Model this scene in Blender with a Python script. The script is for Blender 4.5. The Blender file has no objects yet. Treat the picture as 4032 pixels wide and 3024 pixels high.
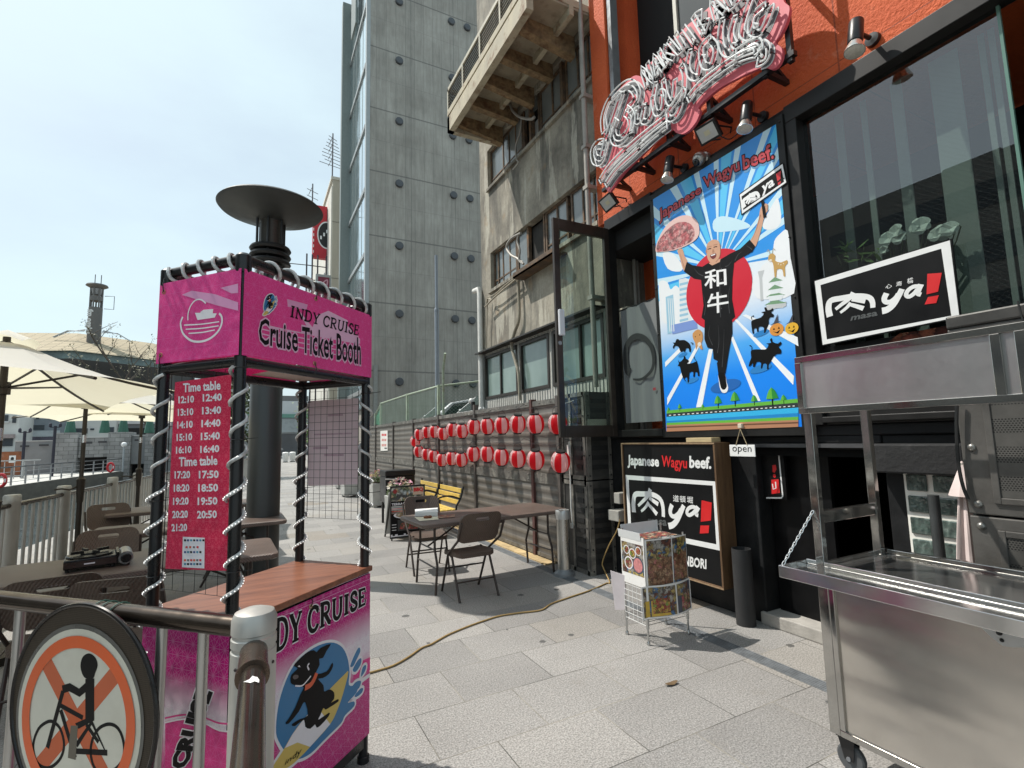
import bpy, math, random
import numpy as np
from mathutils import Vector, Matrix
from math import sin, cos, pi, radians as rad
random.seed(7)
scene = bpy.context.scene
COL = scene.collection

# ---------------------------------------------------------------- camera
FPX, CX, CY, CAMH = 1973.0, 2016.0, 1512.0, 1.6
_dY = np.array([-1023, 238, FPX]); _dY /= np.linalg.norm(_dY)
_dX = np.array([3834, 118, FPX]); _dX = _dX - _dY * (_dX @ _dY); _dX /= np.linalg.norm(_dX)
RW = np.stack([_dX, _dY, np.cross(_dX, _dY)])          # world <- camera (x right, y down, z forward)
CAM = np.array([0, 0, CAMH])
cd = bpy.data.cameras.new('camera'); cam = bpy.data.objects.new('camera', cd); COL.objects.link(cam)
cd.sensor_width = 36; cd.lens = 36 * FPX / 4032; cd.clip_start = .05; cd.clip_end = 2000
m = Matrix.Identity(4)
for i in range(3):
    m[i][0] = RW[i][0]; m[i][1] = -RW[i][1]; m[i][2] = -RW[i][2]; m[i][3] = CAM[i]
cam.matrix_world = m
scene.camera = cam

# ---------------------------------------------------------------- sky, sun, exposure
SUN = Vector((-.39, .37, .83)).normalized()
w = bpy.data.worlds.new('World'); scene.world = w; w.use_nodes = True
nt = w.node_tree; nt.nodes.clear()
out = nt.nodes.new('ShaderNodeOutputWorld'); bg = nt.nodes.new('ShaderNodeBackground')
sky = nt.nodes.new('ShaderNodeTexSky'); sky.sky_type = 'NISHITA'; sky.sun_disc = False
sky.sun_elevation = math.asin(SUN.z); sky.sun_rotation = math.atan2(SUN.x, SUN.y)
sky.air_density = 1.0; sky.dust_density = 3.0; sky.ozone_density = 1.0
tc = nt.nodes.new('ShaderNodeTexCoord'); mp = nt.nodes.new('ShaderNodeMapping'); mp.inputs['Scale'].default_value = (1.2, 1.2, 3.0)
nz = nt.nodes.new('ShaderNodeTexNoise'); nz.inputs['Scale'].default_value = 1.6; nz.inputs['Detail'].default_value = 6; nz.inputs['Roughness'].default_value = .55
rp = nt.nodes.new('ShaderNodeValToRGB'); rp.color_ramp.elements[0].position = .3; rp.color_ramp.elements[1].position = .72
rp.color_ramp.elements[0].color = (.50, .50, .50, 1); rp.color_ramp.elements[1].color = (.93, .93, .93, 1)
mx = nt.nodes.new('ShaderNodeMix'); mx.data_type = 'RGBA'
mx.inputs['B'].default_value = (5.9, 7.3, 7.75, 1)      # thin bright cloud veil
nt.links.new(tc.outputs['Generated'], mp.inputs['Vector']); nt.links.new(mp.outputs[0], nz.inputs['Vector'])
nt.links.new(nz.outputs['Fac'], rp.inputs[0]); nt.links.new(rp.outputs[0], mx.inputs['Factor'])
nt.links.new(sky.outputs[0], mx.inputs['A']); nt.links.new(mx.outputs['Result'], bg.inputs['Color'])
bg.inputs['Strength'].default_value = .112; nt.links.new(bg.outputs[0], out.inputs[0])
sd = bpy.data.lights.new('sun', 'SUN'); sd.energy = 4.2; sd.angle = rad(.6); sd.color = (1, .955, .88)
so = bpy.data.objects.new('sun', sd); COL.objects.link(so); so.rotation_euler = SUN.to_track_quat('Z', 'Y').to_euler()
scene.view_settings.view_transform = 'Standard'; scene.view_settings.look = 'None'
scene.view_settings.exposure = 0.3; scene.view_settings.gamma = 1
scene.cycles.max_bounces = 8; scene.cycles.transparent_max_bounces = 16
try: scene.cycles.use_denoising = True
except Exception: pass

# ---------------------------------------------------------------- measuring helpers (photo pixel + known plane -> metres)
def ray(px, py): return RW @ np.array([px - CX, py - CY, FPX])
def G(px, py, z=0.):
    d = ray(px, py); return Vector(CAM + d * ((z - CAMH) / d[2]))
def WX(px, py, X):
    d = ray(px, py); return Vector(CAM + d * (X / d[0]))
def WY(px, py, Y):
    d = ray(px, py); return Vector(CAM + d * (Y / d[1]))
def K(x0, y0, s): return lambda x, y: (x0 + x / s, y0 + y / s)

# ---------------------------------------------------------------- materials
MAT = {}
def _new(name):
    m = bpy.data.materials.new(name); m.use_nodes = True
    nt = m.node_tree; b = nt.nodes['Principled BSDF']; MAT[name] = m
    return m, nt, b
def nd(nt, t, **k):
    n = nt.nodes.new(t)
    for a, v in k.items():
        if a.startswith('i_'): n.inputs[a[2:]].default_value = v
        else: setattr(n, a, v)
    return n
def c4(c): return (c[0], c[1], c[2], 1)
def lk(nt, a, b): nt.links.new(a, b)
def math_(nt, op, a, b=None, c=None):
    n = nt.nodes.new('ShaderNodeMath'); n.operation = op
    for i, v in enumerate((a, b, c)):
        if v is None: continue
        if isinstance(v, (int, float)): n.inputs[i].default_value = v
        else: lk(nt, v, n.inputs[i])
    return n.outputs[0]
def mixc(nt, f, a, b, blend='MIX'):
    n = nt.nodes.new('ShaderNodeMix'); n.data_type = 'RGBA'; n.blend_type = blend
    for k, v in (('Factor', f), ('A', a), ('B', b)):
        s = n.inputs[k] if k != 'Factor' else n.inputs[0]
        if k == 'A': s = n.inputs[6]
        if k == 'B': s = n.inputs[7]
        if isinstance(v, tuple): s.default_value = c4(v)
        elif isinstance(v, (int, float)): s.default_value = v
        else: lk(nt, v, s)
    return n.outputs[2]
def noise(nt, vec, scale, detail=4, rough=.55, stretch=None):
    if stretch:
        mp = nd(nt, 'ShaderNodeMapping'); mp.inputs['Scale'].default_value = stretch; lk(nt, vec, mp.inputs[0]); vec = mp.outputs[0]
    n = nd(nt, 'ShaderNodeTexNoise'); n.inputs['Scale'].default_value = scale; n.inputs['Detail'].default_value = detail; n.inputs['Roughness'].default_value = rough
    lk(nt, vec, n.inputs['Vector']); return n.outputs['Fac']
def ramp(nt, f, stops):
    r = nd(nt, 'ShaderNodeValToRGB'); e = r.color_ramp.elements
    while len(e) < len(stops): e.new(.5)
    for i, (p, c) in enumerate(stops):
        e[i].position = p; e[i].color = c4(c) if isinstance(c, tuple) else (c, c, c, 1)
    lk(nt, f, r.inputs[0]); return r.outputs[0]
def pos(nt): return nd(nt, 'ShaderNodeNewGeometry').outputs['Position']
def objco(nt): return nd(nt, 'ShaderNodeTexCoord').outputs['Object']
def uvco(nt): return nd(nt, 'ShaderNodeTexCoord').outputs['UV']
def bump(nt, b, h, strength=.3, dist=.01):
    n = nd(nt, 'ShaderNodeBump'); n.inputs['Strength'].default_value = strength; n.inputs['Distance'].default_value = dist
    lk(nt, h, n.inputs['Height']); lk(nt, n.outputs[0], b.inputs['Normal'])
def P(name, col, rough=.55, metal=0., var=.12, nscale=9., bmp=0., bscale=60., spec=None, stretch=None, dirt=None):
    if name in MAT: return MAT[name]
    m, nt, b = _new(name)
    b.inputs['Roughness'].default_value = rough; b.inputs['Metallic'].default_value = metal
    if spec is not None: b.inputs['Specular IOR Level'].default_value = spec
    if var > 0:
        f = noise(nt, pos(nt), nscale, 6, .6, stretch)
        f = ramp(nt, f, [(.3, 0.), (.7, 1.)])
        lo = tuple(max(0, c * (1 - var)) for c in col); hi = tuple(min(1, c * (1 + var)) for c in col)
        cc = mixc(nt, f, lo, hi)
        if dirt:
            g = ramp(nt, noise(nt, pos(nt), dirt[1], 8, .65), [(.52, 0.), (.68, 1.)])
            cc = mixc(nt, math_(nt, 'MULTIPLY', g, dirt[2]), cc, dirt[0])
        lk(nt, cc, b.inputs['Base Color'])
        rr = math_(nt, 'MULTIPLY_ADD', f, .16, max(0.02, rough - .08)); lk(nt, rr, b.inputs['Roughness'])
    else: b.inputs['Base Color'].default_value = c4(col)
    if bmp: bump(nt, b, noise(nt, pos(nt), bscale, 3), bmp)
    return m
def emis(name, col, s):
    m, nt, b = _new(name); b.inputs['Base Color'].default_value = c4(col)
    b.inputs['Emission Color'].default_value = c4(col); b.inputs['Emission Strength'].default_value = s; return m
def glassm(name, tint, refl_rough=.0, trans=.8):
    """thin window glass: mix of tinted transparency and mirror by Fresnel"""
    m, nt, b = _new(name); nt.nodes.remove(b); o = nt.nodes['Material Output']
    t = nd(nt, 'ShaderNodeBsdfTransparent'); t.inputs[0].default_value = c4(tuple(c * trans for c in tint))
    g = nd(nt, 'ShaderNodeBsdfGlossy'); g.inputs['Roughness'].default_value = refl_rough
    f = nd(nt, 'ShaderNodeFresnel'); f.inputs[0].default_value = 1.55
    mix = nd(nt, 'ShaderNodeMixShader'); ge = nd(nt, 'ShaderNodeNewGeometry'); lk(nt, math_(nt, 'MULTIPLY', f.outputs[0], math_(nt, 'SUBTRACT', 1., ge.outputs['Backfacing'])), mix.inputs[0]); lk(nt, t.outputs[0], mix.inputs[1]); lk(nt, g.outputs[0], mix.inputs[2])
    lk(nt, mix.outputs[0], o.inputs[0]); return m

# ---------------------------------------------------------------- mesh building
WM = {}
class MB:
    def __init__(s): s.v = []; s.f = []; s.m = []; s.uv = {}
    def add(s, vs, fs, mi=0, uvs=None):
        o = len(s.v); s.v += [tuple(v) for v in vs]
        for k, f in enumerate(fs):
            if uvs: s.uv[len(s.f)] = [uvs[i] for i in f]
            s.f.append([i + o for i in f]); s.m.append(mi)
        return s
    def box(s, a, b, mi=0, M=None):
        x0, y0, z0 = (min(a[i], b[i]) for i in range(3)); x1, y1, z1 = (max(a[i], b[i]) for i in range(3))
        vs = [Vector(p) for p in ((x0,y0,z0),(x1,y0,z0),(x1,y1,z0),(x0,y1,z0),(x0,y0,z1),(x1,y0,z1),(x1,y1,z1),(x0,y1,z1))]
        if M is not None: vs = [M @ v for v in vs]
        return s.add(vs, [(3,2,1,0),(4,5,6,7),(0,1,5,4),(1,2,6,5),(2,3,7,6),(3,0,4,7)], mi)
    def bar(s, p, q, w, h, mi=0, up=(0,0,1)):
        """rectangular bar from p to q"""
        p, q = Vector(p), Vector(q); d = (q - p).normalized(); u = Vector(up)
        if abs(d.dot(u)) > .99: u = Vector((1,0,0))
        sd = d.cross(u).normalized(); u = sd.cross(d)
        vs = [e + sd * (a * w / 2) + u * (b * h / 2) for e in (p, q) for a, b in ((-1,-1),(1,-1),(1,1),(-1,1))]
        return s.add(vs, [(3,2,1,0),(4,5,6,7),(0,1,5,4),(1,2,6,5),(2,3,7,6),(3,0,4,7)], mi)
    def tube(s, pts, r, n=8, mi=0, closed=False, rs=None):
        pts = [Vector(p) for p in pts]; N = len(pts)
        if N < 2: return s
        T = []
        for i in range(N):
            a = pts[(i - 1) % N] if (closed or i > 0) else pts[0]; b = pts[(i + 1) % N] if (closed or i < N - 1) else pts[-1]
            t = b - a
            T.append(t.normalized() if t.length > 1e-9 else Vector((0,0,1)))
        u = T[0].orthogonal().normalized(); vs = []
        for i in range(N):
            u = (u - T[i] * u.dot(T[i]))
            u = u.normalized() if u.length > 1e-6 else T[i].orthogonal().normalized()
            w_ = T[i].cross(u); rr = rs[i] if rs else r
            vs += [pts[i] + (u * cos(2*pi*k/n) + w_ * sin(2*pi*k/n)) * rr for k in range(n)]
        fs = [[i*n+k, i*n+(k+1)%n, ((i+1)%N)*n+(k+1)%n, ((i+1)%N)*n+k] for i in range(N if closed else N-1) for k in range(n)]
        if not closed: fs += [list(range(n))[::-1], [(N-1)*n+k for k in range(n)]]
        return s.add(vs, fs, mi)
    def lathe(s, prof, c=(0,0,0), n=24, mi=0, M=None):
        """profile of (radius, height) about z through c"""
        vs, fs = [], []; L = len(prof)
        for r, z in prof: vs += [Vector((c[0] + r*cos(2*pi*k/n), c[1] + r*sin(2*pi*k/n), c[2] + z)) for k in range(n)]
        for i in range(L-1):
            for k in range(n): fs.append([i*n+k, i*n+(k+1)%n, (i+1)*n+(k+1)%n, (i+1)*n+k])
        if prof[0][0] > 1e-6: fs.append(list(range(n))[::-1])
        if prof[-1][0] > 1e-6: fs.append([(L-1)*n+k for k in range(n)])
        if M is not None: vs = [M @ v for v in vs]
        return s.add(vs, fs, mi)
    def quad(s, a, b, c, d, mi=0): return s.add([a,b,c,d], [(0,1,2,3)], mi)
    def prism(s, poly, fr, d0, d1, mi=0, mside=None):
        """2D polygon on a frame, from depth d0 (back) to d1 (front) along its normal"""
        n = len(poly); vs = [fr.at(u, v, d0) for u, v in poly] + [fr.at(u, v, d1) for u, v in poly]
        ar = sum(poly[i][0]*poly[(i+1)%n][1] - poly[(i+1)%n][0]*poly[i][1] for i in range(n))
        idx = list(range(n)) if ar > 0 else list(range(n))[::-1]
        s.add(vs, [[n+i for i in idx], idx[::-1]], mi)
        o = len(s.v) - 2*n
        for k in range(n):
            i, j = idx[k], idx[(k+1)%n]
            s.f.append([o+i, o+j, o+n+j, o+n+i]); s.m.append(mi if mside is None else mside)
        return s
    def ball(s, c, r, n=10, mi=0, sc=(1,1,1)):
        prof = [(r*sin(pi*i/(n//2+2)), -r*cos(pi*i/(n//2+2))) for i in range(n//2+3)]
        return s.lathe([(max(p[0],1e-7), p[1]) for p in prof], (0,0,0), n, mi, Matrix.Translation(Vector(c)) @ Matrix.Diagonal((sc[0],sc[1],sc[2],1)))
    def build(s, name, mats, parent=None, smooth=False, bevel=0., label=None, ang=40):
        if not isinstance(mats, (list, tuple)): mats = [mats]
        me = bpy.data.meshes.new(name); vs = s.v
        if parent is not None:
            inv = WM[parent.name].inverted(); vs = [inv @ Vector(v) for v in vs]
        me.from_pydata(vs, [], s.f)
        for mm in mats: me.materials.append(mm)
        if len(mats) > 1: me.polygons.foreach_set('material_index', s.m)
        if s.uv:
            ul = me.uv_layers.new(name='UVMap')
            for k, uvs in s.uv.items():
                for li, uv in zip(me.polygons[k].loop_indices, uvs): ul.data[li].uv = uv
        if smooth:
            me.polygons.foreach_set('use_smooth', [True]*len(me.polygons))
            try: me.set_sharp_from_angle(angle=rad(ang))
            except Exception: pass
        me.update(); o = bpy.data.objects.new(name, me); COL.objects.link(o)
        if parent is not None: o.parent = parent; WM[o.name] = WM[parent.name]
        else: WM[o.name] = Matrix.Identity(4)
        if bevel:
            bv = o.modifiers.new('bevel', 'BEVEL'); bv.width = bevel; bv.segments = 2; bv.limit_method = 'ANGLE'
        if label: o['label'] = label
        return o
def build_each(q, name, mats, parent, **k):
    """one object per loose piece of the collected mesh"""
    par = list(range(len(q.v)))
    def find(i):
        while par[i] != i: par[i] = par[par[i]]; i = par[i]
        return i
    for f in q.f:
        for i in f[1:]: par[find(i)] = find(f[0])
    grp = {}
    for fi, f in enumerate(q.f): grp.setdefault(find(f[0]), []).append(fi)
    for fl in grp.values():
        p = MB(); mp = {}
        for fi in fl:
            for i in q.f[fi]:
                if i not in mp: mp[i] = len(p.v); p.v.append(q.v[i])
            p.f.append([mp[i] for i in q.f[fi]]); p.m.append(q.m[fi])
        p.build(name, mats, parent, **k)
def tag(o, label, cat, group=None):
    o['label'] = label; o['category'] = cat
    if group: o['group'] = group
    return o
def struct(o, kind='structure'): o['kind'] = kind; return o
def thing(name, label, cat, loc=(0,0,0), rz=0., group=None):
    o = bpy.data.objects.new(name, None); COL.objects.link(o); o.empty_display_size = .1
    M = Matrix.Translation(Vector(loc)) @ Matrix.Rotation(rz, 4, 'Z'); o.location = loc; o.rotation_euler = (0,0,rz)
    WM[o.name] = M; return tag(o, label, cat, group)
def copy_tree(o, loc=None, rz=None, label=None, parent=None):
    c = o.copy(); COL.objects.link(c)
    if parent is not None: c.parent = parent
    if loc is not None: c.location = loc
    if rz is not None: c.rotation_euler = (0,0,rz)
    if label: c['label'] = label
    for ch in list(o.children): copy_tree(ch, parent=c)
    return c
def once(o, M=None):
    """give a one-mesh thing an origin at its own base"""
    me = o.data; co = np.empty(len(me.vertices)*3); me.vertices.foreach_get('co', co); co = co.reshape(-1,3)
    c = (co.min(0) + co.max(0)) / 2; c[2] = co[:,2].min(); co -= c
    me.vertices.foreach_set('co', co.ravel()); o.location = c; me.update(); WM[o.name] = Matrix.Translation(Vector(c)); return o

# ---------------------------------------------------------------- flat print / lettering on a frame
class Frame:
    def __init__(s, o, u, v): s.o = Vector(o); s.u = Vector(u).normalized(); s.v = Vector(v).normalized(); s.n = s.u.cross(s.v)
    def at(s, u, v, d=0.): return s.o + s.u*u + s.v*v + s.n*d
    def px(s, x, y):
        d = Vector(ray(x, y)); c = Vector(CAM); t = (s.o - c).dot(s.n) / d.dot(s.n); p = c + d*t - s.o
        return (p.dot(s.u), p.dot(s.v))
def wallframe(X, y0=0, z0=0): return Frame((X, y0, z0), (0,-1,0), (0,0,1))      # faces the water (-X)
_TC = {}
def text_geo(t, off=0., res=2):
    k = (t, off)
    if k in _TC: return _TC[k]
    cu = bpy.data.curves.new('lettering', 'FONT'); cu.body = t; cu.offset = off; cu.resolution_u = res
    ob = bpy.data.objects.new('lettering', cu); COL.objects.link(ob)
    dg = bpy.context.evaluated_depsgraph_get(); dg.update()
    me = bpy.data.meshes.new_from_object(ob.evaluated_get(dg))
    v = np.array([(a.co.x, a.co.y) for a in me.vertices]) if len(me.vertices) else np.zeros((1,2)); f = [list(p.vertices) for p in me.polygons]
    bpy.data.objects.remove(ob); bpy.data.curves.remove(cu); bpy.data.meshes.remove(me)
    _TC[k] = (v, f); return _TC[k]
def smooth2(pts, n=5, closed=True):
    P_ = [np.array(p, float) for p in pts]; L = len(P_); out = []
    for i in range(L if closed else L-1):
        if closed: a, b, c, d = P_[(i-1)%L], P_[i], P_[(i+1)%L], P_[(i+2)%L]
        else: a, b, c, d = P_[max(i-1,0)], P_[i], P_[i+1], P_[min(i+2,L-1)]
        for k in range(n):
            t = k/n
            out.append(.5*((2*b) + (-a+c)*t + (2*a-5*b+4*c-d)*t*t + (-a+3*b-3*c+d)*t**3))
    if not closed: out.append(P_[-1])
    return [tuple(p) for p in out]
class Art:
    """coloured shapes printed on one flat sheet; later layers sit a fraction of a millimetre higher"""
    def __init__(s, fr, conv=None, step=.0006, base=.0006): s.fr = fr; s.mb = MB(); s.mats = []; s.cv = conv; s.step = step; s.base = base; s.k = 0
    def d(s, layer): s.k += 1; return s.base + layer*s.step + (s.k % 10)*s.step*.04
    def mi(s, m):
        if m not in s.mats: s.mats.append(m)
        return s.mats.index(m)
    def c(s, p): return s.fr.px(*s.cv(*p)) if s.cv else p
    def poly(s, pts, mat, layer=0, sm=0, raw=False):
        p = [q if raw else s.c(q) for q in pts]
        if sm: p = smooth2(p, sm)
        n = len(p); ar = sum(p[i][0]*p[(i+1)%n][1] - p[(i+1)%n][0]*p[i][1] for i in range(n))
        if ar < 0: p = p[::-1]
        d = s.d(layer)
        s.mb.add([s.fr.at(u, v, d) for u, v in p], [list(range(n))], s.mi(mat), p); return s
    def rect(s, u0, v0, u1, v1, mat, layer=0): return s.poly([(u0,v0),(u1,v0),(u1,v1),(u0,v1)], mat, layer, raw=True)
    def ell(s, c, rx, ry, mat, layer=0, n=32, a0=0, rot=0, raw=False):
        return s.poly([(c[0] + rx*cos(t)*cos(rot) - ry*sin(t)*sin(rot), c[1] + rx*cos(t)*sin(rot) + ry*sin(t)*cos(rot)) for t in (2*pi*k/n for k in range(n))], mat, layer, raw=raw)
    def stroke(s, pts, wd, mat, layer=0, closed=False, sm=0, raw=False, taper=None):
        p = [q if raw else s.c(q) for q in pts]
        if sm: p = smooth2(p, sm, closed)
        p = [np.array(q) for q in p]; N = len(p); L, R_ = [], []
        for i in range(N):
            a = p[i-1] if (closed or i > 0) else p[i]; b = p[(i+1)%N] if (closed or i < N-1) else p[i]
            t = b - a; t = t/(np.linalg.norm(t)+1e-9); nn = np.array([-t[1], t[0]])
            ww = wd/2 if taper is None else wd/2*(taper[0] + (taper[1]-taper[0])*i/(N-1))
            L.append(p[i] + nn*ww); R_.append(p[i] - nn*ww)
        d = s.d(layer); q = L + R_
        fs = [[N+i, N+(i+1)%N, (i+1)%N, i] for i in range(N if closed else N-1)]
        s.mb.add([s.fr.at(u, v, d) for u, v in q], fs, s.mi(mat), [tuple(x) for x in q]); return s
    def text(s, t, quad, mat, layer=1, bold=0., outline=None, ow=.03, raw=False):
        """quad = bl, br, tr, tl corners of the lettering's bounding box"""
        Q = [np.array(q if raw else s.c(q)) for q in quad]
        v0, _ = text_geo(t, bold); lo, hi = v0.min(0), v0.max(0); sz = np.maximum(hi-lo, 1e-6)
        def put(off, mt, ly):
            v, f = text_geo(t, off); n_ = (v-lo)/sz
            pts = [(1-a)*(1-b)*Q[0] + a*(1-b)*Q[1] + a*b*Q[2] + (1-a)*b*Q[3] for a, b in n_]
            d = s.d(ly)
            s.mb.add([s.fr.at(u, w_, d) for u, w_ in pts], f, s.mi(mt), [tuple(x) for x in pts])
        if outline: put(bold+ow, outline, layer-.5)
        put(bold, mat, layer); return s
    def build(s, name, parent=None, label=None):
        return s.mb.build(name, s.mats, parent, label=label)

# ================================================================ THE SETTING
def granite():
    m, nt, b = _new('granite_paving'); p = pos(nt)
    mp = nd(nt, 'ShaderNodeMapping'); mp.inputs['Location'].default_value = (.39, -.277, 0); lk(nt, p, mp.inputs[0])
    br = nd(nt, 'ShaderNodeTexBrick', offset=.5, offset_frequency=2)
    for k, v in (('Scale', 1.), ('Mortar Size', .0030), ('Mortar Smooth', .1), ('Bias', 0.), ('Brick Width', .637), ('Row Height', .462)): br.inputs[k].default_value = v
    br.inputs['Color1'].default_value = (0,0,0,1); br.inputs['Color2'].default_value = (1,1,1,1); br.inputs['Mortar'].default_value = (.5,.5,.5,1)
    lk(nt, mp.outputs[0], br.inputs['Vector'])
    tile = ramp(nt, br.outputs['Color'], [(0., (.23,.221,.212)), (.4, (.284,.272,.259)), (.75, (.325,.311,.295)), (.93, (.305,.285,.26)), (1., (.23,.197,.162))])
    g1 = ramp(nt, noise(nt, p, 105, 2, .75), [(.36, .55), (.62, 1.28)])
    g2 = ramp(nt, noise(nt, p, 48, 3, .65), [(.3, .82), (.7, 1.16)])
    c = mixc(nt, 1., tile, g1, 'MULTIPLY'); c = mixc(nt, .8, c, g2, 'MULTIPLY')
    big = ramp(nt, noise(nt, p, .9, 5, .6), [(.3, .84), (.7, 1.08)]); c = mixc(nt, 1., c, big, 'MULTIPLY')
    sp = nd(nt, 'ShaderNodeTexVoronoi', feature='F1', voronoi_dimensions='2D'); sp.inputs['Scale'].default_value = 1.9; lk(nt, p, sp.inputs['Vector'])
    gum = math_(nt, 'LESS_THAN', math_(nt, 'ADD', sp.outputs['Distance'], math_(nt, 'MULTIPLY', noise(nt, p, 45, 3), .06)), math_(nt, 'MULTIPLY', nd_sep(nt, sp.outputs['Color'], 1), .095))
    rnd = math_(nt, 'GREATER_THAN', nd_sep(nt, sp.outputs['Color']), .42); gum = math_(nt, 'MULTIPLY', gum, rnd)
    c = mixc(nt, math_(nt, 'MULTIPLY', gum, .8), c, (.045,.045,.045))
    st = ramp(nt, noise(nt, p, 3.3, 7, .7), [(.58, 0.), (.74, 1.)]); c = mixc(nt, math_(nt, 'MULTIPLY', st, .28), c, (.17,.15,.12))
    jn = noise(nt, p, 1.7, 2)
    jc = ramp(nt, jn, [(.46, (.065,.062,.055)), (.60, (.26,.24,.20))])
    c = mixc(nt, br.outputs['Fac'], c, jc); lk(nt, c, b.inputs['Base Color']); b.inputs['Roughness'].default_value = .62
    h = math_(nt, 'SUBTRACT', g1, math_(nt, 'MULTIPLY', br.outputs['Fac'], 3.)); bump(nt, b, h, .22, .004); return m
def nd_sep(nt, colsock, i=0):
    s = nd(nt, 'ShaderNodeSeparateColor'); lk(nt, colsock, s.inputs[0]); return s.outputs[i]
GRAN = granite()
def railx(Y):
    return -2.33 + .0915*(Y-7.52) if Y < 14 else -1.737 + .157*(Y-14)
# promenade: one sheet that reaches the horizon, edged by the canal
edge = [(-4.4-.12*0, -30), (-4.4, -8)] + [(railx(y)-1.3, y) for y in (0, 4, 8, 12, 14, 18, 24, 30, 40)] + [(1.2, 50), (1.8, 67), (-60, 68), (-400, 72)]
pv = MB(); poly = [(x, y, 0.) for x, y in edge] + [(-400, 700, 0), (400, 700, 0), (400, -30, 0)]
pv.add(poly, [list(range(len(poly)))[::-1]])
for (x0, y0), (x1, y1) in zip(edge[:-1], edge[1:]): pv.quad((x0,y0,-3), (x1,y1,-3), (x1,y1,0), (x0,y0,0))
struct(pv.build('pavement', GRAN))
wm, nt, b = _new('canal_water'); b.inputs['Base Color'].default_value = (.022,.03,.026,1); b.inputs['Roughness'].default_value = .06; b.inputs['Specular IOR Level'].default_value = .6
h = math_(nt, 'ADD', noise(nt, pos(nt), 1.4, 4, .6, (1, .6, 1)), math_(nt, 'MULTIPLY', noise(nt, pos(nt), 6, 3), .4)); bump(nt, b, h, .5, .25)
struct(MB().quad((-60,-60,-1.6), (4,-60,-1.6), (4,72,-1.6), (-60,72,-1.6)).build('canal_water', wm))
DECK = P('pale_deck', (.46,.45,.42), .75, var=.15, nscale=2, bmp=.15)
dk = MB(); bl = [(-21., -20.), (-12.82, 39.53), (-11.82, 48.86), (-10.48, 56.45), (-10.2, 62.)]
top = [(x, y, -.5) for x, y in bl] + [(-300, 62, -.5), (-300, -20, -.5)]
struct(MB().add(top, [list(range(7))]).build('promenade_across', DECK))
for (x0,y0),(x1,y1) in zip(bl[:-1], bl[1:]): dk.quad((x0,y0,-.5), (x1,y1,-.5), (x1,y1,-3), (x0,y0,-3))
struct(dk.build('quay_wall', P('quay_concrete', (.12,.115,.10), .8, var=.3, nscale=1.2, bmp=.2, stretch=(1,1,3))))
# narrow waterside ledge below the railing, with slab joints
lg = MB()
for a, b_ in zip(range(-8, 32, 4), range(-4, 36, 4)):
    lg.add([(railx(a)-2.9,a,-.55), (railx(a)-1.32,a,-.55), (railx(b_)-1.32,b_,-.55), (railx(b_)-2.9,b_,-.55)], [(0,1,2,3)])
    lg.quad((railx(a)-2.9,a,-2), (railx(a)-2.9,a,-.55), (railx(b_)-2.9,b_,-.55), (railx(b_)-2.9,b_,-2))
struct(lg.build('waterside_ledge', P('ledge_stone', (.50,.49,.45), .75, var=.18, nscale=5)))
struct(MB().box((3.75,8.9,.0), (40,23.9,1.3)).build('parking_lot', P('asphalt', (.07,.07,.07), .85, nscale=30)))
# drain slot in the paving and the strip of old concrete at the foot of the fence
dr = MB(); DR = P('drain_steel', (.15,.16,.17), .5, .1, var=.3, nscale=12)
for k in range(5): dr.box((3.185+.022*k, -3, .001), (3.197+.022*k, 9.6, .008))
dr.box((3.175,-3,.0005), (3.295,9.6,.004)); struct(dr.build('drain_channel', DR))
struct(MB().box((3.315,5.6,.0005), (3.47,16,.014)).build('fence_footing', P('ochre_concrete', (.42,.31,.16), .8, var=.35, nscale=6)))
struct(MB().box((3.84,1.9,0), (4.6,2.97,.10)).build('entrance_step', P('step_concrete', (.36,.34,.31), .8, var=.2, nscale=6, bmp=.3), bevel=.008))

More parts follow.
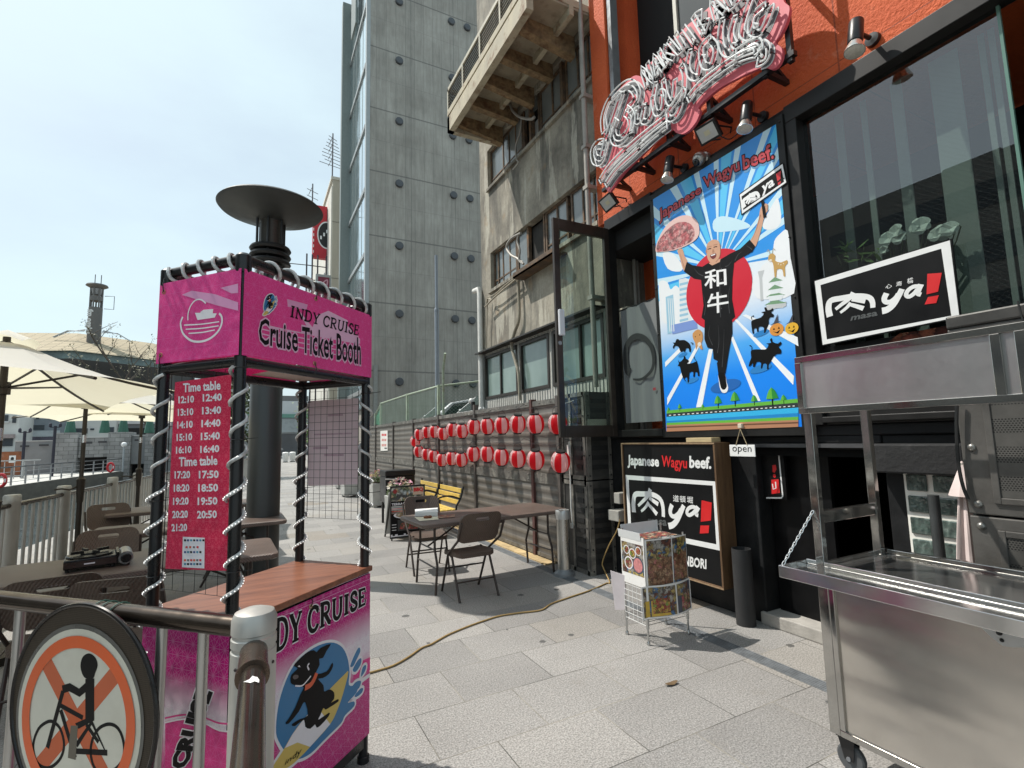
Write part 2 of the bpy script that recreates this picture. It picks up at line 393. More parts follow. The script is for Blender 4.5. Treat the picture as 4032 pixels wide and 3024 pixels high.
# ---------------------------------------------------------------- concrete office tower
def board_concrete():
    m, nt, b = _new('board_marked_concrete'); p = pos(nt)
    s = nd(nt, 'ShaderNodeSeparateXYZ'); lk(nt, p, s.inputs[0]); X, Z = s.outputs[0], s.outputs[2]
    wob = math_(nt, 'MULTIPLY', math_(nt, 'SUBTRACT', noise(nt, p, 3, 2), .5), .02)
    def line(co, per, off, wd):
        f = math_(nt, 'FRACT', math_(nt, 'DIVIDE', math_(nt, 'ADD', math_(nt, 'SUBTRACT', co, off), wob), per))
        return math_(nt, 'LESS_THAN', math_(nt, 'MULTIPLY', math_(nt, 'ABSOLUTE', math_(nt, 'SUBTRACT', f, .5)), per), wd)
    vl = line(X, .5, 4.85, .012); vl2 = line(X, 2.4, 5.7, .014); hl = line(Z, 3.345, 3.28, .035); hl2 = line(Z, 1.672, 3.28+.836, .009)
    base = ramp(nt, noise(nt, p, .55, 7, .65), [(.3, (.285,.262,.228)), (.55, (.365,.34,.30)), (.75, (.435,.408,.362))])
    str_ = ramp(nt, noise(nt, p, 2.2, 6, .7, (3, 1, .35)), [(.35, .84), (.7, 1.12)]); c = mixc(nt, 1., base, str_, 'MULTIPLY')
    brd = nd(nt, 'ShaderNodeTexWhiteNoise', noise_dimensions='1D'); lk(nt, math_(nt, 'FLOOR', math_(nt, 'DIVIDE', math_(nt, 'SUBTRACT', X, 4.6), .5)), brd.inputs['W'])
    c = mixc(nt, 1., c, ramp(nt, brd.outputs[0], [(0., .93), (1., 1.05)]), 'MULTIPLY')
    dark = math_(nt, 'MAXIMUM', math_(nt, 'MULTIPLY', math_(nt, 'MAXIMUM', vl, hl2), .38), math_(nt, 'MULTIPLY', math_(nt, 'MAXIMUM', hl, vl2), .62))
    c = mixc(nt, dark, c, (.11,.105,.10)); lk(nt, c, b.inputs['Base Color']); b.inputs['Roughness'].default_value = .8
    bump(nt, b, math_(nt, 'SUBTRACT', noise(nt, p, 14, 5), dark), .35, .02); return m
tw = thing('office_tower', 'tall grey concrete tower with round vent caps and a glass curtain wall', 'building', (7, 26, 0))
BC = board_concrete()
MB().box((4.78,24,0), (22,29.2,33)).build('wall', BC, tw)
CW = P('curtain_glass', (.70,.80,.83), .06, .92, var=.05, nscale=.7); CWI = P('pale_blind', (.62,.72,.76), .5, var=.06, nscale=.6)
MB().box((4.75,24.25,3.2), (4.768,28.9,33)).build('curtain_backing', CWI, tw)
MB().box((4.655,24.2,3.2), (4.665,28.9,33)).build('curtain_wall', CW, tw)
FIN = P('grey_green_metal', (.20,.22,.205), .45, .3, var=.1)
MB().box((4.15,28.9,0), (4.78,29.3,WY(1375,15,28.9).z)).build('end_fin', FIN, tw)
MB().box((4.6,23.96,0), (4.79,24.22,33)).build('corner_trim', P('trim_grey', (.36,.38,.38), .5, .2, var=.08), tw)
mu = MB()
for k in range(10): mu.box((4.585,24.25,3.9+3.345*k), (4.655,28.9,4.10+3.345*k))
build_each(mu, 'transom', P('transom_metal', (.40,.41,.41), .4, .5, var=.1), tw)
for y in (25.2, 26.1, 27.0, 27.9): MB().box((4.645,y-.03,3.2), (4.656,y+.03,33)).build('mullion', FIN, tw)
MB().box((4.42,26.2,24.6), (4.52,27.6,32.)).build('hanging_banner', FIN, tw)
VC = P('vent_cap_grey', (.085,.09,.098), .5, .2, var=.1)
My = Matrix.Rotation(rad(90), 4, 'X')
for x in (6.27, 9.19, 10.13):
    for k in range(9):
        z = 4.45 + 3.37*k
        if x == 6.27 and k in (2,): z += .1
        MB().lathe([(0,.14),(.17,.13),(.2,.10),(.2,0)], n=16, M=Matrix.Translation((x,24,z)) @ My).build('vent_cap', VC, tw, smooth=True)
MB().box((5.02,23.86,0), (5.2,24,5.2)).build('downpipe', P('pipe_grey', (.27,.27,.25), .6, var=.1), tw)

# ---------------------------------------------------------------- cream block, billboard frames, far end of the promenade
cb = thing('cream_building', 'cream rendered block with small slit windows between the tower and the red billboard', 'building', (6, 40, 0))
CREAM = P('cream_render', (.50,.47,.39), .8, var=.12, nscale=.8, stretch=(1,1,.3)); PALE = P('pale_render', (.62,.60,.54), .8, var=.1, nscale=.8)
MB().box((4.37,34,0), (16,41,19.3)).build('wall', CREAM, cb)
MB().box((4.3,34.12,0), (4.37,46.5,18.9)).build('side_wall', PALE, cb); MB().box((4.25,33.95,19.3), (16.1,41.1,19.5)).build('parapet', PALE, cb)
for y, z in ((37, 15.4), (37, 12.6), (40.5, 11.6), (40.5, 9.8), (38.7, 7.6), (36.2, 9.5)): MB().box((4.26,y,z), (4.31,y+.8,z+1.1)).build('window', P('far_window', (.05,.06,.07), .15, var=0), cb)
for z in (4.1,8.2,12.4,16.3): MB().box((4.36,33.985,z), (16,34,z+.06)).build('floor_joint', P('joint_grey', (.30,.28,.24), .8), cb)
def antenna(x, y, z, h, label, n=7):
    a = thing('roof_antenna', label, 'antenna', (x, y, z)); A = P('antenna_metal', (.14,.13,.14), .5, .5, var=0)
    MB().tube([(x,y,z), (x,y,z+h)], .045, 6).build('mast', A, a)
    e = MB(); random.seed(int(h*10))
    for k in range(n):
        zz = z + h*(.35+.62*k/n); L = .22+.62*(1-k/n)*random.uniform(.5,1.3); e.tube([(x-L,y-.1,zz+.08), (x+L,y+.1,zz-.08)], .022, 5)
        if k % 2: e.tube([(x-.1,y-.5,zz), (x-.2,y+.6,zz)], .02, 5)
    e.build('elements', A, a)
antenna(4.45, 35, 19.5, 3.7, 'tall many-armed television aerial on the corner of the cream roof', 9)
antenna(3.3, 36.2, 16.8, 3.0, 'thin rooftop aerial standing above the red billboard', 4)
rb = thing('billboard', 'red vertical billboard with a black round emblem beyond the street lamp disc', 'billboard', (3.5, 38, 0))
RED = P('sign_red', (.50,.02,.035), .5, var=.08); BLK = P('sign_black', (.012,.012,.013), .5, var=0); WHT = P('sign_white', (.8,.8,.8), .5, var=.03, nscale=3)
MB().box((3.35,36,14.4), (4.27,36.4,18.2)).build('panel', RED, rb)
a = Art(Frame((4.27,36,14.4), (1,0,0), (0,0,1)), step=.01, base=.01); a.ell((-.02,1.7), .62, 1.0, WHT, 0, raw=True); a.ell((-.02,1.7), .54, .9, BLK, 1, raw=True)
for k in range(3): a.rect(-.45+.2*k, 1.35+.25*k, -.33+.2*k, 1.6+.25*k, WHT, 2)
for k in range(9): a.rect(-.9, .3+.4*k, -.84, .5+.4*k, WHT, 1)
a.build('emblem', rb)
STF = P('scaffold_dark', (.07,.06,.07), .6, .4, var=.1); s_ = MB()
for z in (8.5,9.6,10.6,11.6,12.6,13.6): s_.tube([(2.9,35.5,z),(4.25,35.5,z)], .035, 5); s_.tube([(1.9,35.6,z),(2.95,35.6,z+.03)], .03, 5); s_.tube([(1.9,35.6,z),(1.9,35.6,z-.3)], .03, 5)
for x in (2.95,3.3,3.65,4.2): s_.tube([(x,35.5,0),(x,35.5,14.4)], .05, 6)
s_.tube([(3,35.5,8.5),(4.2,35.5,12.6)], .04, 5); s_.build('frame', STF, rb)
sg = thing('hanging_sign', 'grey framed box sign with a dark red emblem on the billboard scaffold', 'sign', (3.4, 30, 8))
MB().box((3.0,30,9.6), (3.85,30.3,11.3)).build('frame', P('frame_grey', (.36,.36,.34), .5, var=.1), sg)
a = Art(Frame((3.43,30,10.45), (1,0,0), (0,0,1)), step=.006, base=.006); a.rect(-.31,-.7,.31,.7, P('dark_red', (.20,.015,.04), .5, var=.2, nscale=4)); a.stroke([(-.2,-.4),(.1,-.1),(-.05,.3),(.2,.55),(.15,.1)], .07, P('emblem_pink', (.6,.3,.36), .5, var=0), 1, sm=4, raw=True); a.build('emblem', sg)
MB().tube([(3.85,30.15,10.5),(4.6,30.15,10.5)], .05, 6).build('arm', STF, sg)
# far block at the end of the promenade
fb = thing('terminal_block', 'low white and grey block with a green band closing the far end of the promenade', 'building', (6, 75, 0))
MB().box((-1,75,0), (24,90,7.4)).build('wall', P('far_white', (.50,.52,.53), .7, var=.08, nscale=.3), fb)
MB().box((-1.2,74.7,5.1), (24,75,5.6)).build('green_band', P('far_green', (.12,.26,.21), .6), fb); MB().box((-1.1,74.8,0), (24,75,2.9)).build('dark_base', P('far_dark', (.10,.10,.105), .6, var=.3, nscale=.4), fb)
MB().box((-1.1,74.6,3.1), (24,75,4.9)).build('window_band', P('far_band', (.30,.33,.34), .3, var=.2, nscale=.5), fb); MB().box((3,77,7.4), (7,80,8.3)).build('roof_plant', P('far_plant', (.12,.12,.12), .7), fb)

# ================================================================ OLD CONCRETE BUILDING
def stained():
    m, nt, b = _new('stained_concrete'); p = pos(nt)
    s = nd(nt, 'ShaderNodeSeparateXYZ'); lk(nt, p, s.inputs[0])
    n1 = noise(nt, p, 1.0, 8, .68)
    c = ramp(nt, n1, [(.28, (.105,.094,.077)), (.45, (.22,.198,.16)), (.6, (.335,.305,.245)), (.78, (.47,.435,.36))])
    n2 = noise(nt, p, 2.1, 7, .68, (1, 1.1, .22)); c = mixc(nt, math_(nt, 'MULTIPLY', ramp(nt, n2, [(.47, 0.), (.62, 1.)]), .72), c, (.062,.059,.052))
    n3 = noise(nt, p, 2.6, 6, .6, (1, 1, .16)); c = mixc(nt, math_(nt, 'MULTIPLY', ramp(nt, n3, [(.565, 0.), (.60, 1.)]), .6), c, (.50,.47,.39))
    n4 = noise(nt, p, 3.5, 4, .5); c = mixc(nt, math_(nt, 'MULTIPLY', ramp(nt, n4, [(.60, 0.), (.72, 1.)]), .4), c, (.30,.19,.09))
    c = mixc(nt, 1., c, ramp(nt, noise(nt, p, 26, 4, .7), [(.3, .86), (.7, 1.1)]), 'MULTIPLY')
    lk(nt, c, b.inputs['Base Color']); b.inputs['Roughness'].default_value = .88; bump(nt, b, noise(nt, p, 40, 5, .7), .3, .01); return m
STAIN = stained()
ob = thing('concrete_building', 'old weathered concrete building with rusty framed window strips beside the orange front', 'building', (5.5, 6.8, 0))
XW = 3.9; YA, YB = 8.70, 4.93
wl = MB()
def facade(mb, X, y0, y1, z0, z1, holes, depth=.14, mi=0):
    """wall on plane X (facing -X) with rectangular holes (ya,yb,za,zb), reveals going +X"""
    ys = sorted({y0, y1, *[h[0] for h in holes], *[h[1] for h in holes]}); zs = sorted({z0, z1, *[h[2] for h in holes], *[h[3] for h in holes]})
    for ya, yb in zip(ys[:-1], ys[1:]):
        for za, zb in zip(zs[:-1], zs[1:]):
            if any(h[0] <= ya+1e-6 and h[1] >= yb-1e-6 and h[2] <= za+1e-6 and h[3] >= zb-1e-6 for h in holes): continue
            mb.quad((X,yb,za), (X,ya,za), (X,ya,zb), (X,yb,zb), mi)
    for ya, yb, za, zb in holes:
        D = X + depth
        mb.quad((X,ya,za),(X,yb,za),(D,yb,za),(D,ya,za), mi); mb.quad((X,ya,zb),(D,ya,zb),(D,yb,zb),(X,yb,zb), mi)
        mb.quad((X,ya,za),(D,ya,za),(D,ya,zb),(X,ya,zb), mi); mb.quad((X,yb,za),(X,yb,zb),(D,yb,zb),(D,yb,za), mi)
up = (YB, 8.33, 6.36, 7.14); mid = (YB, 8.28, 4.36, 5.08); hi = (YB, 7.6, 8.6, 9.4)
facade(wl, XW, YB, YA, 3.24, 13, [up, mid, hi])
facade(wl, XW, YB, YA, 0, 3.24, [(7.30,8.61,2.33,3.15), (6.29,7.20,2.33,3.16), (4.97,6.19,2.34,3.16)], .1, 1)
wl.quad((XW,YA,0),(XW,YA,13),(14,YA,13),(14,YA,0)); wl.quad((XW,YB,13),(XW,YA,13),(14,YA,13),(14,YB,13))
wl.quad((14,YB,0),(14,YA,0),(14,YA,13),(14,YB,13)); 
def corr_white():
    m, nt, b = _new('corrugated_white'); p = pos(nt); s = nd(nt, 'ShaderNodeSeparateXYZ'); lk(nt, p, s.inputs[0])
    wv = math_(nt, 'SINE', math_(nt, 'MULTIPLY', s.outputs[1], 2*pi/.075)); c = mixc(nt, ramp(nt, noise(nt, p, 3, 6, .7), [(.3,0.),(.7,1.)]), (.40,.39,.35), (.62,.61,.57))
    lk(nt, c, b.inputs['Base Color']); b.inputs['Roughness'].default_value = .5; bump(nt, b, wv, 1., .02); return m
CORW = corr_white()
wl.build('wall', [STAIN, CORW], ob)
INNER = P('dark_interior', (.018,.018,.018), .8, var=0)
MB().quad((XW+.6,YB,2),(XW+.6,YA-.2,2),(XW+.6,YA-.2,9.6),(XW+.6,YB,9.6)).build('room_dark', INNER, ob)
RUSTW = P('rusty_steel', (.11,.075,.05), .75, .2, var=.5, nscale=18, dirt=((.26,.13,.05), 7, .8)); DKFR = P('dark_bronze', (.045,.038,.032), .45, .4, var=.2)
OG = glassm('old_glass', (.55,.6,.6), .04, .45); GG = None
def frosted(name, c1, c2, r=.12):
    m, nt, b = _new(name); p = pos(nt); c = mixc(nt, ramp(nt, noise(nt, p, 1.1, 3, .5, (1,1,.6)), [(.35,0.),(.68,1.)]), c1, c2)
    lk(nt, c, b.inputs['Base Color']); b.inputs['Roughness'].default_value = r; b.inputs['Specular IOR Level'].default_value = .7; return m
FROST = frosted('frosted_green_glass', (.10,.15,.14), (.26,.34,.31)); DUSTY = frosted('dusty_glass', (.10,.115,.115), (.24,.26,.26), .18)
def window(parent, y0, y1, z0, z1, X, glass, fr, fw=.035, splits=(), rails=(), d=.05, name='window'):
    f = MB(); f.box((X-d/2,y0,z0),(X+d/2,y0+fw,z1)); f.box((X-d/2,y1-fw,z0),(X+d/2,y1,z1)); f.box((X-d/2,y0+fw,z0),(X+d/2,y1-fw,z0+fw)); f.box((X-d/2,y0+fw,z1-fw),(X+d/2,y1-fw,z1))
    for y in splits: f.box((X-d/2+.006,y-fw*.4,z0+fw),(X+d/2-.006,y+fw*.4,z1-fw))
    for z in rails: f.box((X-d/2+.01,y0+fw,z-fw*.3),(X+d/2-.01,y1-fw,z+fw*.3))
    o = f.build(name, fr, parent); g = MB(); ys = [y0+fw*.6, *splits, y1-fw*.6]
    for k, (a_, b_) in enumerate(zip(ys[:-1], ys[1:])):
        t = random.uniform(-.006,.006)
        g.box((X-.004+t,a_,z0+fw*.6),(X+.004+t,b_,z1-fw*.6))
    g.build('pane', glass, o); return o
X1 = XW+.09
for (a_, b_, sp) in ((7.03,8.33,(7.3,7.56,7.80)), (5.81,6.44,(6.08,)), (4.95,5.70,(5.15,5.40))): window(ob, a_, b_, 6.36, 7.14, X1, DUSTY, RUSTW, .04, sp, (6.55,))
wn = MB().box((X1-.03,6.46,6.36),(X1+.03,6.50,7.14)).box((X1-.03,6.96,6.36),(X1+.03,7.0,7.14)).box((X1-.03,6.44,6.36),(X1+.03,7.0,6.40)).build('window_frame', RUSTW, ob)
MB().box((X1-.012,6.52,6.95),(X1+.012,6.94,7.12)).build('pane', DUSTY, wn)
MB().box((X1+.05,6.55,6.42),(X1+.02,6.72,6.78)).build('paper_sheet', P('dusty_paper', (.35,.36,.36), .7), ob)
for (a_, b_, sp) in ((7.35,8.27,(7.63,7.9,8.1)), (5.76,6.39,(6.06,)), (4.95,5.68,(5.15,5.4))): window(ob, a_, b_, 4.36, 5.08, X1, DUSTY, RUSTW, .04, sp, (4.53,))
wn = MB().box((X1-.03,6.41,4.4),(X1+.03,6.45,5.08)).box((X1-.03,6.92,4.4),(X1+.03,6.98,5.08)).box((X1-.03,7.28,4.4),(X1+.03,7.33,5.08)).build('window_frame', RUSTW, ob)
MB().box((X1+.04,6.46,4.4),(X1+.05,6.9,5.04)).build('curtain', P('dark_curtain', (.03,.028,.025), .9, nscale=4, var=.5, stretch=(1,8,.2)), wn)
MB().box((X1-.012,6.99,4.4),(X1+.012,7.27,5.05)).build('pane', DUSTY, wn)
for y in (6.70, 5.75): MB().box((XW+.02,y-.03,6.36),(XW+.1,y+.03,7.14)).build('window_post', RUSTW, ob)
for (a_, b_, sp) in ((7.30,8.61,(7.95,)), (6.29,7.20,()), (4.97,6.19,(5.5,))): window(ob, a_, b_, 2.33, 3.15, XW+.03, FROST, DKFR, .05, sp, (), .09)
for z in (6.33, 4.33): MB().box((XW-.05,YB+.02,z-.035),(XW+.06,8.33,z+.02)).build('sill', STAIN, ob)
MB().box((XW-.16,YB,3.2),(XW+.02,8.74,3.225)).build('eave', DKFR, ob)
MB().box((3.69,5.72,4.17),(3.9,7.0,4.20)).box((3.69,5.72,4.17),(3.70,7.0,4.26)).build('ledge_tray', RUSTW, ob)
# balcony
bc = MB(); BALC = P('balcony_paint', (.42,.37,.27), .75, var=.22, nscale=3, dirt=((.16,.075,.03), 5, .85), bmp=.2)
bc.box((2.90,4.95,6.95),(3.0,7.82,7.22)); bc.box((2.90,7.72,6.95),(3.9,7.82,7.22)); bc.box((2.9,4.95,7.26),(3.9,7.82,7.36)); bc.box((3.55,4.95,7.12),(3.62,7.72,7.26))
bal = bc.build('balcony', BALC, ob)
RUSTB = P('rusted_beam', (.22,.15,.08), .85, var=.5, nscale=10, dirt=((.10,.04,.018), 8, .9), bmp=.3); SOF = P('balcony_soffit', (.33,.29,.215), .85, var=.25, nscale=3, dirt=((.14,.10,.06), 4, .7), bmp=.2)
for k, y in enumerate((7.70,7.12,6.55,5.98,5.40)):
    dz = .0 if k % 2 else .06
    b_ = MB(); fr = Frame((0,y-.06,0),(1,0,0),(0,0,1)); b_.prism([(3.0,7.05),(3.9,6.98-dz),(3.9,7.27),(3.0,7.27)], fr, -.12, 0); b_.build('bracket_beam', RUSTB, bal)
MB().box((3.01,4.96,7.225),(3.89,7.71,7.262)).build('soffit', SOF, bal)
BR = P('balcony_rail', (.44,.41,.33), .6, .1, var=.15, dirt=((.12,.07,.04), 9, .6)); DB = P('rail_dark', (.05,.05,.048), .5, .4, var=.2)
b_ = MB(); b_.box((2.90,4.95,7.72),(2.94,7.82,7.78)); b_.box((2.90,7.78,7.72),(3.9,7.82,7.78))
for y in (7.80,7.1,6.4,5.7,5.0): b_.box((2.9,y-.02,7.36),(2.94,y+.02,7.72))
b_.build('railing', BR, bal); b_ = MB()
for k in range(6): z = 7.415+.056*k; b_.tube([(2.92,4.95,z),(2.92,7.8,z),(3.9,7.8,z)], .011, 5)
build_each(b_, 'railing_bar', DB, bal)
# pipes and cables on its face
PIPE = P('grey_conduit', (.30,.28,.25), .6, .2, var=.2, nscale=6); WPIPE = P('white_pvc', (.62,.61,.57), .5, var=.1); CAB = P('beige_cable', (.34,.30,.23), .7, var=.2)
def curve(pts, n=8): return [tuple(p) for p in smooth3(pts, n)]
def smooth3(pts, n=8):
    P_ = [Vector(p) for p in pts]; L = len(P_); o = []
    for i in range(L-1):
        a, b, c, d = P_[max(i-1,0)], P_[i], P_[i+1], P_[min(i+2,L-1)]
        for k in range(n):
            t = k/n; o.append(.5*((2*b)+(c-a)*t+(2*a-5*b+4*c-d)*t*t+(3*b-a-3*c+d)*t**3))
    return o + [P_[-1]]
q = MB().tube([(3.74,4.97,2.2),(3.74,4.97,9)], .034, 10)
for z in (6.0,5.3,4.75,3.3): q.box((3.70,4.92,z),(3.9,5.02,z+.05))
q.build('conduit', PIPE, ob, smooth=True)
MB().tube([(3.84,8.68,2.2),(3.84,8.68,4.4),(3.84,8.72,4.5),(3.84,8.95,4.52)], .05, 10).build('downpipe', WPIPE, ob, smooth=True)
w_ = K(1850,850,1.8438); r_ = K(1700,0,1.8433)
def wallpath(k, pts, X): return curve([WX(*k(*p), X) for p in pts])
for nm, k, pts, X, r in (('cable', w_, [(345,430),(352,560),(355,740),(320,850),(300,940),(330,1060),(352,1150),(362,1340)], 3.83, .022),
    ('cable', w_, [(352,430),(360,560),(362,745),(330,850),(308,945),(338,1060),(358,1150),(368,1340)], 3.85, .014),
    ('hose', r_, [(565,735),(585,800),(640,850),(720,865),(745,850)], 3.72, .022), ('hose', r_, [(650,860),(640,960),(610,1060),(615,1150),(628,1180),(590,1230)], 3.80, .014),
    ('hose', w_, [(370,125),(300,165),(268,230),(300,285),(345,310),(385,345)], 3.76, .022), ('hose', w_, [(350,145),(345,190),(362,250),(358,320),(390,350)], 3.74, .018),
    ('cable', w_, [(340,440),(260,500),(180,570),(130,590)], 3.80, .012), ('cable', w_, [(345,450),(250,530),(180,590),(110,660)], 3.78, .016), ('cable', w_, [(130,590),(125,700),(120,960)], 3.83, .012), ('cable', w_, [(160,610),(130,600),(120,640)], 3.8, .012)):
    MB().tube(wallpath(k, pts, X), r, 7).build(nm, CAB if nm == 'cable' else PIPE, ob, smooth=True)

# ================================================================ ORANGE RESTAURANT BUILDING
def orange():
    m, nt, b = _new('orange_stucco'); p = pos(nt); s = nd(nt, 'ShaderNodeSeparateXYZ'); lk(nt, p, s.inputs[0])
    c = mixc(nt, ramp(nt, noise(nt, p, 1.6, 6, .6), [(.3,0.),(.7,1.)]), (.54,.082,.016), (.66,.115,.024))
    c = mixc(nt, math_(nt, 'MULTIPLY', ramp(nt, noise(nt, p, 2.3, 7, .7), [(.62,0.),(.70,1.)]), .35), c, (.66,.32,.20))
    jt = None
    for y in (1.95, 2.66, 3.55, 4.3):
        l = math_(nt, 'LESS_THAN', math_(nt, 'ABSOLUTE', math_(nt, 'SUBTRACT', s.outputs[1], y)), .006); jt = l if jt is None else math_(nt, 'MAXIMUM', jt, l)
    jt = math_(nt, 'MAXIMUM', jt, math_(nt, 'LESS_THAN', math_(nt, 'ABSOLUTE', math_(nt, 'SUBTRACT', s.outputs[2], 4.36)), .005))
    c = mixc(nt, math_(nt, 'MULTIPLY', jt, .6), c, (.16,.03,.012)); lk(nt, c, b.inputs['Base Color']); b.inputs['Roughness'].default_value = .75
    h = math_(nt, 'ADD', noise(nt, p, 38, 4, .65), math_(nt, 'MULTIPLY', jt, -1.5)); bump(nt, b, h, .75, .022); return m
ORG = orange(); OX = 3.85
og = thing('restaurant_building', 'orange stucco restaurant front with black ground floor, big wired window and dark doorways', 'building', (5.5, 2, 0))
wl = MB()
facade(wl, OX, -2.0, 4.92, 4.25, 10, [(2.75,4.62,5.0,9.2)], .18)
wl.quad((OX,4.92,4.25),(OX,4.92,10),(14,4.92,10),(14,4.92,4.25)); wl.quad((OX,-2,4.25),(14,-2,4.25),(14,4.92,4.25),(OX,4.92,4.25))
wl.quad((OX,-2,10),(OX,4.92,10),(14,4.92,10),(14,-2,10)); wl.quad((14,-2,0),(14,4.92,0),(14,4.92,10),(14,-2,10))
wl.build('wall', ORG, og)
BLKW = P('black_wall_paint', (.0105,.011,.012), .6, var=.4, nscale=5, bmp=.35, bscale=14, spec=.25, dirt=((.03,.03,.03), 3, .4)); BLKF = P('black_frame', (.0125,.012,.0115), .45, .0, var=.25, nscale=7, spec=.3)
# black lower storey: posts, bands, doorway recess
bw = MB(); LX = 3.87
bw.box((LX,2.93,0),(LX+.3,4.92,1.56)); bw.box((LX,-2,0),(LX+.3,1.93,1.56)); bw.box((LX-.02,-2,1.56),(LX+.3,4.92,1.64)); bw.box((LX-.01,1.93,1.50),(LX+.3,2.93,1.56))
bw.build('lower_wall', BLKW, og, bevel=.01)
MB().box((LX+.01,1.93,1.4),(LX+1.5,2.93,1.5)).box((LX+1.5,1.5,0),(LX+1.52,3.3,1.6)).box((LX+.3,2.93,0),(LX+1.5,2.95,1.5)).box((LX+.3,1.91,0),(LX+1.5,1.93,1.5)).build('entrance_recess', P('recess_black', (.004,.004,.004), .7, spec=.1, var=.2), og)
MB().box((4.02,2.40,.1),(4.06,2.91,1.48)).build('entrance_door', P('door_black', (.005,.005,.0055), .4, spec=.2, var=.2), og)
MB().box((3.83,1.96,1.47),(3.86,2.96,1.50)).build('door_rail', P('door_rail_grey', (.10,.10,.105), .4, .5, var=.1), og)
bb = MB(); bb.box((3.72,1.43,1.31),(3.869,1.97,1.50)); bb.build('concrete_lintel', P('black_concrete', (.012,.012,.013), .8, var=.35, nscale=8, bmp=.5, bscale=30, dirt=((.04,.04,.04), 9, .35)), og, bevel=.012)
# upper window with pale mullions, dark glass
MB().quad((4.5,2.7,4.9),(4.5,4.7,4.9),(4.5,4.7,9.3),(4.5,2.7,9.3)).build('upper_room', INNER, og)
WF = P('cream_frame', (.46,.44,.37), .5, var=.15); SF = P('silver_frame', (.30,.32,.33), .35, .6, var=.1)
q = MB(); q.box((3.9,3.50,5.0),(3.96,3.545,9.2)); q.box((3.9,2.75,6.56),(3.96,3.5,6.60)); q.box((3.9,2.75,7.95),(3.96,3.5,8.0)); q.box((3.9,2.75,5),(3.96,2.80,9.2)); q.build('window_frame', WF, og)
MB().box((3.88,4.53,5.0),(3.99,4.60,9.2)).build('sash', SF, og)
MB().box((3.925,2.8,5.0),(3.935,3.5,9.2)).build('pane', frosted('grey_film_glass', (.05,.052,.05), (.085,.088,.085), .12), og)
# big wired shop window
def wired(name, trans, wire=.32, IOR=1.5):
    m, nt, b = _new(name); nt.nodes.remove(b); o = nt.nodes['Material Output']; p = pos(nt); s = nd(nt, 'ShaderNodeSeparateXYZ'); lk(nt, p, s.inputs[0])
    hz = math_(nt, 'ADD', s.outputs[0], s.outputs[1]); ws = []
    for sg in (1, -1):
        f = math_(nt, 'FRACT', math_(nt, 'DIVIDE', math_(nt, 'ADD', hz, math_(nt, 'MULTIPLY', s.outputs[2], sg*1.15)), .04)); ws.append(math_(nt, 'LESS_THAN', f, .05))
    wr = math_(nt, 'MULTIPLY', math_(nt, 'MAXIMUM', ws[0], ws[1]), wire)
    t = nd(nt, 'ShaderNodeBsdfTransparent'); t.inputs[0].default_value = (trans*.92, trans, trans*.96, 1)
    g = nd(nt, 'ShaderNodeBsdfGlossy'); g.inputs['Roughness'].default_value = .0; f = nd(nt, 'ShaderNodeFresnel'); f.inputs[0].default_value = IOR
    d = nd(nt, 'ShaderNodeBsdfDiffuse'); d.inputs[0].default_value = (.16,.17,.165,1)
    a = nd(nt, 'ShaderNodeMixShader'); lk(nt, wr, a.inputs[0]); lk(nt, t.outputs[0], a.inputs[1]); lk(nt, d.outputs[0], a.inputs[2])
    mm = nd(nt, 'ShaderNodeMixShader'); ge = nd(nt, 'ShaderNodeNewGeometry'); lk(nt, math_(nt, 'MULTIPLY', f.outputs[0], math_(nt, 'SUBTRACT', 1., ge.outputs['Backfacing'])), mm.inputs[0]); lk(nt, a.outputs[0], mm.inputs[1]); lk(nt, g.outputs[0], mm.inputs[2]); lk(nt, mm.outputs[0], o.inputs[0]); return m
WIRED = wired('wired_glass', .74, .16, 2.35)
q = MB(); q.box((3.80,-2,4.10),(3.95,2.375,4.245)); q.box((3.80,2.28,1.64),(3.95,2.375,4.10)); q.box((3.84,-2,1.641),(3.97,2.28,1.78)); q.box((3.79,-2,1.655),(3.84,2.28,1.70))
shopw = q.build('shop_window', BLKF, og, bevel=.006)
MB().box((3.895,1.085,1.78),(3.903,2.28,4.10)).build('pane', WIRED, shopw)
MB().box((3.89,1.07,1.78),(3.912,1.085,4.10)).build('glass_edge', P('glass_edge_green', (.12,.22,.18), .2, var=0), shopw)
MB().box((4.0,-2,1.7),(4.05,.95,4.2)).box((3.9,.80,1.78),(4.0,.95,4.10)).build('dark_return', P('return_black', (.014,.016,.016), .35, var=.2), shopw)
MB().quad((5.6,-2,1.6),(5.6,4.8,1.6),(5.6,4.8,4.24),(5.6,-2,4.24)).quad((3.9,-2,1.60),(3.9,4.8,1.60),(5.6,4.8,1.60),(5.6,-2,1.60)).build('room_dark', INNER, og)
cu = MB()
for y, wd in ((2.10,.06),(1.92,.04),(1.70,.07),(1.42,.16),(1.22,.03),(1.17,.03)): cu.box((4.06,y-wd/2,1.7),(4.07,y+wd/2,4.09))
build_each(cu, 'hanging_blind', P('pale_blind_strip', (.34,.35,.35), .6, var=.05), og)
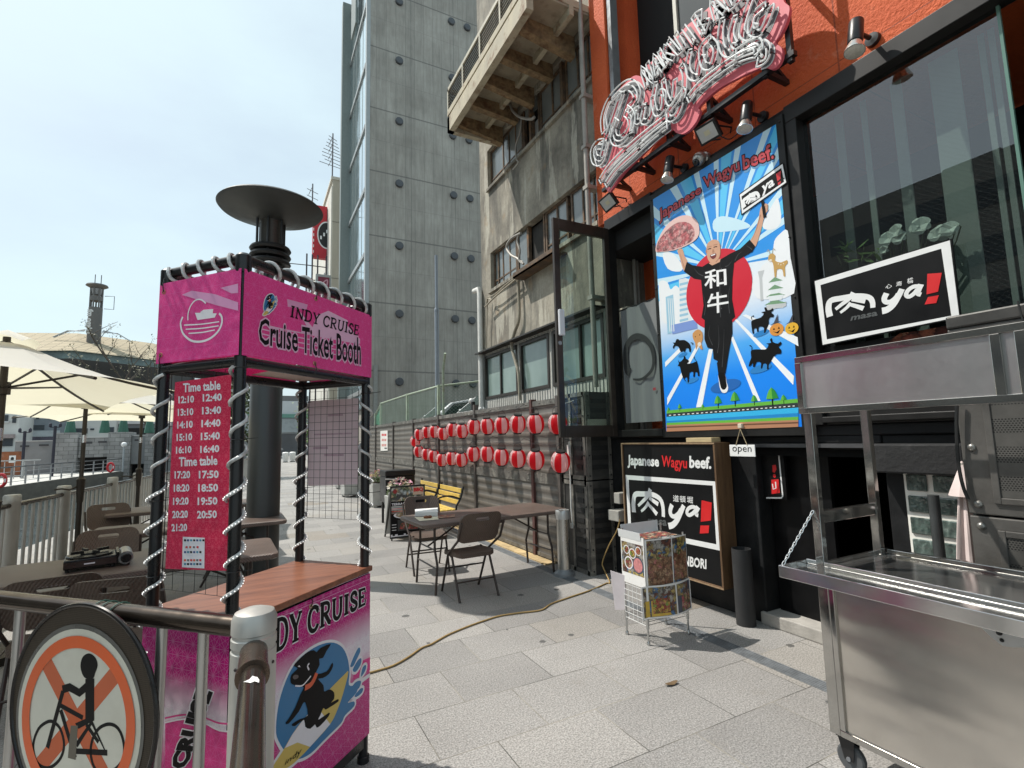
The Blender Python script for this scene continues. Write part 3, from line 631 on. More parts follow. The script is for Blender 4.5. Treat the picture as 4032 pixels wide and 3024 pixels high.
# doorway bay left of the poster: alcove with weathered side wall, orange jamb and meter box
q = MB(); q.box((3.80,3.93,4.10),(3.95,4.75,4.245)); q.box((3.78,4.66,1.58),(3.9,4.75,4.10)); q.box((3.78,3.93,1.58),(3.9,4.66,1.66)); q.box((3.83,2.36,1.58),(3.95,3.95,4.25)); q.build('door_frame', BLKF, og, bevel=.006)
MB().quad((4.95,3.6,1.6),(4.95,4.9,1.6),(4.95,4.9,4.24),(4.95,3.6,4.24)).quad((3.9,4.9,1.6),(3.9,4.9,4.24),(4.95,4.9,4.24),(4.95,4.9,1.6)).build('alcove_wall', STAIN, og)
MB().box((4.55,4.72,1.66),(4.72,4.9,4.2)).build('orange_jamb', ORG, og)
q = MB().tube([(4.33,4.84,1.66),(4.33,4.84,4.1)], .022, 8).tube([(4.40,4.86,1.66),(4.40,4.86,4.1)], .018, 8); q.build('conduit', PIPE, og, smooth=True)
MB().box((4.02,4.66,2.95),(4.30,4.89,3.17)).build('meter_box', P('meter_beige', (.38,.36,.28), .6, var=.15), og, bevel=.01)
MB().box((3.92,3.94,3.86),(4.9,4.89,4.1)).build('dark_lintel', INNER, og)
# open glass door leaf
dl = MB(); DX0, DX1, DYc = 2.985, 3.775, 4.66
for b3 in (((DX0,DYc-.02,1.59),(DX0+.075,DYc+.02,4.10)), ((DX1-.07,DYc-.02,1.59),(DX1,DYc+.02,4.10)), ((DX0+.075,DYc-.02,3.97),(DX1-.07,DYc+.02,4.10)), ((DX0+.075,DYc-.02,1.59),(DX1-.07,DYc+.02,1.72))): dl.box(*b3)
dr_ = dl.build('glass_door', P('door_bronze', (.055,.042,.034), .35, .5, var=.2), og, bevel=.004)
MB().box((DX0+.07,DYc-.004,1.70),(DX1-.06,DYc+.004,3.98)).build('pane', wired('wired_clear', .86, wire=.2), dr_)
MB().box((DX0+.015,DYc-.065,2.72),(DX0+.085,DYc-.02,3.02)).build('handle', P('white_handle', (.62,.62,.64), .35, var=.05), dr_, bevel=.012)
MB().lathe([(0,.012),(.022,.01),(.025,0)], n=12, M=Matrix.Translation((DX0+.035,DYc-.02,2.64)) @ Matrix.Rotation(rad(90),4,'X')).build('lock', SF, dr_)

# ================================================================ CORRUGATED FENCE
def corr_fence():
    m, nt, b = _new('corrugated_brown'); p = pos(nt); s = nd(nt, 'ShaderNodeSeparateXYZ'); lk(nt, p, s.inputs[0]); Z = s.outputs[2]
    n = ramp(nt, noise(nt, p, 1.5, 6, .65), [(.3,0.),(.7,1.)]); c = mixc(nt, n, (.10,.092,.083), (.155,.142,.125))
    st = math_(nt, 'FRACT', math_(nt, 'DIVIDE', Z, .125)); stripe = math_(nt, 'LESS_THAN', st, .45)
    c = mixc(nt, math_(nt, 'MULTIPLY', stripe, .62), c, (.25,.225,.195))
    dr = ramp(nt, noise(nt, p, 4, 6, .7, (1,1.5,.18)), [(.5,0.),(.72,1.)]); c = mixc(nt, math_(nt, 'MULTIPLY', dr, .45), c, (.06,.055,.05))
    lk(nt, c, b.inputs['Base Color']); b.inputs['Roughness'].default_value = .48; b.inputs['Metallic'].default_value = .25
    bump(nt, b, math_(nt, 'ADD', math_(nt, 'SINE', math_(nt, 'MULTIPLY', Z, 2*pi/.125)), math_(nt, 'MULTIPLY', noise(nt, p, 20, 3), .25)), .35, .015); return m
FEN = corr_fence(); FPO = P('fence_post', (.12,.105,.095), .5, .4, var=.25, nscale=8); FPR = P('fence_post_red', (.13,.062,.055), .5, .4, var=.25, nscale=8); FST = P('fence_strip', (.16,.15,.135), .5, .4, var=.3, nscale=10, dirt=((.40,.38,.33), 6, .8))
fe = thing('corrugated_fence', 'long brown corrugated metal fence carrying the red lanterns', 'fence', (3.5, 11, 0))
posts = [5.45, 6.13, 8.17, 10.12, 12.0, 13.95, 16.2, 17.9]
for a_, b_ in zip(posts[:-1], posts[1:]):
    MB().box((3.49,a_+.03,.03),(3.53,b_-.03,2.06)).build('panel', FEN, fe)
    q = MB(); q.box((3.468,a_+.03,2.03),(3.489,b_-.03,2.10)); q.box((3.475,a_+.03,.985),(3.489,b_-.03,1.12)); q.box((3.478,a_+.03,.02),(3.489,b_-.03,.07))
    for y in np.arange(a_+.15, b_-.1, .3):
        for z in (1.02,1.085,2.065): q.lathe([(0,.008),(.012,.004),(.014,0)], n=6, M=Matrix.Translation((3.475 if z < 2 else 3.468,y,z)) @ Matrix.Rotation(rad(-90),4,'Y'))
    build_each(q, 'rail', FST, fe)
for k, y in enumerate(posts): MB().box((3.455,y-.03,0),(3.54,y+.03,2.13 if k != 2 else 2.2)).build('post', FPR if k == 1 else FPO, fe)

# ================================================================ TICKET BOOTH
def asanoha(name, base, line, p, grad=None, k=.28, var=.06):
    """printed hemp-leaf star pattern on uv metres; grad = printed colour stops over height"""
    m, nt, b = _new(name); s = nd(nt, 'ShaderNodeSeparateXYZ'); lk(nt, uvco(nt), s.inputs[0]); u, v = s.outputs[0], s.outputs[1]; mask = None
    for k_, (an, per, wd) in enumerate([(0,p*.866,.0028),(60,p*.866,.0028),(120,p*.866,.0028),(30,p*.5,.0018),(90,p*.5,.0018),(150,p*.5,.0018)]):
        t = math_(nt, 'ADD', math_(nt, 'MULTIPLY', u, -sin(rad(an))), math_(nt, 'MULTIPLY', v, cos(rad(an))))
        f = math_(nt, 'ABSOLUTE', math_(nt, 'SUBTRACT', math_(nt, 'FRACT', math_(nt, 'ADD', math_(nt, 'DIVIDE', t, per), 50.5)), .5))
        l = math_(nt, 'LESS_THAN', math_(nt, 'MULTIPLY', f, per), wd*.5); mask = l if mask is None else math_(nt, 'MAXIMUM', mask, l)
    bc_ = base
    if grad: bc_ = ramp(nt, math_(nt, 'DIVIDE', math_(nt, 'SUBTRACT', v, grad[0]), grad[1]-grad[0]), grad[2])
    nz_ = ramp(nt, noise(nt, pos(nt), 7, 3), [(.3, 1-var), (.7, 1+var)])
    c = mixc(nt, math_(nt, 'MULTIPLY', mask, k), bc_, line); c = mixc(nt, 1., c, nz_, 'MULTIPLY')
    lk(nt, c, b.inputs['Base Color']); b.inputs['Roughness'].default_value = .45; b.inputs['Specular IOR Level'].default_value = .18
    bump(nt, b, math_(nt, 'ADD', noise(nt, pos(nt), 4, 3), math_(nt, 'MULTIPLY', noise(nt, pos(nt), 9, 2, .5, (1,1,.15)), .5)), .4, .035); return m
MAGL = (.72, .22, .46)
MAG = asanoha('magenta_star_print', (.68,.048,.235), MAGL, .055)
CRIM = asanoha('crimson_star_print', (.55,.008,.055), (.74,.16,.22), .036, k=.4)
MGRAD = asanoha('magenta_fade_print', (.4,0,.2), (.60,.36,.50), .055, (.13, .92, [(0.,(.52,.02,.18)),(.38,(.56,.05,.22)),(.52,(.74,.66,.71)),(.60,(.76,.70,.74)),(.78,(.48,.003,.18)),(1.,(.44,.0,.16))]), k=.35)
PINKL = P('print_pale_pink', (.70,.42,.58), .45, var=.06); PWHT = P('print_white', (.74,.71,.74), .45, var=.04); PBLK = P('print_black', (.008,.007,.0075), .5, var=0, spec=.12); PBLUE = P('print_blue', (.03,.17,.36), .45, var=.05)
PYEL = P('print_yellow', (.60,.44,.11), .45, var=.05); PORG = P('print_orange', (.62,.10,.035), .45, var=.04); PRED = P('print_red', (.62,.012,.02), .42, var=.04); PGREY = P('print_grey', (.12,.12,.125), .45, var=0)
PIPEB = P('black_pipe', (.014,.014,.015), .3, .2, var=.25, nscale=12)
N_, L_, F_, B_ = Vector((-.05,2.21,0)), Vector((-.34,2.54,0)), Vector((.54,2.77,0)), Vector((.25,3.10,0))
def zz(v, z): return Vector((v.x, v.y, z))
bo = thing('ticket_booth', 'pink cruise ticket booth of black pipes with a wooden counter and banners', 'booth', (.1,2.65,0))
for c in (N_, L_, F_, B_): MB().tube([zz(c,.02), zz(c,2.34)], .0225, 14).lathe([(0,0),(.03,0),(.03,.03),(.022,.035)], (c.x,c.y,0), 12).lathe([(.028,-.06),(.03,-.05),(.03,.01),(.02,.02),(0,.02)], (c.x,c.y,2.34), 14).build('post', PIPEB, bo, smooth=True)
for z in (2.34, 1.925): 
    for a_, b_ in ((N_,L_),(N_,F_),(L_,B_),(F_,B_)): MB().tube([zz(a_,z), zz(b_,z)], .0215, 12).build('crossbar', PIPEB, bo, smooth=True)
def woodm(name, c1, c2, scale=1., rough=.4):
    m, nt, b = _new(name); mp = nd(nt, 'ShaderNodeMapping'); lk(nt, pos(nt), mp.inputs[0]); mp.inputs['Rotation'].default_value = (0,0,rad(-43.5) if scale == 1 else 0); mp.inputs['Scale'].default_value = (1.2*scale,16*scale,16*scale) if scale == 1 else (14,14,1.3)
    n = noise(nt, mp.outputs[0], 2.2, 6, .65); n2 = noise(nt, mp.outputs[0], 9, 3); f = math_(nt, 'ADD', math_(nt, 'MULTIPLY', n, .75), math_(nt, 'MULTIPLY', n2, .25))
    c = ramp(nt, f, [(.32, c1), (.5, tuple((a+b2)/2 for a, b2 in zip(c1,c2))), (.68, c2)]); lk(nt, c, b.inputs['Base Color']); b.inputs['Roughness'].default_value = rough; bump(nt, b, f, .12, .004); return m
WOODC = woodm('red_brown_wood', (.105,.034,.017), (.30,.115,.06))
q = MB(); d1 = (F_-N_).normalized(); d2 = (L_-N_).normalized(); e = .03
cor = [N_-d1*e-d2*e, F_+d1*e-d2*e, B_+d1*e+d2*e, L_-d1*e+d2*e]; q.add([zz(c,.925) for c in cor]+[zz(c,.952) for c in cor], [(3,2,1,0),(4,5,6,7),(0,1,5,4),(1,2,6,5),(2,3,7,6),(3,0,4,7)]); q.build('counter', WOODC, bo, bevel=.004)
q = MB(); e = .008
for z in (.1, .9):
    for a_, b_ in ((N_,L_),(N_,F_),(L_,B_),(F_,B_)): q.bar(zz(a_,z), zz(b_,z), .03, .05)
build_each(q, 'base_frame', PIPEB, bo)
MB().add([zz(c,.12) for c in (N_,F_,B_,L_)], [(0,1,2,3)]).build('base_shelf', P('dark_board', (.05,.03,.02), .7), bo)
frNF = Frame(zz(N_,0), F_-N_, (0,0,1)); frLN = Frame(zz(L_,0), N_-L_, (0,0,1)); WN = (F_-N_).length; WL = (N_-L_).length
def off(fr, d): return Frame(fr.o + fr.n*d, fr.u, fr.v)
fT, fTL = off(frNF, .027), off(frLN, .027)
# upper banners
GLY = {'I':(.55,[([(.5,0),(.5,1)],1),([(.1,0),(.9,0)],.55),([(.1,1),(.9,1)],.55)]), 'N':(1.,[([(.15,0),(.15,1)],.6),([(.12,1),(.85,0)],1),([(.85,0),(.85,1)],.6),([(0,0),(.32,0)],.5),([(0,1),(.25,1)],.5),([(.68,1),(1,1)],.5)]),
 'D':(.95,[([(.2,0),(.2,1)],1),([(0,1),(.5,1),(.78,.88),(.9,.65),(.92,.45),(.85,.2),(.7,.06),(.5,0),(0,0)],.75)]), 'Y':(.95,[([(.5,0),(.5,.45),(.12,1)],.9),([(.5,.45),(.86,1)],.6),([(.25,0),(.75,0)],.5),([(0,1),(.3,1)],.5),([(.7,1),(1,1)],.5)]),
 'C':(.9,[([(.9,.78),(.8,.93),(.55,1),(.3,.93),(.12,.72),(.08,.45),(.16,.2),(.35,.04),(.6,0),(.8,.08),(.92,.22)],.85),([(.9,.7),(.9,.98)],.5)]), 'R':(.98,[([(.2,0),(.2,1)],.95),([(0,1),(.5,1),(.75,.92),(.8,.75),(.74,.58),(.5,.5),(.2,.5)],.75),([(.45,.5),(.85,.03),(1,0)],.95),([(0,0),(.42,0)],.5)]),
 'U':(1.,[([(.18,1),(.18,.35),(.25,.12),(.45,0),(.65,.04),(.8,.2),(.84,.4),(.84,1)],.85),([(0,1),(.36,1)],.5),([(.68,1),(1,1)],.5)]), 'S':(.75,[([(.85,.75),(.75,.95),(.5,1),(.25,.93),(.15,.76),(.25,.6),(.6,.45),(.85,.32),(.88,.15),(.7,.02),(.4,0),(.2,.08),(.1,.27)],.9),([(.86,.7),(.86,.98)],.45),([(.1,.02),(.1,.3)],.45)]),
 'E':(.8,[([(.2,0),(.2,1)],.95),([(0,1),(.9,1),(.92,.75)],.6),([(0,0),(.92,0),(.97,.28)],.6),([(.2,.52),(.7,.52)],.6),([(.7,.4),(.7,.64)],.45)])}
def glyphs(a, text, quad, mat, layer, wd, outline=None, ow=0., raw=False):
    Q = [np.array(q if raw else a.c(q)) for q in quad]; tot = sum((.4 if c == ' ' else GLY[c][0]+.12) for c in text); x = 0
    mp_ = lambda s, t: tuple((1-s)*(1-t)*Q[0]+s*(1-t)*Q[1]+s*t*Q[2]+(1-s)*t*Q[3])
    for c in text:
        if c == ' ': x += .4; continue
        w_, st = GLY[c]
        for pts, k in st:
            pp = [mp_((x+px*w_)/tot, py) for px, py in pts]
            if outline: a.stroke(pp, wd*k+ow, outline, layer-.5, raw=True, sm=2 if len(pts) > 4 else 0)
            a.stroke(pp, wd*k, mat, layer, raw=True, sm=2 if len(pts) > 4 else 0)
        x += w_+.12
def dog(a, T, lay=3, ol=.012):
    """black dog riding a yellow board on a blue round, traced by T"""
    def pl(pts, m, l, sm=3): a.poly([T(*p) for p in pts], m, lay+l, sm, raw=True)
    disc = [(372,1380),(380,1230),(410,1080),(470,920),(540,810),(640,725),(740,675),(830,665),(900,705),(940,790),(955,900),(950,1000),(1000,1000),(1030,980),(1010,1060),(940,1140),(990,1130),(990,1170),(920,1240),(890,1300),(800,1390),(740,1450),(650,1540),(560,1585),(500,1560),(440,1520),(400,1460)]
    board = [(945,895),(905,925),(800,1030),(690,1160),(590,1270),(500,1390),(420,1530),(345,1650),(360,1690),(470,1650),(560,1575),(650,1480),(800,1310),(860,1190),(905,1060)]
    drops = [[(960,850),(1000,750),(1030,702),(1040,735),(1010,800),(985,850)], [(980,880),(1020,805),(1048,790),(1042,840),(1005,895)], [(1045,930),(1060,860),(1085,842),(1082,880),(1060,920)], [(960,1045),(1000,980),(1045,968),(1032,1022),(990,1052)], [(995,1085),(1040,1030),(1063,1028),(1052,1062),(1012,1094)]]
    for sh in [disc, board] + drops: a.stroke([T(*p) for p in sh], ol*2, PWHT, lay, closed=True, sm=3, raw=True)
    pl(disc, PBLUE, 1); pl(board, PYEL, 2)
    for dd in drops: pl(dd, PBLUE, 1)
    pl([(690,1160),(590,1270),(500,1390),(440,1500),(540,1455),(640,1490),(800,1310),(740,1230)], PWHT, 3, 0)
    pl([(805,672),(770,730),(742,785),(712,792),(715,840),(690,890),(690,915),(770,893),(800,850),(816,824),(822,850),(790,912),(740,945),(702,952),(745,1000),(750,1050),(772,1043),(800,1035),(830,1060),(830,1110),(805,1140),(860,1112),(862,1132),(790,1180),(760,1195),(745,1182),(720,1240),(706,1275),(790,1218),(787,1247),(720,1322),(690,1337),(678,1312),(640,1347),(600,1330),(590,1275),(520,1325),(493,1312),(560,1270),(622,1240),(602,1140),(580,1150),(550,1210),(470,1305),(444,1302),(460,1280),(520,1180),(560,1080),(590,1020),(560,1012),(500,995),(484,970),(490,920),(540,870),(513,852),(520,830),(570,780),(620,738),(670,724),(692,740),(720,708)], PBLK, 4, 2)
    a.stroke([T(*p) for p in ((690,905),(668,960),(640,1000),(598,1022))], .022*ol/.012, PORG, lay+5, sm=3, raw=True)
    a.stroke([T(*p) for p in ((645,928),(615,965),(575,1005),(520,1006))], .006*ol/.012, PWHT, lay+5, sm=3, raw=True)
    a.stroke([T(*p) for p in ((632,828),(618,850),(630,880))], .007*ol/.012, PWHT, lay+5, sm=3, raw=True); pl([(540,855),(552,842),(562,858)], PWHT, 5, 0)
    pl([(500,935),(520,918),(545,925),(540,945),(512,955)], P('nose_grey', (.10,.08,.08), .5, var=0), 5)
s2 = K(500,700,1.843)
a = Art(fT, s2); a.rect(-.02,1.945,WN+.012,2.29,MAG,0)
LP_ = P('sunlit_print_patch', (.66,.30,.50), .45, var=.05)
a.poly([(1215,925),(1345,1085),(1375,1000),(1460,965),(1600,1035),(1600,1075),(1690,1170),(1690,1205),(1340,1140)], PINKL, 1); a.poly([(1160,880),(1310,920),(1300,960),(1165,935)], LP_, 1)
for k in range(4): a.stroke([(960,1060+34*k),(1180,1110+36*k),(1680,1205+37*k)], .0052, PINKL, 1)
glyphs(a, 'INDY CRUISE', [(1178,1005),(1680,1145),(1688,1078),(1187,930)], PBLK, 3, .0105)
QT = [(950,1205),(1694,1360),(1694,1160),(955,1015)]
a.text('Cruise Ticket Booth', QT, PBLK, 4, .018, PINKL, .045)
def Tm(ox, oy, sc): return lambda x, y: (ox + (x-700)*sc, oy - (y-1150)*sc)
c0 = fT.px(*s2(1040,915)); dog(a, Tm(c0[0]-.004, c0[1]-.005, .000098), 3, .0035)
a.build('front_banner', bo)
a = Art(fTL, s2); a.rect(-.012,1.945,WL+.022,2.29,MAG,0); a.poly([(400,850),(470,820),(640,845),(808,905),(808,965),(650,925)], LP_, 1); a.poly([(680,800),(808,768),(808,835),(760,840)], LP_, 1)
a.stroke([(575,912),(540,885),(500,890),(465,930),(447,985),(445,1035)], .006, PWHT, 2, sm=4)
a.stroke([(408,1010),(392,1060),(410,1130),(465,1180),(530,1190),(600,1170),(660,1120),(690,1060),(690,1010),(672,985)], .009, PWHT, 2, sm=4)
a.poly([(496,980),(655,985),(640,1015),(515,1033)], PWHT, 2); a.poly([(535,975),(560,958),(630,953),(625,985),(540,985)], PWHT, 2)
for k, (x0, x1) in enumerate(((418,672),(430,668),(450,640))): a.stroke([(x0,1070+30*k),((x0+x1)/2,1063+30*k),(x1,1045+30*k)], .005, PWHT, 2, sm=3)
a.build('side_banner', bo)
for fr_, W_ in ((Frame(zz(L_,0), B_-L_, (0,0,1)), WN), (Frame(zz(B_,0), F_-B_, (0,0,1)), WL)):
    a = Art(off(fr_, -.024)); a.rect(.03,1.95,W_-.03,2.28,MAG,0); a.build('back_banner', bo)
MB().add([zz(N_+(F_-N_)*.38,1.952), zz(F_,1.952), zz(B_,1.952), zz(L_+(B_-L_)*.55,1.952)], [(0,1,2,3)]).build('ceiling_sheet', P('cream_sheet', (.58,.48,.43), .6, var=.08, nscale=3), bo)
# lower banners
l5 = K(900,2200,2.0133); fB, fBL = off(frNF, .024), off(frLN, .024)
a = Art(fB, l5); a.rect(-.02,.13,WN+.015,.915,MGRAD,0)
a.poly([(380,1180),(430,1150),(560,1080),(700,1010),(900,940),(1120,815),(1120,780),(900,880),(600,1010)], MAG, .5); a.poly([(960,1010),(1120,905),(1120,935),(980,1040)], PWHT, 1); a.poly([(990,900),(1120,800),(1120,880),(985,960)], MAG, 1)
a.stroke([(390,470),(1118,160)], .0018, PINKL, 1); a.stroke([(390,405),(1118,108)], .0018, PINKL, 1)
Q1 = a.c((140,850)); Q2 = a.c((1090,350)); Q3 = a.c((1090,232)); Q4 = (Q1[0], Q1[1]+.125)
glyphs(a, 'INDY CRUISE', [Q1, Q2, (Q2[0],Q3[1]), Q4], PBLK, 4, .0225, PWHT, .009, raw=True)
dog(a, lambda x, y: a.c((x, y)), 3)
a.text('indy', [(430,1650),(560,1560),(575,1490),(450,1590)], PBLK, 9, .004)
a.build('front_panel_banner', bo)
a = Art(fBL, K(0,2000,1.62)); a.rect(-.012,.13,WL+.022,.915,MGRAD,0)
a.poly([(1055,1360),(1180,1335),(1300,1360),(1400,1420),(1520,1430),(1520,1740),(1055,1740)], MAG, .5, raw=False); a.stroke([(1055,1340),(1180,1318),(1300,1335),(1400,1372),(1520,1375)], .006, MAG, 1, sm=3); a.stroke([(1055,1368),(1180,1345),(1300,1368),(1400,1418),(1520,1425)], .006, PWHT, 1, sm=3)
a.text('CRUISE', [(1195,1660),(1365,1175),(1260,1130),(1085,1660)], PBLK, 4, .06, PWHT, .05)
a.build('side_panel_banner', bo)
TIE = P('black_tie', (.01,.01,.01), .4, var=0); GRM = P('brass_eyelet', (.45,.30,.16), .35, .8, var=0)
q = MB()
for fr_, u, z in ((fT,.38,2.27),(fT,.38,1.965),(fTL,.02,2.25),(fTL,.02,1.98),(fB,.385,.885)): q.tube([fr_.at(u+.008*cos(t), z+.008*sin(t), .004) for t in np.linspace(0,2*pi,10)], .0022, 5)
build_each(q, 'eyelet', GRM, bo)
q = MB()
for fr_, u, z, dz in ((fT,.38,2.27,.08),(fT,.38,1.965,-.05),(fTL,.02,2.25,.06),(fTL,.02,1.98,-.05),(fB,.385,.885,.04)): q.tube([fr_.at(u,z,.005), fr_.at(u+.004,z+dz*.5,.012), fr_.at(u,z+dz,.004)], .0022, 5)
for c, zs in ((N_,(1.62,1.13,1.9)),(L_,(1.38,1.08)),(F_,(1.86,1.33)),(B_,(1.83,1.35))):
    for z in zs: q.tube([zz(c,z)+Vector((.025*cos(t),.025*sin(t),0)) for t in np.linspace(0,2*pi,12)], .002, 5); q.tube([zz(c,z)+Vector((.02,-.015,0)), zz(c,z)+Vector((.07,-.05,.006))], .0015, 5)
build_each(q, 'cable_tie', TIE, bo)
# wire grids
GRID = P('black_wire', (.015,.015,.016), .4, .3, var=0)
def grid(name, fr_, u0, v0, u1, v1, nu, nv, r, mat, par, d=0., rr=None):
    g_ = MB(); rr = rr or r*1.6; g_.tube([fr_.at(u0,v0,d), fr_.at(u1,v0,d), fr_.at(u1,v1,d), fr_.at(u0,v1,d)], rr, 6, closed=True)
    for k in range(1,nu): u = u0+(u1-u0)*k/nu; g_.tube([fr_.at(u,v0,d), fr_.at(u,v1,d)], r, 4)
    for k in range(1,nv): v = v0+(v1-v0)*k/nv; g_.tube([fr_.at(u0,v,d+.004), fr_.at(u1,v,d+.004)], r, 4)
    return g_.build(name, mat, par)
frBF = Frame(zz(B_,0), F_-B_, (0,0,1)); gk = K(900,1450,2.5517)
c_ = [frBF.px(*gk(*p)) for p in ((787,1500),(1308,205))]
grid('grid_panel', frBF, c_[0][0], c_[0][1], c_[1][0], c_[1][1], 8, 16, .0013, GRID, bo)
a = Art(off(frBF,-.012), gk); PB_ = P('poster_back', (.74,.62,.66), .6, var=.07, nscale=4); a.poly([(800,1180),(1305,1165),(1305,300),(800,330)], PB_, 0)
for k, (x0,x1,y) in enumerate(((830,1280,395),(1000,1150,470),(860,1240,660),(850,1000,800),(960,1160,870))): a.rect(*[*a.c((x0,y+14))], *[*a.c((x1,y-14))], P('show_through', (.52,.38,.45), .6, var=.2, nscale=40), 1)
a.build('poster_back', bo)
grid('grid_panel', frLN, .035, 1.03, WL-.03, 1.9, 6, 12, .0013, GRID, bo, -.01)
# timetable
tt = K(500,1400,1.659); fTT = off(frLN, .012)
a = Art(fTT, tt); a.poly([(252,1392),(657,1406),(684,124),(316,175)], CRIM, 1); CLR = glassm('clear_sleeve', (.9,.9,.9), .1, .85); a.poly([(248,1430),(665,1462),(690,100),(312,118)], CLR, 0)
rows = [(365,620,245,165,'Time table'),None]
def tq(x0, x1, y, h, sk=-.075): return [(x0,y+h/2-(0)*sk),(x1,y+h/2+(x1-x0)*sk),(x1,y-h/2+(x1-x0)*sk),(x0,y-h/2)]
a.text('Time table', tq(370,615,212,60), PWHT, 3, .03); a.text('Time table', tq(343,595,695,62,-.045), PWHT, 3, .03)
lt = ['12:10','13:10','14:10','15:10','16:10']; rt = ['12:40','13:40','14:40','15:40','16:40']; l2 = ['17:20','18:20','19:20','20:20','21:20']; r2 = ['17:50','18:50','19:50','20:50']
for k, t in enumerate(lt): y = 290+82*k; x = 340-4*k; a.text(t, tq(x,x+102,y,48,-.06), PWHT, 3, .035)
for k, t in enumerate(rt): y = 277+84*k; x = 498-4*k; a.text(t, tq(x,x+125,y,50,-.05), PWHT, 3, .035)
for k, t in enumerate(l2): y = 780+86*k; x = 315-5*k; a.text(t, tq(x,x+102,y,50,-.03), PWHT, 3, .035)
for k, t in enumerate(r2): y = 778+87*k; x = 473-4*k; a.text(t, tq(x,x+130,y,52,-.025), PWHT, 3, .035)
a.poly([(362,1382),(508,1390),(511,1190),(368,1183)], PWHT, 2)
lc = [PBLK, PRED, P('logo_navy',(.03,.06,.2),.5,var=0), PORG, P('logo_teal',(.05,.25,.35),.5,var=0), PGREY]
for r_i, (y, n_) in enumerate(((1205,7),(1250,4),(1282,6),(1335,6),(1360,6))):
    for k in range(n_): x = 376+(20 if n_ > 4 else 24)*k+(10 if n_ == 4 else 0); a.rect(*a.c((x,y+7)), *a.c((x+14,y-5)), lc[(k*2+r_i)%6], 3)
a.build('timetable', bo)
# rope lights wound round the pipes
ROPE, nt, b = _new('clear_rope_light'); b.inputs['Base Color'].default_value = (.72,.73,.72,1); b.inputs['Roughness'].default_value = .18; b.inputs['Coat Weight'].default_value = .6
lk(nt, ramp(nt, noise(nt, pos(nt), 40, 3), [(.3,(.28,.285,.28)),(.7,(.62,.63,.62))]), b.inputs['Base Color'])
LED = emis('lit_led', (1.,1.,.97), .75)
for c, hand, z0, z1, ph in ((N_,1,.96,1.9,.3),(L_,1,.55,1.9,1.2),(F_,-1,.96,1.9,2.2),(B_,1,.96,1.9,.8)):
    R0 = .0298; pit = .122; ts = np.linspace(z0, z1, int((z1-z0)/pit*18)); wob = lambda z: R0 + .003*sin(z*37)+.002*sin(z*91)
    pts = [zz(c,0)+Vector((wob(z)*cos(hand*2*pi*z/pit+ph), wob(z)*sin(hand*2*pi*z/pit+ph), z)) for z in ts]
    rp_ = MB().tube(pts, .0072, 7).build('rope_light', ROPE, bo, smooth=True)
    q = MB()
    for z in np.arange(z0, 1.47, .0062):
        an = hand*2*pi*z/pit+ph; R1 = wob(z)+.0066; q.ball(zz(c,0)+Vector((R1*cos(an),R1*sin(an),z)), .0027, 4)
    q.build('led_dots', LED, rp_)
for (a_, b_, n_) in ((L_,N_,5),(N_,F_,8)):
    d_ = (b_-a_); d_n = d_.normalized(); sdv = Vector((-d_n.y,d_n.x,0)); pts = []
    for t in np.linspace(.08,.97,n_*16): 
        an = 2*pi*n_*t; R1 = .031+.012*max(0,-sin(an))*(1+.5*sin(t*23)); pts.append(zz(a_+d_*t,2.34)+sdv*(R1*cos(an))+Vector((0,0,R1*sin(an)-.004)))
    MB().tube(pts, .0075, 7).build('rope_light', ROPE, bo, smooth=True)

# ================================================================ FOREGROUND RAILING AND SIGN
STEEL = P('brushed_steel', (.46,.45,.43), .32, .85, var=.10, nscale=14, stretch=(1,1,.15)); BRONZE = P('bronze_steel', (.085,.066,.052), .22, .85, var=.18, nscale=9); ALU = P('painted_aluminium', (.45,.44,.41), .42, .45, var=.08, nscale=6)
fr_rail = thing('foreground_railing', 'steel railing corner with bronze handrail close to the camera, beside the pink booth', 'railing', (.02,1.70,0))
rd = Vector((-.707,.707,0)); RP = Vector((.02,1.70,0))
MB().lathe([(.06,0),(.06,1.015),(.057,1.018),(.057,1.026),(.06,1.029),(.06,1.05),(.057,1.053),(.057,1.061),(.06,1.064),(.06,1.10),(.052,1.118),(.03,1.126),(0,1.128)], (RP.x,RP.y,0), 40).build('corner_post', ALU, fr_rail, smooth=True)
q = MB()
for an in (-2.4,-.6): q.ball((RP.x+.0595*cos(an), RP.y+.0595*sin(an), .98), .005, 8)
build_each(q, 'screw', P('screw_dark', (.05,.04,.04), .4, .5, var=0), fr_rail)
RZ = 1.07
MB().tube([zz(RP+rd*.03,RZ), zz(RP+rd*2.4,RZ)], .0295, 24).build('handrail', BRONZE, fr_rail, smooth=True)
MB().tube([zz(RP+rd*.03,.16), zz(RP+rd*2.4,.16)], .02, 12).build('lower_rail', STEEL, fr_rail, smooth=True)
lk_ = K(0,2000,1.62); nrm = Vector((-.707,-.707,0)); frR = Frame(zz(RP,0), -rd, (0,0,1))
us = [frR.px(*lk_(x,y))[0] for x, y in ((135,600),(345,620),(570,640),(795,665),(1040,690),(1302,715))]
dst = (us[-1]-us[0])/5
for k in range(-4,6): 
    p = frR.at(us[0]+dst*k, 0); MB().tube([zz(p,.16), zz(p,RZ-.02)], .0155, 14).build('baluster', STEEL, fr_rail, smooth=True)
e1 = Vector((.01,1.0,0)); dn = (Vector((-.005,.4,0))-Vector((.02,1.64,0))).normalized()
MB().tube([Vector((.02,1.655,1.02)), Vector((.02,1.655,1.02))+dn*1.9], .0295, 24).build('handrail', BRONZE, fr_rail, smooth=True)
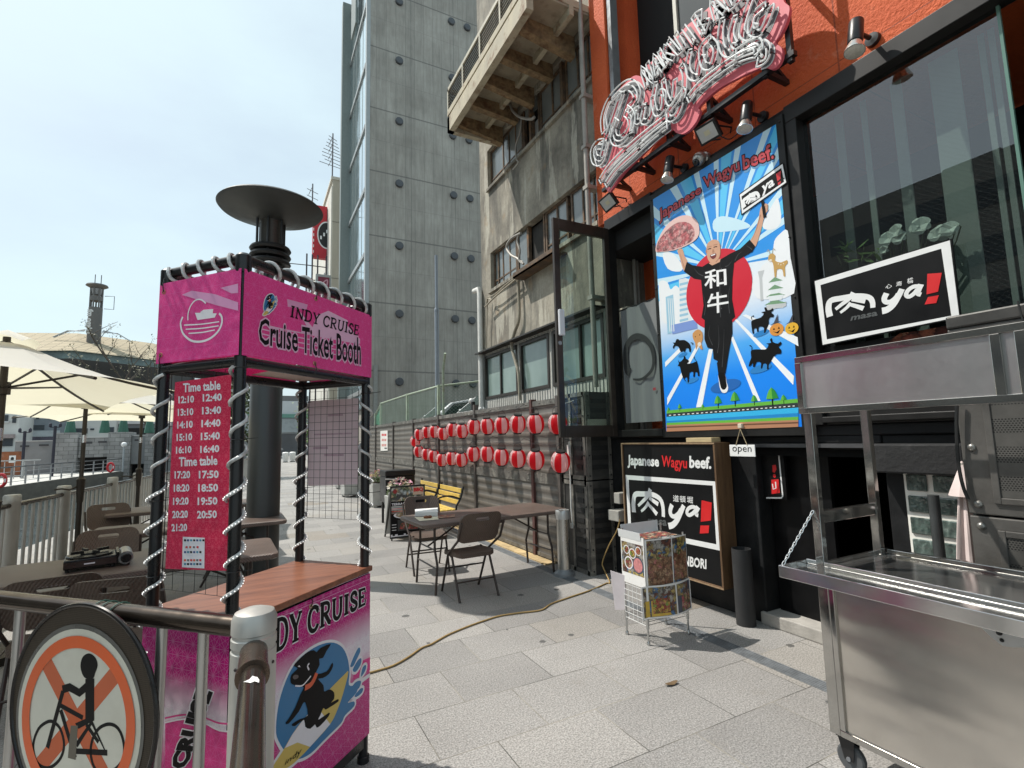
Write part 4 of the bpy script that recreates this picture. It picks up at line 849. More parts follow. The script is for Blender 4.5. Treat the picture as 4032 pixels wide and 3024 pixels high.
MB().tube([Vector((.02,1.66,1.02)), Vector((.02,1.66,1.02))+dn*.16], .036, 24).tube([Vector((.02,1.66,1.02))+dn*(.155), Vector((.02,1.66,1.02))+dn*.172], .040, 24).build('rail_socket', P('bronze_socket', (.10,.07,.052), .25, .7, var=.15), fr_rail, smooth=True)
MB().add([Vector((.02,1.655,1.02))+dn*t+Vector((s_*.0297,0,0))+Vector((0,0,.0298)) .copy() for t, s_ in ((.262,-.62),(.255,-.2),(.238,.02),(.246,.2),(.252,.38),(.27,.52),(.285,.5),(.272,.2),(.276,-.1),(.268,-.35))], [tuple(range(10))[::-1]]).build('torn_sticker', P('sticker_white', (.75,.75,.74), .5, var=0), fr_rail)
# round no-cycling sign hung on the rail
ns = thing('no_cycling_sign', 'round no cycling sign on brown mesh tied to the near handrail', 'sign', (-.47,2.17,.43))
SD = Vector((-.47,2.19,0)) ; frS = Frame(zz(RP+nrm*.075,0), -rd, (0,0,1)); zc = K(0,2300,2.2914)
pl_, pr_, pt_ = frS.px(*zc(95,1290)), frS.px(*zc(1412,1280)), frS.px(*zc(770,185)); ru = (pr_[0]-pl_[0])/2; uc = (pr_[0]+pl_[0])/2; vc = pt_[1]-ru
def mesh_brown():
    m, nt, b = _new('brown_perforated_board'); s = nd(nt, 'ShaderNodeSeparateXYZ'); lk(nt, uvco(nt), s.inputs[0]); d = None
    A_ = math_(nt, 'SINE', math_(nt, 'MULTIPLY', math_(nt, 'ADD', s.outputs[0], s.outputs[1]), 2*pi/.011)); B2 = math_(nt, 'SINE', math_(nt, 'MULTIPLY', math_(nt, 'SUBTRACT', s.outputs[0], s.outputs[1]), 2*pi/.011))
    h_ = math_(nt, 'GREATER_THAN', math_(nt, 'MULTIPLY', A_, B2), .45); c = mixc(nt, h_, (.060,.045,.032), (.016,.013,.01)); lk(nt, c, b.inputs['Base Color']); b.inputs['Roughness'].default_value = .6; b.inputs['Specular IOR Level'].default_value = .2; return m
a = Art(frS); a.ell((uc,vc), ru-.004, ru-.004, mesh_brown(), 0, 64, raw=True); a.build('mesh_board', ns)
MB().prism([(uc+(ru-.003)*cos(t), vc+(ru-.003)*sin(t)) for t in np.linspace(0,2*pi,64,endpoint=False)], frS, -.012, 0).build('backing', P('dark_backing', (.02,.018,.016), .5, var=0), ns)
MB().tube([frS.at(uc+ru*cos(t), vc+ru*sin(t), .0) for t in np.linspace(0,2*pi,72,endpoint=False)], .007, 8, closed=True).build('rim', P('rim_black', (.02,.018,.017), .25, .4, var=.1), ns, smooth=True)
wl_, wr_, wt_ = frS.px(*zc(168,1280)), frS.px(*zc(1285,1240)), frS.px(*zc(750,402)); rw = (wr_[0]-wl_[0])/2; wu = (wr_[0]+wl_[0])/2; wv = wt_[1]-rw
SW = P('sign_face', (.60,.57,.48), .4, var=.06, nscale=5, dirt=((.42,.38,.30), 4, .35)); SO = P('sign_orange', (.66,.105,.022), .4, var=.06, nscale=6); SK = P('sign_ink', (.008,.008,.008), .5, var=0, spec=.12)
a = Art(frS, zc, step=.0005, base=.0025); a.ell((wu,wv), rw+.012, rw+.014, P('sheet_grey', (.10,.095,.085), .3, var=.2), 0, 64, raw=True); a.ell((wu,wv), rw, rw, SW, 1, 64, raw=True)
r1, r0 = rw*.925, rw*.79; ring = [(wu+r1*cos(t), wv+r1*sin(t)) for t in np.linspace(0,2*pi,73)]; rin = [(wu+r0*cos(t), wv+r0*sin(t)) for t in np.linspace(0,2*pi,73)]
for k in range(72): a.poly([rin[k], ring[k], ring[k+1], rin[k+1]], SO, 5, raw=True)
for p0, p1 in (((470,740),(600,900)),): pass
bk = .034
for wpt in (((295,0),(0,0)),): pass
wh1 = [(x, y) for x, y in ((445,1235),(360,1300),(312,1440),(335,1580),(400,1645),(480,1640),(560,1560),(590,1440),(560,1310),(505,1245))]; wh2 = [(985,1258),(900,1300),(845,1400),(830,1520),(860,1640),(920,1700),(1010,1690),(1100,1610),(1132,1490),(1110,1360),(1060,1280)]
for w1 in (wh1, wh2): a.stroke(w1, .010, SK, 2, closed=True, sm=4)
a.stroke([(440,1470),(580,960)], .016, SK, 2.2); a.stroke([(560,1090),(760,1200)], .014, SK, 2.2); a.stroke([(560,1130),(690,1560)], .015, SK, 2.2); a.stroke([(700,1450),(840,1240),(965,1510),(700,1500)], .015, SK, 2.2); a.stroke([(690,1500),(980,1515)], .016, SK, 2.2); a.stroke([(790,1260),(900,1420)], .012, SK, 2.2)
a.stroke([(575,945),(640,925),(728,975),(810,905)], .024, SK, 2.4); a.poly([(782,850),(862,845),(862,1225),(800,1245),(782,1215)], SK, 2.4); a.poly([(738,725),(760,650),(815,620),(870,655),(893,725),(870,800),(850,845),(785,845),(752,800)], SK, 2.4, 4); a.poly([(690,1250),(850,1180),(860,1225),(720,1300)], SK, 2.4); a.poly([(650,1270),(715,1270),(695,1580),(625,1560)], P('sign_ink_faded', (.10,.085,.06), .4, var=0), 2.4)
m_, nt, b = _new('sign_orange_bar'); nt.nodes.remove(b); t_ = nd(nt, 'ShaderNodeBsdfTransparent'); d_ = nd(nt, 'ShaderNodeBsdfDiffuse'); d_.inputs[0].default_value = (.62,.15,.07,1); mm = nd(nt, 'ShaderNodeMixShader'); mm.inputs[0].default_value = .80; lk(nt, t_.outputs[0], mm.inputs[1]); lk(nt, d_.outputs[0], mm.inputs[2]); lk(nt, mm.outputs[0], nt.nodes['Material Output'].inputs[0])
for an in (45,-45):
    dx, dy = cos(rad(an)), sin(rad(an)); rr = r0*1.0; h_ = .026; a.poly([(wu-dx*rr-dy*h_, wv-dy*rr+dx*h_), (wu-dx*rr+dy*h_, wv-dy*rr-dx*h_), (wu+dx*rr+dy*h_, wv+dy*rr-dx*h_), (wu+dx*rr-dy*h_, wv+dy*rr+dx*h_)], m_, 1.6 if an > 0 else 1.8, raw=True)
a.build('sign_face', ns)
q = MB()
for x in (700,770,870): 
    u = frS.px(*zc(x,190))[0]; q.tube([zz(RP,RZ) - rd*u + Vector((0,0,0)) + nrm*.033*cos(t) + Vector((0,0,.033*sin(t))) - rd*(.02*(t/3-.6)) for t in np.linspace(-.9,3.4,14)], .0022, 5)
build_each(q, 'green_tie', P('green_wire', (.03,.10,.075), .5, var=0), ns)

# ================================================================ STREET LAMP
LAMPM = P('lamp_grey', (.055,.058,.057), .42, .4, var=.12, nscale=4, stretch=(1,1,.2)); LAMPD = P('lamp_dark', (.022,.022,.022), .45, .4, var=.15)
sl = thing('street_lamp', 'thick dark grey lamp column with a wide disc roof standing behind the booth', 'street lamp', (.14,6.9,0))
lc_ = (.14,6.9,0)
MB().lathe([(.2,0),(.2,.04),(.185,.05),(.182,3.30),(.17,3.32),(.17,3.34),(.182,3.36),(.182,3.62),(.13,3.72)], lc_, 40).build('column', LAMPM, sl, smooth=True)
MB().lathe([(.125,3.66),(.125,4.42),(.14,4.46)], lc_, 28).build('lamp_core', P('lamp_core_bronze', (.05,.045,.038), .5, .3, var=.25, nscale=30, stretch=(.2,.2,3)), sl, smooth=True)
q = MB()
for k in range(6): an = k*pi/3+.3; q.tube([(lc_[0]+.165*cos(an), 6.9+.165*sin(an), 3.62),(lc_[0]+.165*cos(an), 6.9+.165*sin(an), 4.5)], .016, 6)
q.build('cage_bar', LAMPD, sl)
for z in (3.86,3.95,4.04): MB().lathe([(.15,z),(.23,z),(.245,z+.025),(.23,z+.055),(.15,z+.055)], lc_, 32).build('louvre_ring', LAMPD, sl, smooth=True)
MB().lathe([(.14,4.44),(.3,4.50),(.6,4.585),(.625,4.615),(.60,4.64),(.3,4.72),(0,4.75)], lc_, 56).build('disc_roof', P('disc_grey', (.05,.053,.052), .5, .3, var=.1), sl, smooth=True)

# ================================================================ RIVER RAILING
rv = thing('river_railing', 'long pale metal railing with round posts along the canal edge', 'railing', (-2.2,9,0))
pys = [-.6,.9,2.4,3.7,5.0,6.25,7.52,8.79,10.59,11.92,13.2,14.8,16.4,18.2,20.2,22.2,24.3]
PALEM = P('pale_rail_paint', (.42,.41,.385), .45, .35, var=.1, nscale=5)
for y in pys:
    x = railx(y); MB().lathe([(.075,0),(.072,1.02),(.076,1.03),(.076,1.10),(.066,1.115),(0,1.12)], (x,y,0), 18).build('post', PALEM, rv, smooth=True)
for a_, b_ in zip(pys[:-1], pys[1:]):
    p0, p1 = Vector((railx(a_),a_,0)), Vector((railx(b_),b_,0)); d_ = (p1-p0).normalized()
    MB().tube([zz(p0+d_*.07,1.0), zz(p1-d_*.07,1.0)], .028, 10).build('handrail', BRONZE, rv, smooth=True)
    q = MB().tube([zz(p0+d_*.07,.12), zz(p1-d_*.07,.12)], .018, 8); L = (p1-p0).length; n_ = int(round(L/.17))
    for k in range(1,n_): p = p0+d_*(L*k/n_); q.tube([zz(p,.12), zz(p,.99)], .0175, 8)
    q.build('bar_panel', PALEM, rv, smooth=True)

# ================================================================ UMBRELLAS
def canvas(name, c, tr):
    m, nt, b = _new(name); o = nt.nodes['Material Output']; cc = mixc(nt, noise(nt, pos(nt), 5, 4), tuple(x*.92 for x in c), c); lk(nt, cc, b.inputs['Base Color']); b.inputs['Roughness'].default_value = .85
    t = nd(nt, 'ShaderNodeBsdfTranslucent'); t.inputs[0].default_value = c4(tr); a = nd(nt, 'ShaderNodeMixShader'); a.inputs[0].default_value = .45
    lk(nt, b.outputs[0], a.inputs[1]); lk(nt, t.outputs[0], a.inputs[2]); lk(nt, a.outputs[0], o.inputs[0]); return m
CANV = canvas('cream_canvas', (.80,.78,.72), (.84,.79,.60)); UM = P('umbrella_brown', (.035,.028,.022), .45, .3, var=.15); UB = P('silver_band', (.7,.7,.7), .25, .9, var=0)
def umbrella(name, label, c, cors, hem, apex, poletop=None):
    t = thing(name, label, 'parasol', (c[0],c[1],0), 0, 'cream parasols along the canal')
    C3 = Vector((c[0],c[1],apex)); q = MB(); n = len(cors); NS = 6
    for k in range(n):
        a_, b_ = Vector((*cors[k],hem)), Vector((*cors[(k+1)%n],hem)); rows = []
        for i in range(NS+1):
            f = .12+.88*i/NS; row = []
            for j in range(7):
                s_ = j/6; e_ = a_.lerp(b_, s_); p = C3.lerp(e_, f); p.z -= .05*f*4*s_*(1-s_)*-1*.6 + .06*sin(pi*f); e_m = (a_+b_)/2; pull = 4*s_*(1-s_)*.05*f; p.x += (C3.x-e_m.x)*pull; p.y += (C3.y-e_m.y)*pull; row.append(p)
            rows.append(row)
        vs = [p for r in rows for p in r]; fs = [[i*7+j, i*7+j+1, (i+1)*7+j+1, (i+1)*7+j] for i in range(NS) for j in range(6)]; q.add(vs, fs)
    cn = q.build('canopy', CANV, t, smooth=True, ang=25)
    q = MB(); vs = [C3+Vector((0,0,.06))]; m_ = 4
    ring = []
    for k in range(n):
        for j in range(m_):
            s_ = j/m_; e_ = Vector((*cors[k],hem)).lerp(Vector((*cors[(k+1)%n],hem)), s_); p = C3.lerp(e_, .2); p.z += .02+.035*sin(pi*s_); ring.append(p)
    vs += ring; q.add(vs, [(0, 1+i, 1+(i+1)%len(ring)) for i in range(len(ring))]); q.build('vent_cap', CANV, cn, smooth=True)
    MB().lathe([(.03,0),(.03,.9),(.036,.9),(.05,1.18),(.055,1.20),(.03,1.22),(.025,1.24),(.025,apex)], (c[0],c[1],0), 14).build('pole', UM, t, smooth=True)
    MB().lathe([(.27,0),(.27,.06),(.05,.11),(.04,.4)], (c[0],c[1],0), 20).build('base', UM, t, smooth=True)
    MB().lathe([(.027,1.68),(.027,1.78)], (c[0],c[1],0), 12).build('silver_band', UB, t, smooth=True)
    MB().tube([(c[0],c[1],1.12),(c[0]-.1,c[1]-.05,1.07),(c[0]-.17,c[1]-.08,1.09),(c[0]-.24,c[1]-.1,1.085)], .011, 6).build('crank', UM, t)
    hub = C3 + Vector((0,0,-.42))
    MB().lathe([(.05,-.05),(.05,.05)], hub, 10).build('hub', UM, t)
    for k in range(n):
        e_ = Vector((*cors[k],hem)); r = MB(); pts = []
        for i in range(9): f = i/8; p = C3.lerp(e_, f*.985); p.z -= .06*sin(pi*(.12+.88*f))+.016; pts.append(p)
        r.tube(pts, .011, 6); r.build('rib', UM, t); md = C3.lerp(e_, .48); md.z -= .08; MB().tube([hub, md], .009, 6).build('strut', UM, t)
    return t
def hexa(c, R, ph, sx=1.): return [(c[0]+R*cos(ph+k*pi/3)*sx, c[1]+R*sin(ph+k*pi/3)) for k in range(6)]
A_, B2_, C2_ = (-.88,3.98), (-.55,4.95), (-1.60,7.64); u1 = (-1.80,5.45); refl = lambda p: (2*u1[0]-p[0], 2*u1[1]-p[1])
umbrella('parasol', 'nearest cream parasol at the left edge of the photo, its white top facing the camera', u1, [A_, B2_, C2_, refl(A_), refl(B2_), refl(C2_)], 2.05, 2.52)
umbrella('parasol', 'cream parasol whose pole stands just right of the camping stove', (-2.0,8.6), hexa((-2.0,8.6),1.7,rad(65)), 2.1, 2.6)
umbrella('parasol', 'cream parasol farthest from the camera, its pole nearest the booth', (-1.83,11.4), hexa((-1.83,11.4),1.75,rad(85)), 2.12, 2.6)

# ================================================================ FOLDING TABLES AND CHAIRS
def wicker(name, c, rough=.5):
    m, nt, b = _new(name); s = nd(nt, 'ShaderNodeSeparateXYZ'); lk(nt, objco(nt), s.inputs[0])
    a_ = math_(nt, 'SINE', math_(nt, 'MULTIPLY', s.outputs[0], 2*pi/.022)); b2 = math_(nt, 'SINE', math_(nt, 'MULTIPLY', math_(nt, 'ADD', s.outputs[1], s.outputs[2]), 2*pi/.022)); h = math_(nt, 'MULTIPLY', a_, b2)
    cc = mixc(nt, ramp(nt, noise(nt, objco(nt), 6, 4), [(.3,0.),(.7,1.)]), tuple(x*.85 for x in c), tuple(x*1.15 for x in c)); lk(nt, cc, b.inputs['Base Color']); b.inputs['Roughness'].default_value = rough; bump(nt, b, h, .55, .004); return m
RESIN = wicker('brown_resin', (.092,.062,.047)); RESINT = wicker('brown_resin_top', (.125,.088,.072), .42); LEG = P('brown_leg', (.05,.036,.030), .4, .3, var=.12)
def rrect(x0, y0, x1, y1, r, n=5):
    o = []
    for cx, cy, a0 in ((x1-r,y1-r,0),(x0+r,y1-r,90),(x0+r,y0+r,180),(x1-r,y0+r,270)): o += [(cx+r*cos(rad(a0+90*k/n)), cy+r*sin(rad(a0+90*k/n))) for k in range(n+1)]
    return o
def chair_parts(t):
    XY = lambda z: Frame((0,0,z),(1,0,0),(0,1,0))
    # seat front faces +Y, backrest at -Y
    q = MB(); N = 9; vs, fs = [], []
    sp = rrect(-.215,-.20,.215,.20,.06,4)
    def zs(x, y): return .445+.03*max(0,-y/.2)*0 - .022*cos(x/.215*pi/2)*.8 + (.018 if y > .12 else 0)*-1 + .012*(abs(x)/.215)**2
    n = len(sp); tops = [(x*f, y*f, zs(x*f, y*f)) for f in (1.,.96,.6,.25) for x, y in sp] + [(0,0,zs(0,0))]
    bots = [(x, y, zs(x,y)-.04) for x, y in sp]
    q.add(tops+bots, [[r*n+k, r*n+(k+1)%n, (r+1)*n+(k+1)%n, (r+1)*n+k] for r in range(3) for k in range(n)] + [[3*n+k, 3*n+(k+1)%n, 4*n] for k in range(n)] + [[4*n+1+k, 4*n+1+(k+1)%n, (k+1)%n, k] for k in range(n)] + [[4*n+1+k for k in range(n)][::-1]])
    q.build('seat', RESIN, t, smooth=True)
    # backrest with hand hole, curved and tilted
    q = MB(); out_ = rrect(-.225,.56,.225,.865,.075,6); inn = rrect(-.075,.785,.075,.822,.018,6)
    def bk(x, z, d): return (x, -.20-.14*(z-.56)/.3 - .035*(1-(x/.225)**2) + d, z)
    n = len(out_)
    def order(r): return r
    va = [bk(x,z,.012) for x,z in out_]; vb = [bk(x,z,.012) for x,z in inn]; vc_ = [bk(x,z,-.012) for x,z in out_]; vd = [bk(x,z,-.012) for x,z in inn]
    fs = []
    for k in range(n): j = (k+1)%n; fs += [[k,j,n+j,n+k][::-1], [2*n+k,2*n+j,3*n+j,3*n+k], [k,j,2*n+j,2*n+k], [n+k,n+j,3*n+j,3*n+k][::-1]]
    q.add(va+vb+vc_+vd, fs); q.build('backrest', RESIN, t, smooth=True)
    for s_ in (-1,1):
        MB().tube([(s_*.235,-.365,.78),(s_*.235,-.27,.60),(s_*.225,.02,.42),(s_*.215,.23,.0)], .0125, 8).build('leg', LEG, t, smooth=True)
        MB().tube([(s_*.205,.14,.44),(s_*.21,-.05,.40),(s_*.215,-.25,.0)], .0125, 8).build('leg', LEG, t, smooth=True)
    MB().tube([(-.222,.10,.26),(.222,.10,.26)], .009, 6).build('stretcher', LEG, t); MB().tube([(-.213,-.17,.17),(.213,-.17,.17)], .009, 6).build('stretcher', LEG, t)
c0_ = thing('folding_chair', 'x', 'chair', (0,0,0), 0, 'brown folding chairs')
chair_parts(c0_); first = True
def chair(x, y, rz, label):
    global first
    if first: first = False; c0_.location = (x,y,0); c0_.rotation_euler = (0,0,rz); c0_['label'] = label; return c0_
    return copy_tree(c0_, (x,y,0), rz, label)
chair(2.06,5.06,rad(2),'brown folding chair in the middle of the paving, its back to the camera')
chair(1.98,6.22,rad(176),'brown folding chair behind the long table, facing the camera beside the barbecue board')
chair(-1.08,5.52,rad(190),'brown folding chair behind the camping stove, facing the camera')
chair(-1.05,4.25,rad(8),'brown folding chair nearest the left edge, its back just above the round sign')
chair(-.62,4.0,rad(-8),'brown folding chair seen below the timetable, its back to the camera')
chair(-1.55,8.15,rad(200),'small distant brown folding chair right of the second parasol pole')
chair(-.25,7.1,rad(90),'brown folding chair just left of the lamp column, seen between the booth posts')
chair(-1.85,4.3,rad(-60),'brown folding chair at the left edge of the photo, side on behind the handrail')
def table_parts(t, L=1.83, W=.80):
    q = MB(); p = rrect(-L/2,-W/2,L/2,W/2,.06,5); n = len(p)
    pr = lambda e, z: [(x*(1-e/(L/2)), y*(1-e/(W/2)), z) for x, y in p]
    vs = pr(.008,.74)+pr(0,.733)+pr(0,.705)+pr(.01,.695); q.add(vs, [[k for k in range(n)]] + [[(r+1)*n+k, (r+1)*n+(k+1)%n, r*n+(k+1)%n, r*n+k] for r in range(3) for k in range(n)] + [[3*n+k for k in range(n)][::-1]]); q.build('table_top', RESINT, t, smooth=True)
    for s_ in (-1,1):
        for w in (-1,1): MB().tube([(s_*(L/2-.19),w*.22,.70),(s_*(L/2-.19),w*.22,.45),(s_*(L/2-.19),w*.29,.30),(s_*(L/2-.17),w*.29,0)], .0135, 8).build('leg', LEG, t, smooth=True)
        MB().tube([(s_*(L/2-.185),-.28,.26),(s_*(L/2-.185),.28,.26)], .009, 6).build('stretcher', LEG, t); MB().tube([(s_*(L/2-.19),-.22,.44),(s_*(L/2-.19),.22,.44)], .009, 6).build('stretcher', LEG, t)
        MB().tube([(s_*(L/2-.19),0,.44),(s_*.28,0,.69)], .010, 6).build('brace', LEG, t)
    MB().box((-.03,-W/2-.002,.672),(.03,-W/2+.03,.70)).build('hinge', LEG, t)
t0_ = thing('folding_table', 'long brown folding table in front of the lantern fence', 'table', (2.46,5.50,0), rad(3), 'brown folding tables'); WM[t0_.name] = Matrix.Identity(4); table_parts(t0_); 
copy_tree(t0_, (-.72,4.85,0), rad(3), 'brown folding table with the camping stove, beside the left railing')
copy_tree(t0_, (-.80,8.75,0), rad(6), 'distant brown folding table seen left of the booth')
copy_tree(t0_, (-.55,6.72,0), rad(2), 'brown folding table standing behind the lamp column')
# things on the long table
PAPER = P('paper_white', (.72,.71,.68), .6, var=.04); tz = .742
rp_ = K(1500,1750,2.37)
def T3(x, y, z=tz): return G(*rp_(x,y), z)
q = MB(); a3, b3, c3, d3 = T3(318,655), T3(528,655), T3(528,610), T3(318,628); bx = [T3(318,672), T3(530,668), T3(530,625), T3(318,640)]
q.add([zz(p,tz) for p in bx]+[zz(p,tz+.045) for p in bx], [(3,2,1,0),(4,5,6,7),(0,1,5,4),(1,2,6,5),(2,3,7,6),(3,0,4,7)]); tag(once(q.build('paper_box', PAPER)), 'small white lidded box on the near end of the long table', 'box')
q = MB(); q.add([zz(p,tz+.001) for p in (T3(310,680),T3(360,715),T3(540,700),T3(530,672))], [(0,1,2,3)]); tag(once(q.build('cream_sheet', P('cream_paper', (.66,.60,.44), .6, var=.05))), 'cream paper sheet under the snack on the long table', 'paper')
q = MB(); f3 = [T3(530,692),T3(690,682),T3(690,655),T3(530,665)]; q.add([zz(p,tz+.002) for p in f3], [(0,1,2,3)])
def food(name, cols, sc, gap=.35, rough=.35):
    """printed food photograph: patches of many colours"""
    m, nt, b = _new(name); v = nd(nt, 'ShaderNodeTexVoronoi', feature='F1'); v.inputs['Scale'].default_value = sc; v.inputs['Randomness'].default_value = .9
    wp = mixc(nt, .06, uvco(nt), nd_col(nt, noise_c(nt, uvco(nt), sc*1.5))); lk(nt, wp, v.inputs['Vector'])
    wn = nd(nt, 'ShaderNodeTexWhiteNoise', noise_dimensions='3D'); lk(nt, v.outputs['Color'], wn.inputs['Vector'])
    c = ramp(nt, wn.outputs[0], [(i/len(cols), cc) for i, cc in enumerate(cols)]); nt.nodes[-1].name
    for n in nt.nodes:
        if n.type == 'VALTORGB' and len(n.color_ramp.elements) == len(cols): n.color_ramp.interpolation = 'CONSTANT'
    sh = ramp(nt, v.outputs['Distance'], [(0., 1.25), (.5, .75), (.8, .3)]); c = mixc(nt, 1., c, sh, 'MULTIPLY')
    c = mixc(nt, 1., c, ramp(nt, noise(nt, uvco(nt), sc*4, 4, .7), [(.3,.6),(.7,1.3)]), 'MULTIPLY'); lk(nt, c, b.inputs['Base Color']); b.inputs['Roughness'].default_value = rough; return m
def noise_c(nt, vec, scale):
    n = nd(nt, 'ShaderNodeTexNoise'); n.inputs['Scale'].default_value = scale; lk(nt, vec, n.inputs['Vector']); return n
def nd_col(nt, n): return n.outputs['Color']
MEATP = food('menu_photo', [(.30,.05,.03),(.45,.22,.10),(.10,.07,.05),(.55,.42,.28),(.36,.03,.03),(.05,.05,.05)], 40)
q2 = Art(Frame((0,0,tz+.003),(1,0,0),(0,1,0))); q2.poly([(p.x,p.y) for p in f3], MEATP, 0, raw=True); o = q2.build('menu_leaflet'); tag(once(o), 'printed food leaflet lying on the long table', 'leaflet')
p = T3(440,690); q = MB(); random.seed(3)
for k in range(5): q.ball((p.x+random.uniform(-.03,.03), p.y+random.uniform(-.015,.015), tz+.016), random.uniform(.016,.024), 8, 0, (1.2,1,.8))
tag(once(q.build('fried_snack', P('snack_brown', (.20,.07,.025), .6, var=.4, nscale=40, bmp=.4), smooth=True)), 'small brown fried snack on the cream paper', 'snack')
# camping stove on the left table
st = thing('camping_stove', 'black portable gas stove on the left table', 'stove', (-.98,4.78,.742), rad(12)); WM[st.name] = Matrix.Identity(4); SB = P('stove_black', (.018,.017,.017), .3, .3, var=.2); SG_ = P('stove_silver', (.34,.33,.32), .35, .7, var=.2)
MB().box((-.19,-.13,.02),(.10,.13,.085)).build('body', SB, st, bevel=.008); MB().box((-.19,-.135,.03),(.10,-.13,.07)).build('front_panel', P('stove_brown', (.05,.032,.028), .3, .2), st)
q = MB(); q.lathe([(.055,0),(.055,.018),(.02,.026),(0,.026)], (-.05,0,.09), 18)
for k in range(4): an = k*pi/2+.4; q.bar((-.05+.04*cos(an),.04*sin(an),.115), (-.05+.115*cos(an),.115*sin(an),.118), .012, .02)
q.lathe([(.13,0),(.135,.006),(.13,.012)], (-.05,0,.086), 24); q.build('burner', SB, st)
MB().box((.10,-.12,.02),(.115,.13,.10)).build('divider', SB, st); q = MB(); q.tube([(.155,-.13,.055),(.155,.13,.055)], .045, 16); q.build('canister_cover', SG_, st, smooth=True)
MB().lathe([(.032,0),(.032,.02),(.026,.025),(0,.025)], n=16, M=Matrix.Translation((.155,-.13,.055)) @ Matrix.Rotation(rad(90),4,'X')).build('knob', SB, st)
q = MB()
for x in (-.17,.08,.17):
    for y in (-.1,.1): q.lathe([(.012,0),(.012,.02)], (x,y,0), 8)
q.build('foot', SB, st); MB().box((-.08,-.1365,.045),(-.02,-.1352,.054)).build('badge', PWHT, st)

# ================================================================ OPPOSITE BANK
vv = K(0,1250,2.2114)
def stone():
    m, nt, b = _new('bridge_stone'); s = nd(nt, 'ShaderNodeSeparateXYZ'); p = pos(nt); lk(nt, p, s.inputs[0]); cb_ = nd(nt, 'ShaderNodeCombineXYZ'); lk(nt, math_(nt, 'ADD', s.outputs[0], math_(nt, 'MULTIPLY', s.outputs[1], .3)), cb_.inputs[0]); lk(nt, s.outputs[2], cb_.inputs[1])
    br = nd(nt, 'ShaderNodeTexBrick', offset=.5); lk(nt, cb_.outputs[0], br.inputs['Vector'])
    for k, v in (('Scale',1.),('Mortar Size',.018),('Brick Width',.72),('Row Height',.36)): br.inputs[k].default_value = v
    br.inputs['Color1'].default_value = (.235,.235,.235,1); br.inputs['Color2'].default_value = (.33,.33,.325,1); br.inputs['Mortar'].default_value = (.13,.13,.13,1)
    c = mixc(nt, 1., br.outputs['Color'], ramp(nt, noise(nt, p, 1.4, 6, .6), [(.3,.8),(.7,1.15)]), 'MULTIPLY'); lk(nt, c, b.inputs['Base Color']); b.inputs['Roughness'].default_value = .85; bump(nt, b, br.outputs['Fac'], -.4, .04); return m
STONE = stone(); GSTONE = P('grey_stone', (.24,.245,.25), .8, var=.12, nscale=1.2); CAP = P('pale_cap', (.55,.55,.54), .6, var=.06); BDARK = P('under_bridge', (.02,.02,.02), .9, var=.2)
br_ = thing('stone_bridge', 'grey stone block bridge with pale capped parapets across the canal', 'bridge', (-8,46,0)); BY = 58.
q = MB()
def wxz(x, y, Y=BY): p = WY(*vv(x,y), Y); return p.x, p.z
for x0, x1, yt in ((480,690,1005),(955,1150,1000),(1275,1420,1012)): (xa,za),(xb,zb) = wxz(x0,yt), wxz(x1,yt); q = MB(); q.box((xa,BY-.4,-1.7),(xb,BY+2,za)); q.build('pier', STONE, br_)
(xa,za),(xb,zb) = wxz(690,1055), wxz(960,1045); MB().box((xa,BY,zb-1.75),(xb,BY+2,zb)).build('parapet', STONE, br_); MB().box((xa,BY-.05,zb),(xb,BY+.3,zb+.08)).build('cap', CAP, br_)
(xa2,za2),(xb2,zb2) = wxz(1150,1030), wxz(1275,1030); MB().box((xa2,BY,zb2-2.6),(xb2,BY+2,zb2)).build('parapet', GSTONE, br_); MB().box((xa2,BY-.05,zb2),(xb2,BY+.3,zb2+.08)).build('cap', CAP, br_)
(xl,zl),(xr,zr) = wxz(125,1085), wxz(480,1075); MB().box((xl,BY+.2,-1.),(xr,BY+2,zr)).build('parapet', GSTONE, br_); MB().box((xl,BY+.15,zr),(xr,BY+.4,zr+.07)).build('cap', CAP, br_)
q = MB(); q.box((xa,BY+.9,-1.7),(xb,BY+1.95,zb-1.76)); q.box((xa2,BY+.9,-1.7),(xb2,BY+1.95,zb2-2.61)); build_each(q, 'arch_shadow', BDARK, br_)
MB().box((xl-30,BY+2,.9),(3.,BY+12,1.05)).build('deck', GSTONE, br_)
(xe,_) = wxz(1420,1000); MB().box((xe,BY,-1.7),(-.2,BY+2,2.4)).build('parapet', GSTONE, br_)
q = MB()
for x0, x1, y0, y1 in ((175,255,1112,1130),(340,425,1103,1120),(750,805,1080,1100),(855,930,1075,1092),(1172,1210,1060,1075)): (a1,z1),(a2,z2) = wxz(x0,y1), wxz(x1,y0); q.box((a1,BY-.02,z1),(a2,BY+.02,z2))
build_each(q, 'slot', P('slot_dark', (.05,.05,.055), .6, var=0), br_)
GL = P('verdigris', (.035,.12,.085), .6, var=.2); 
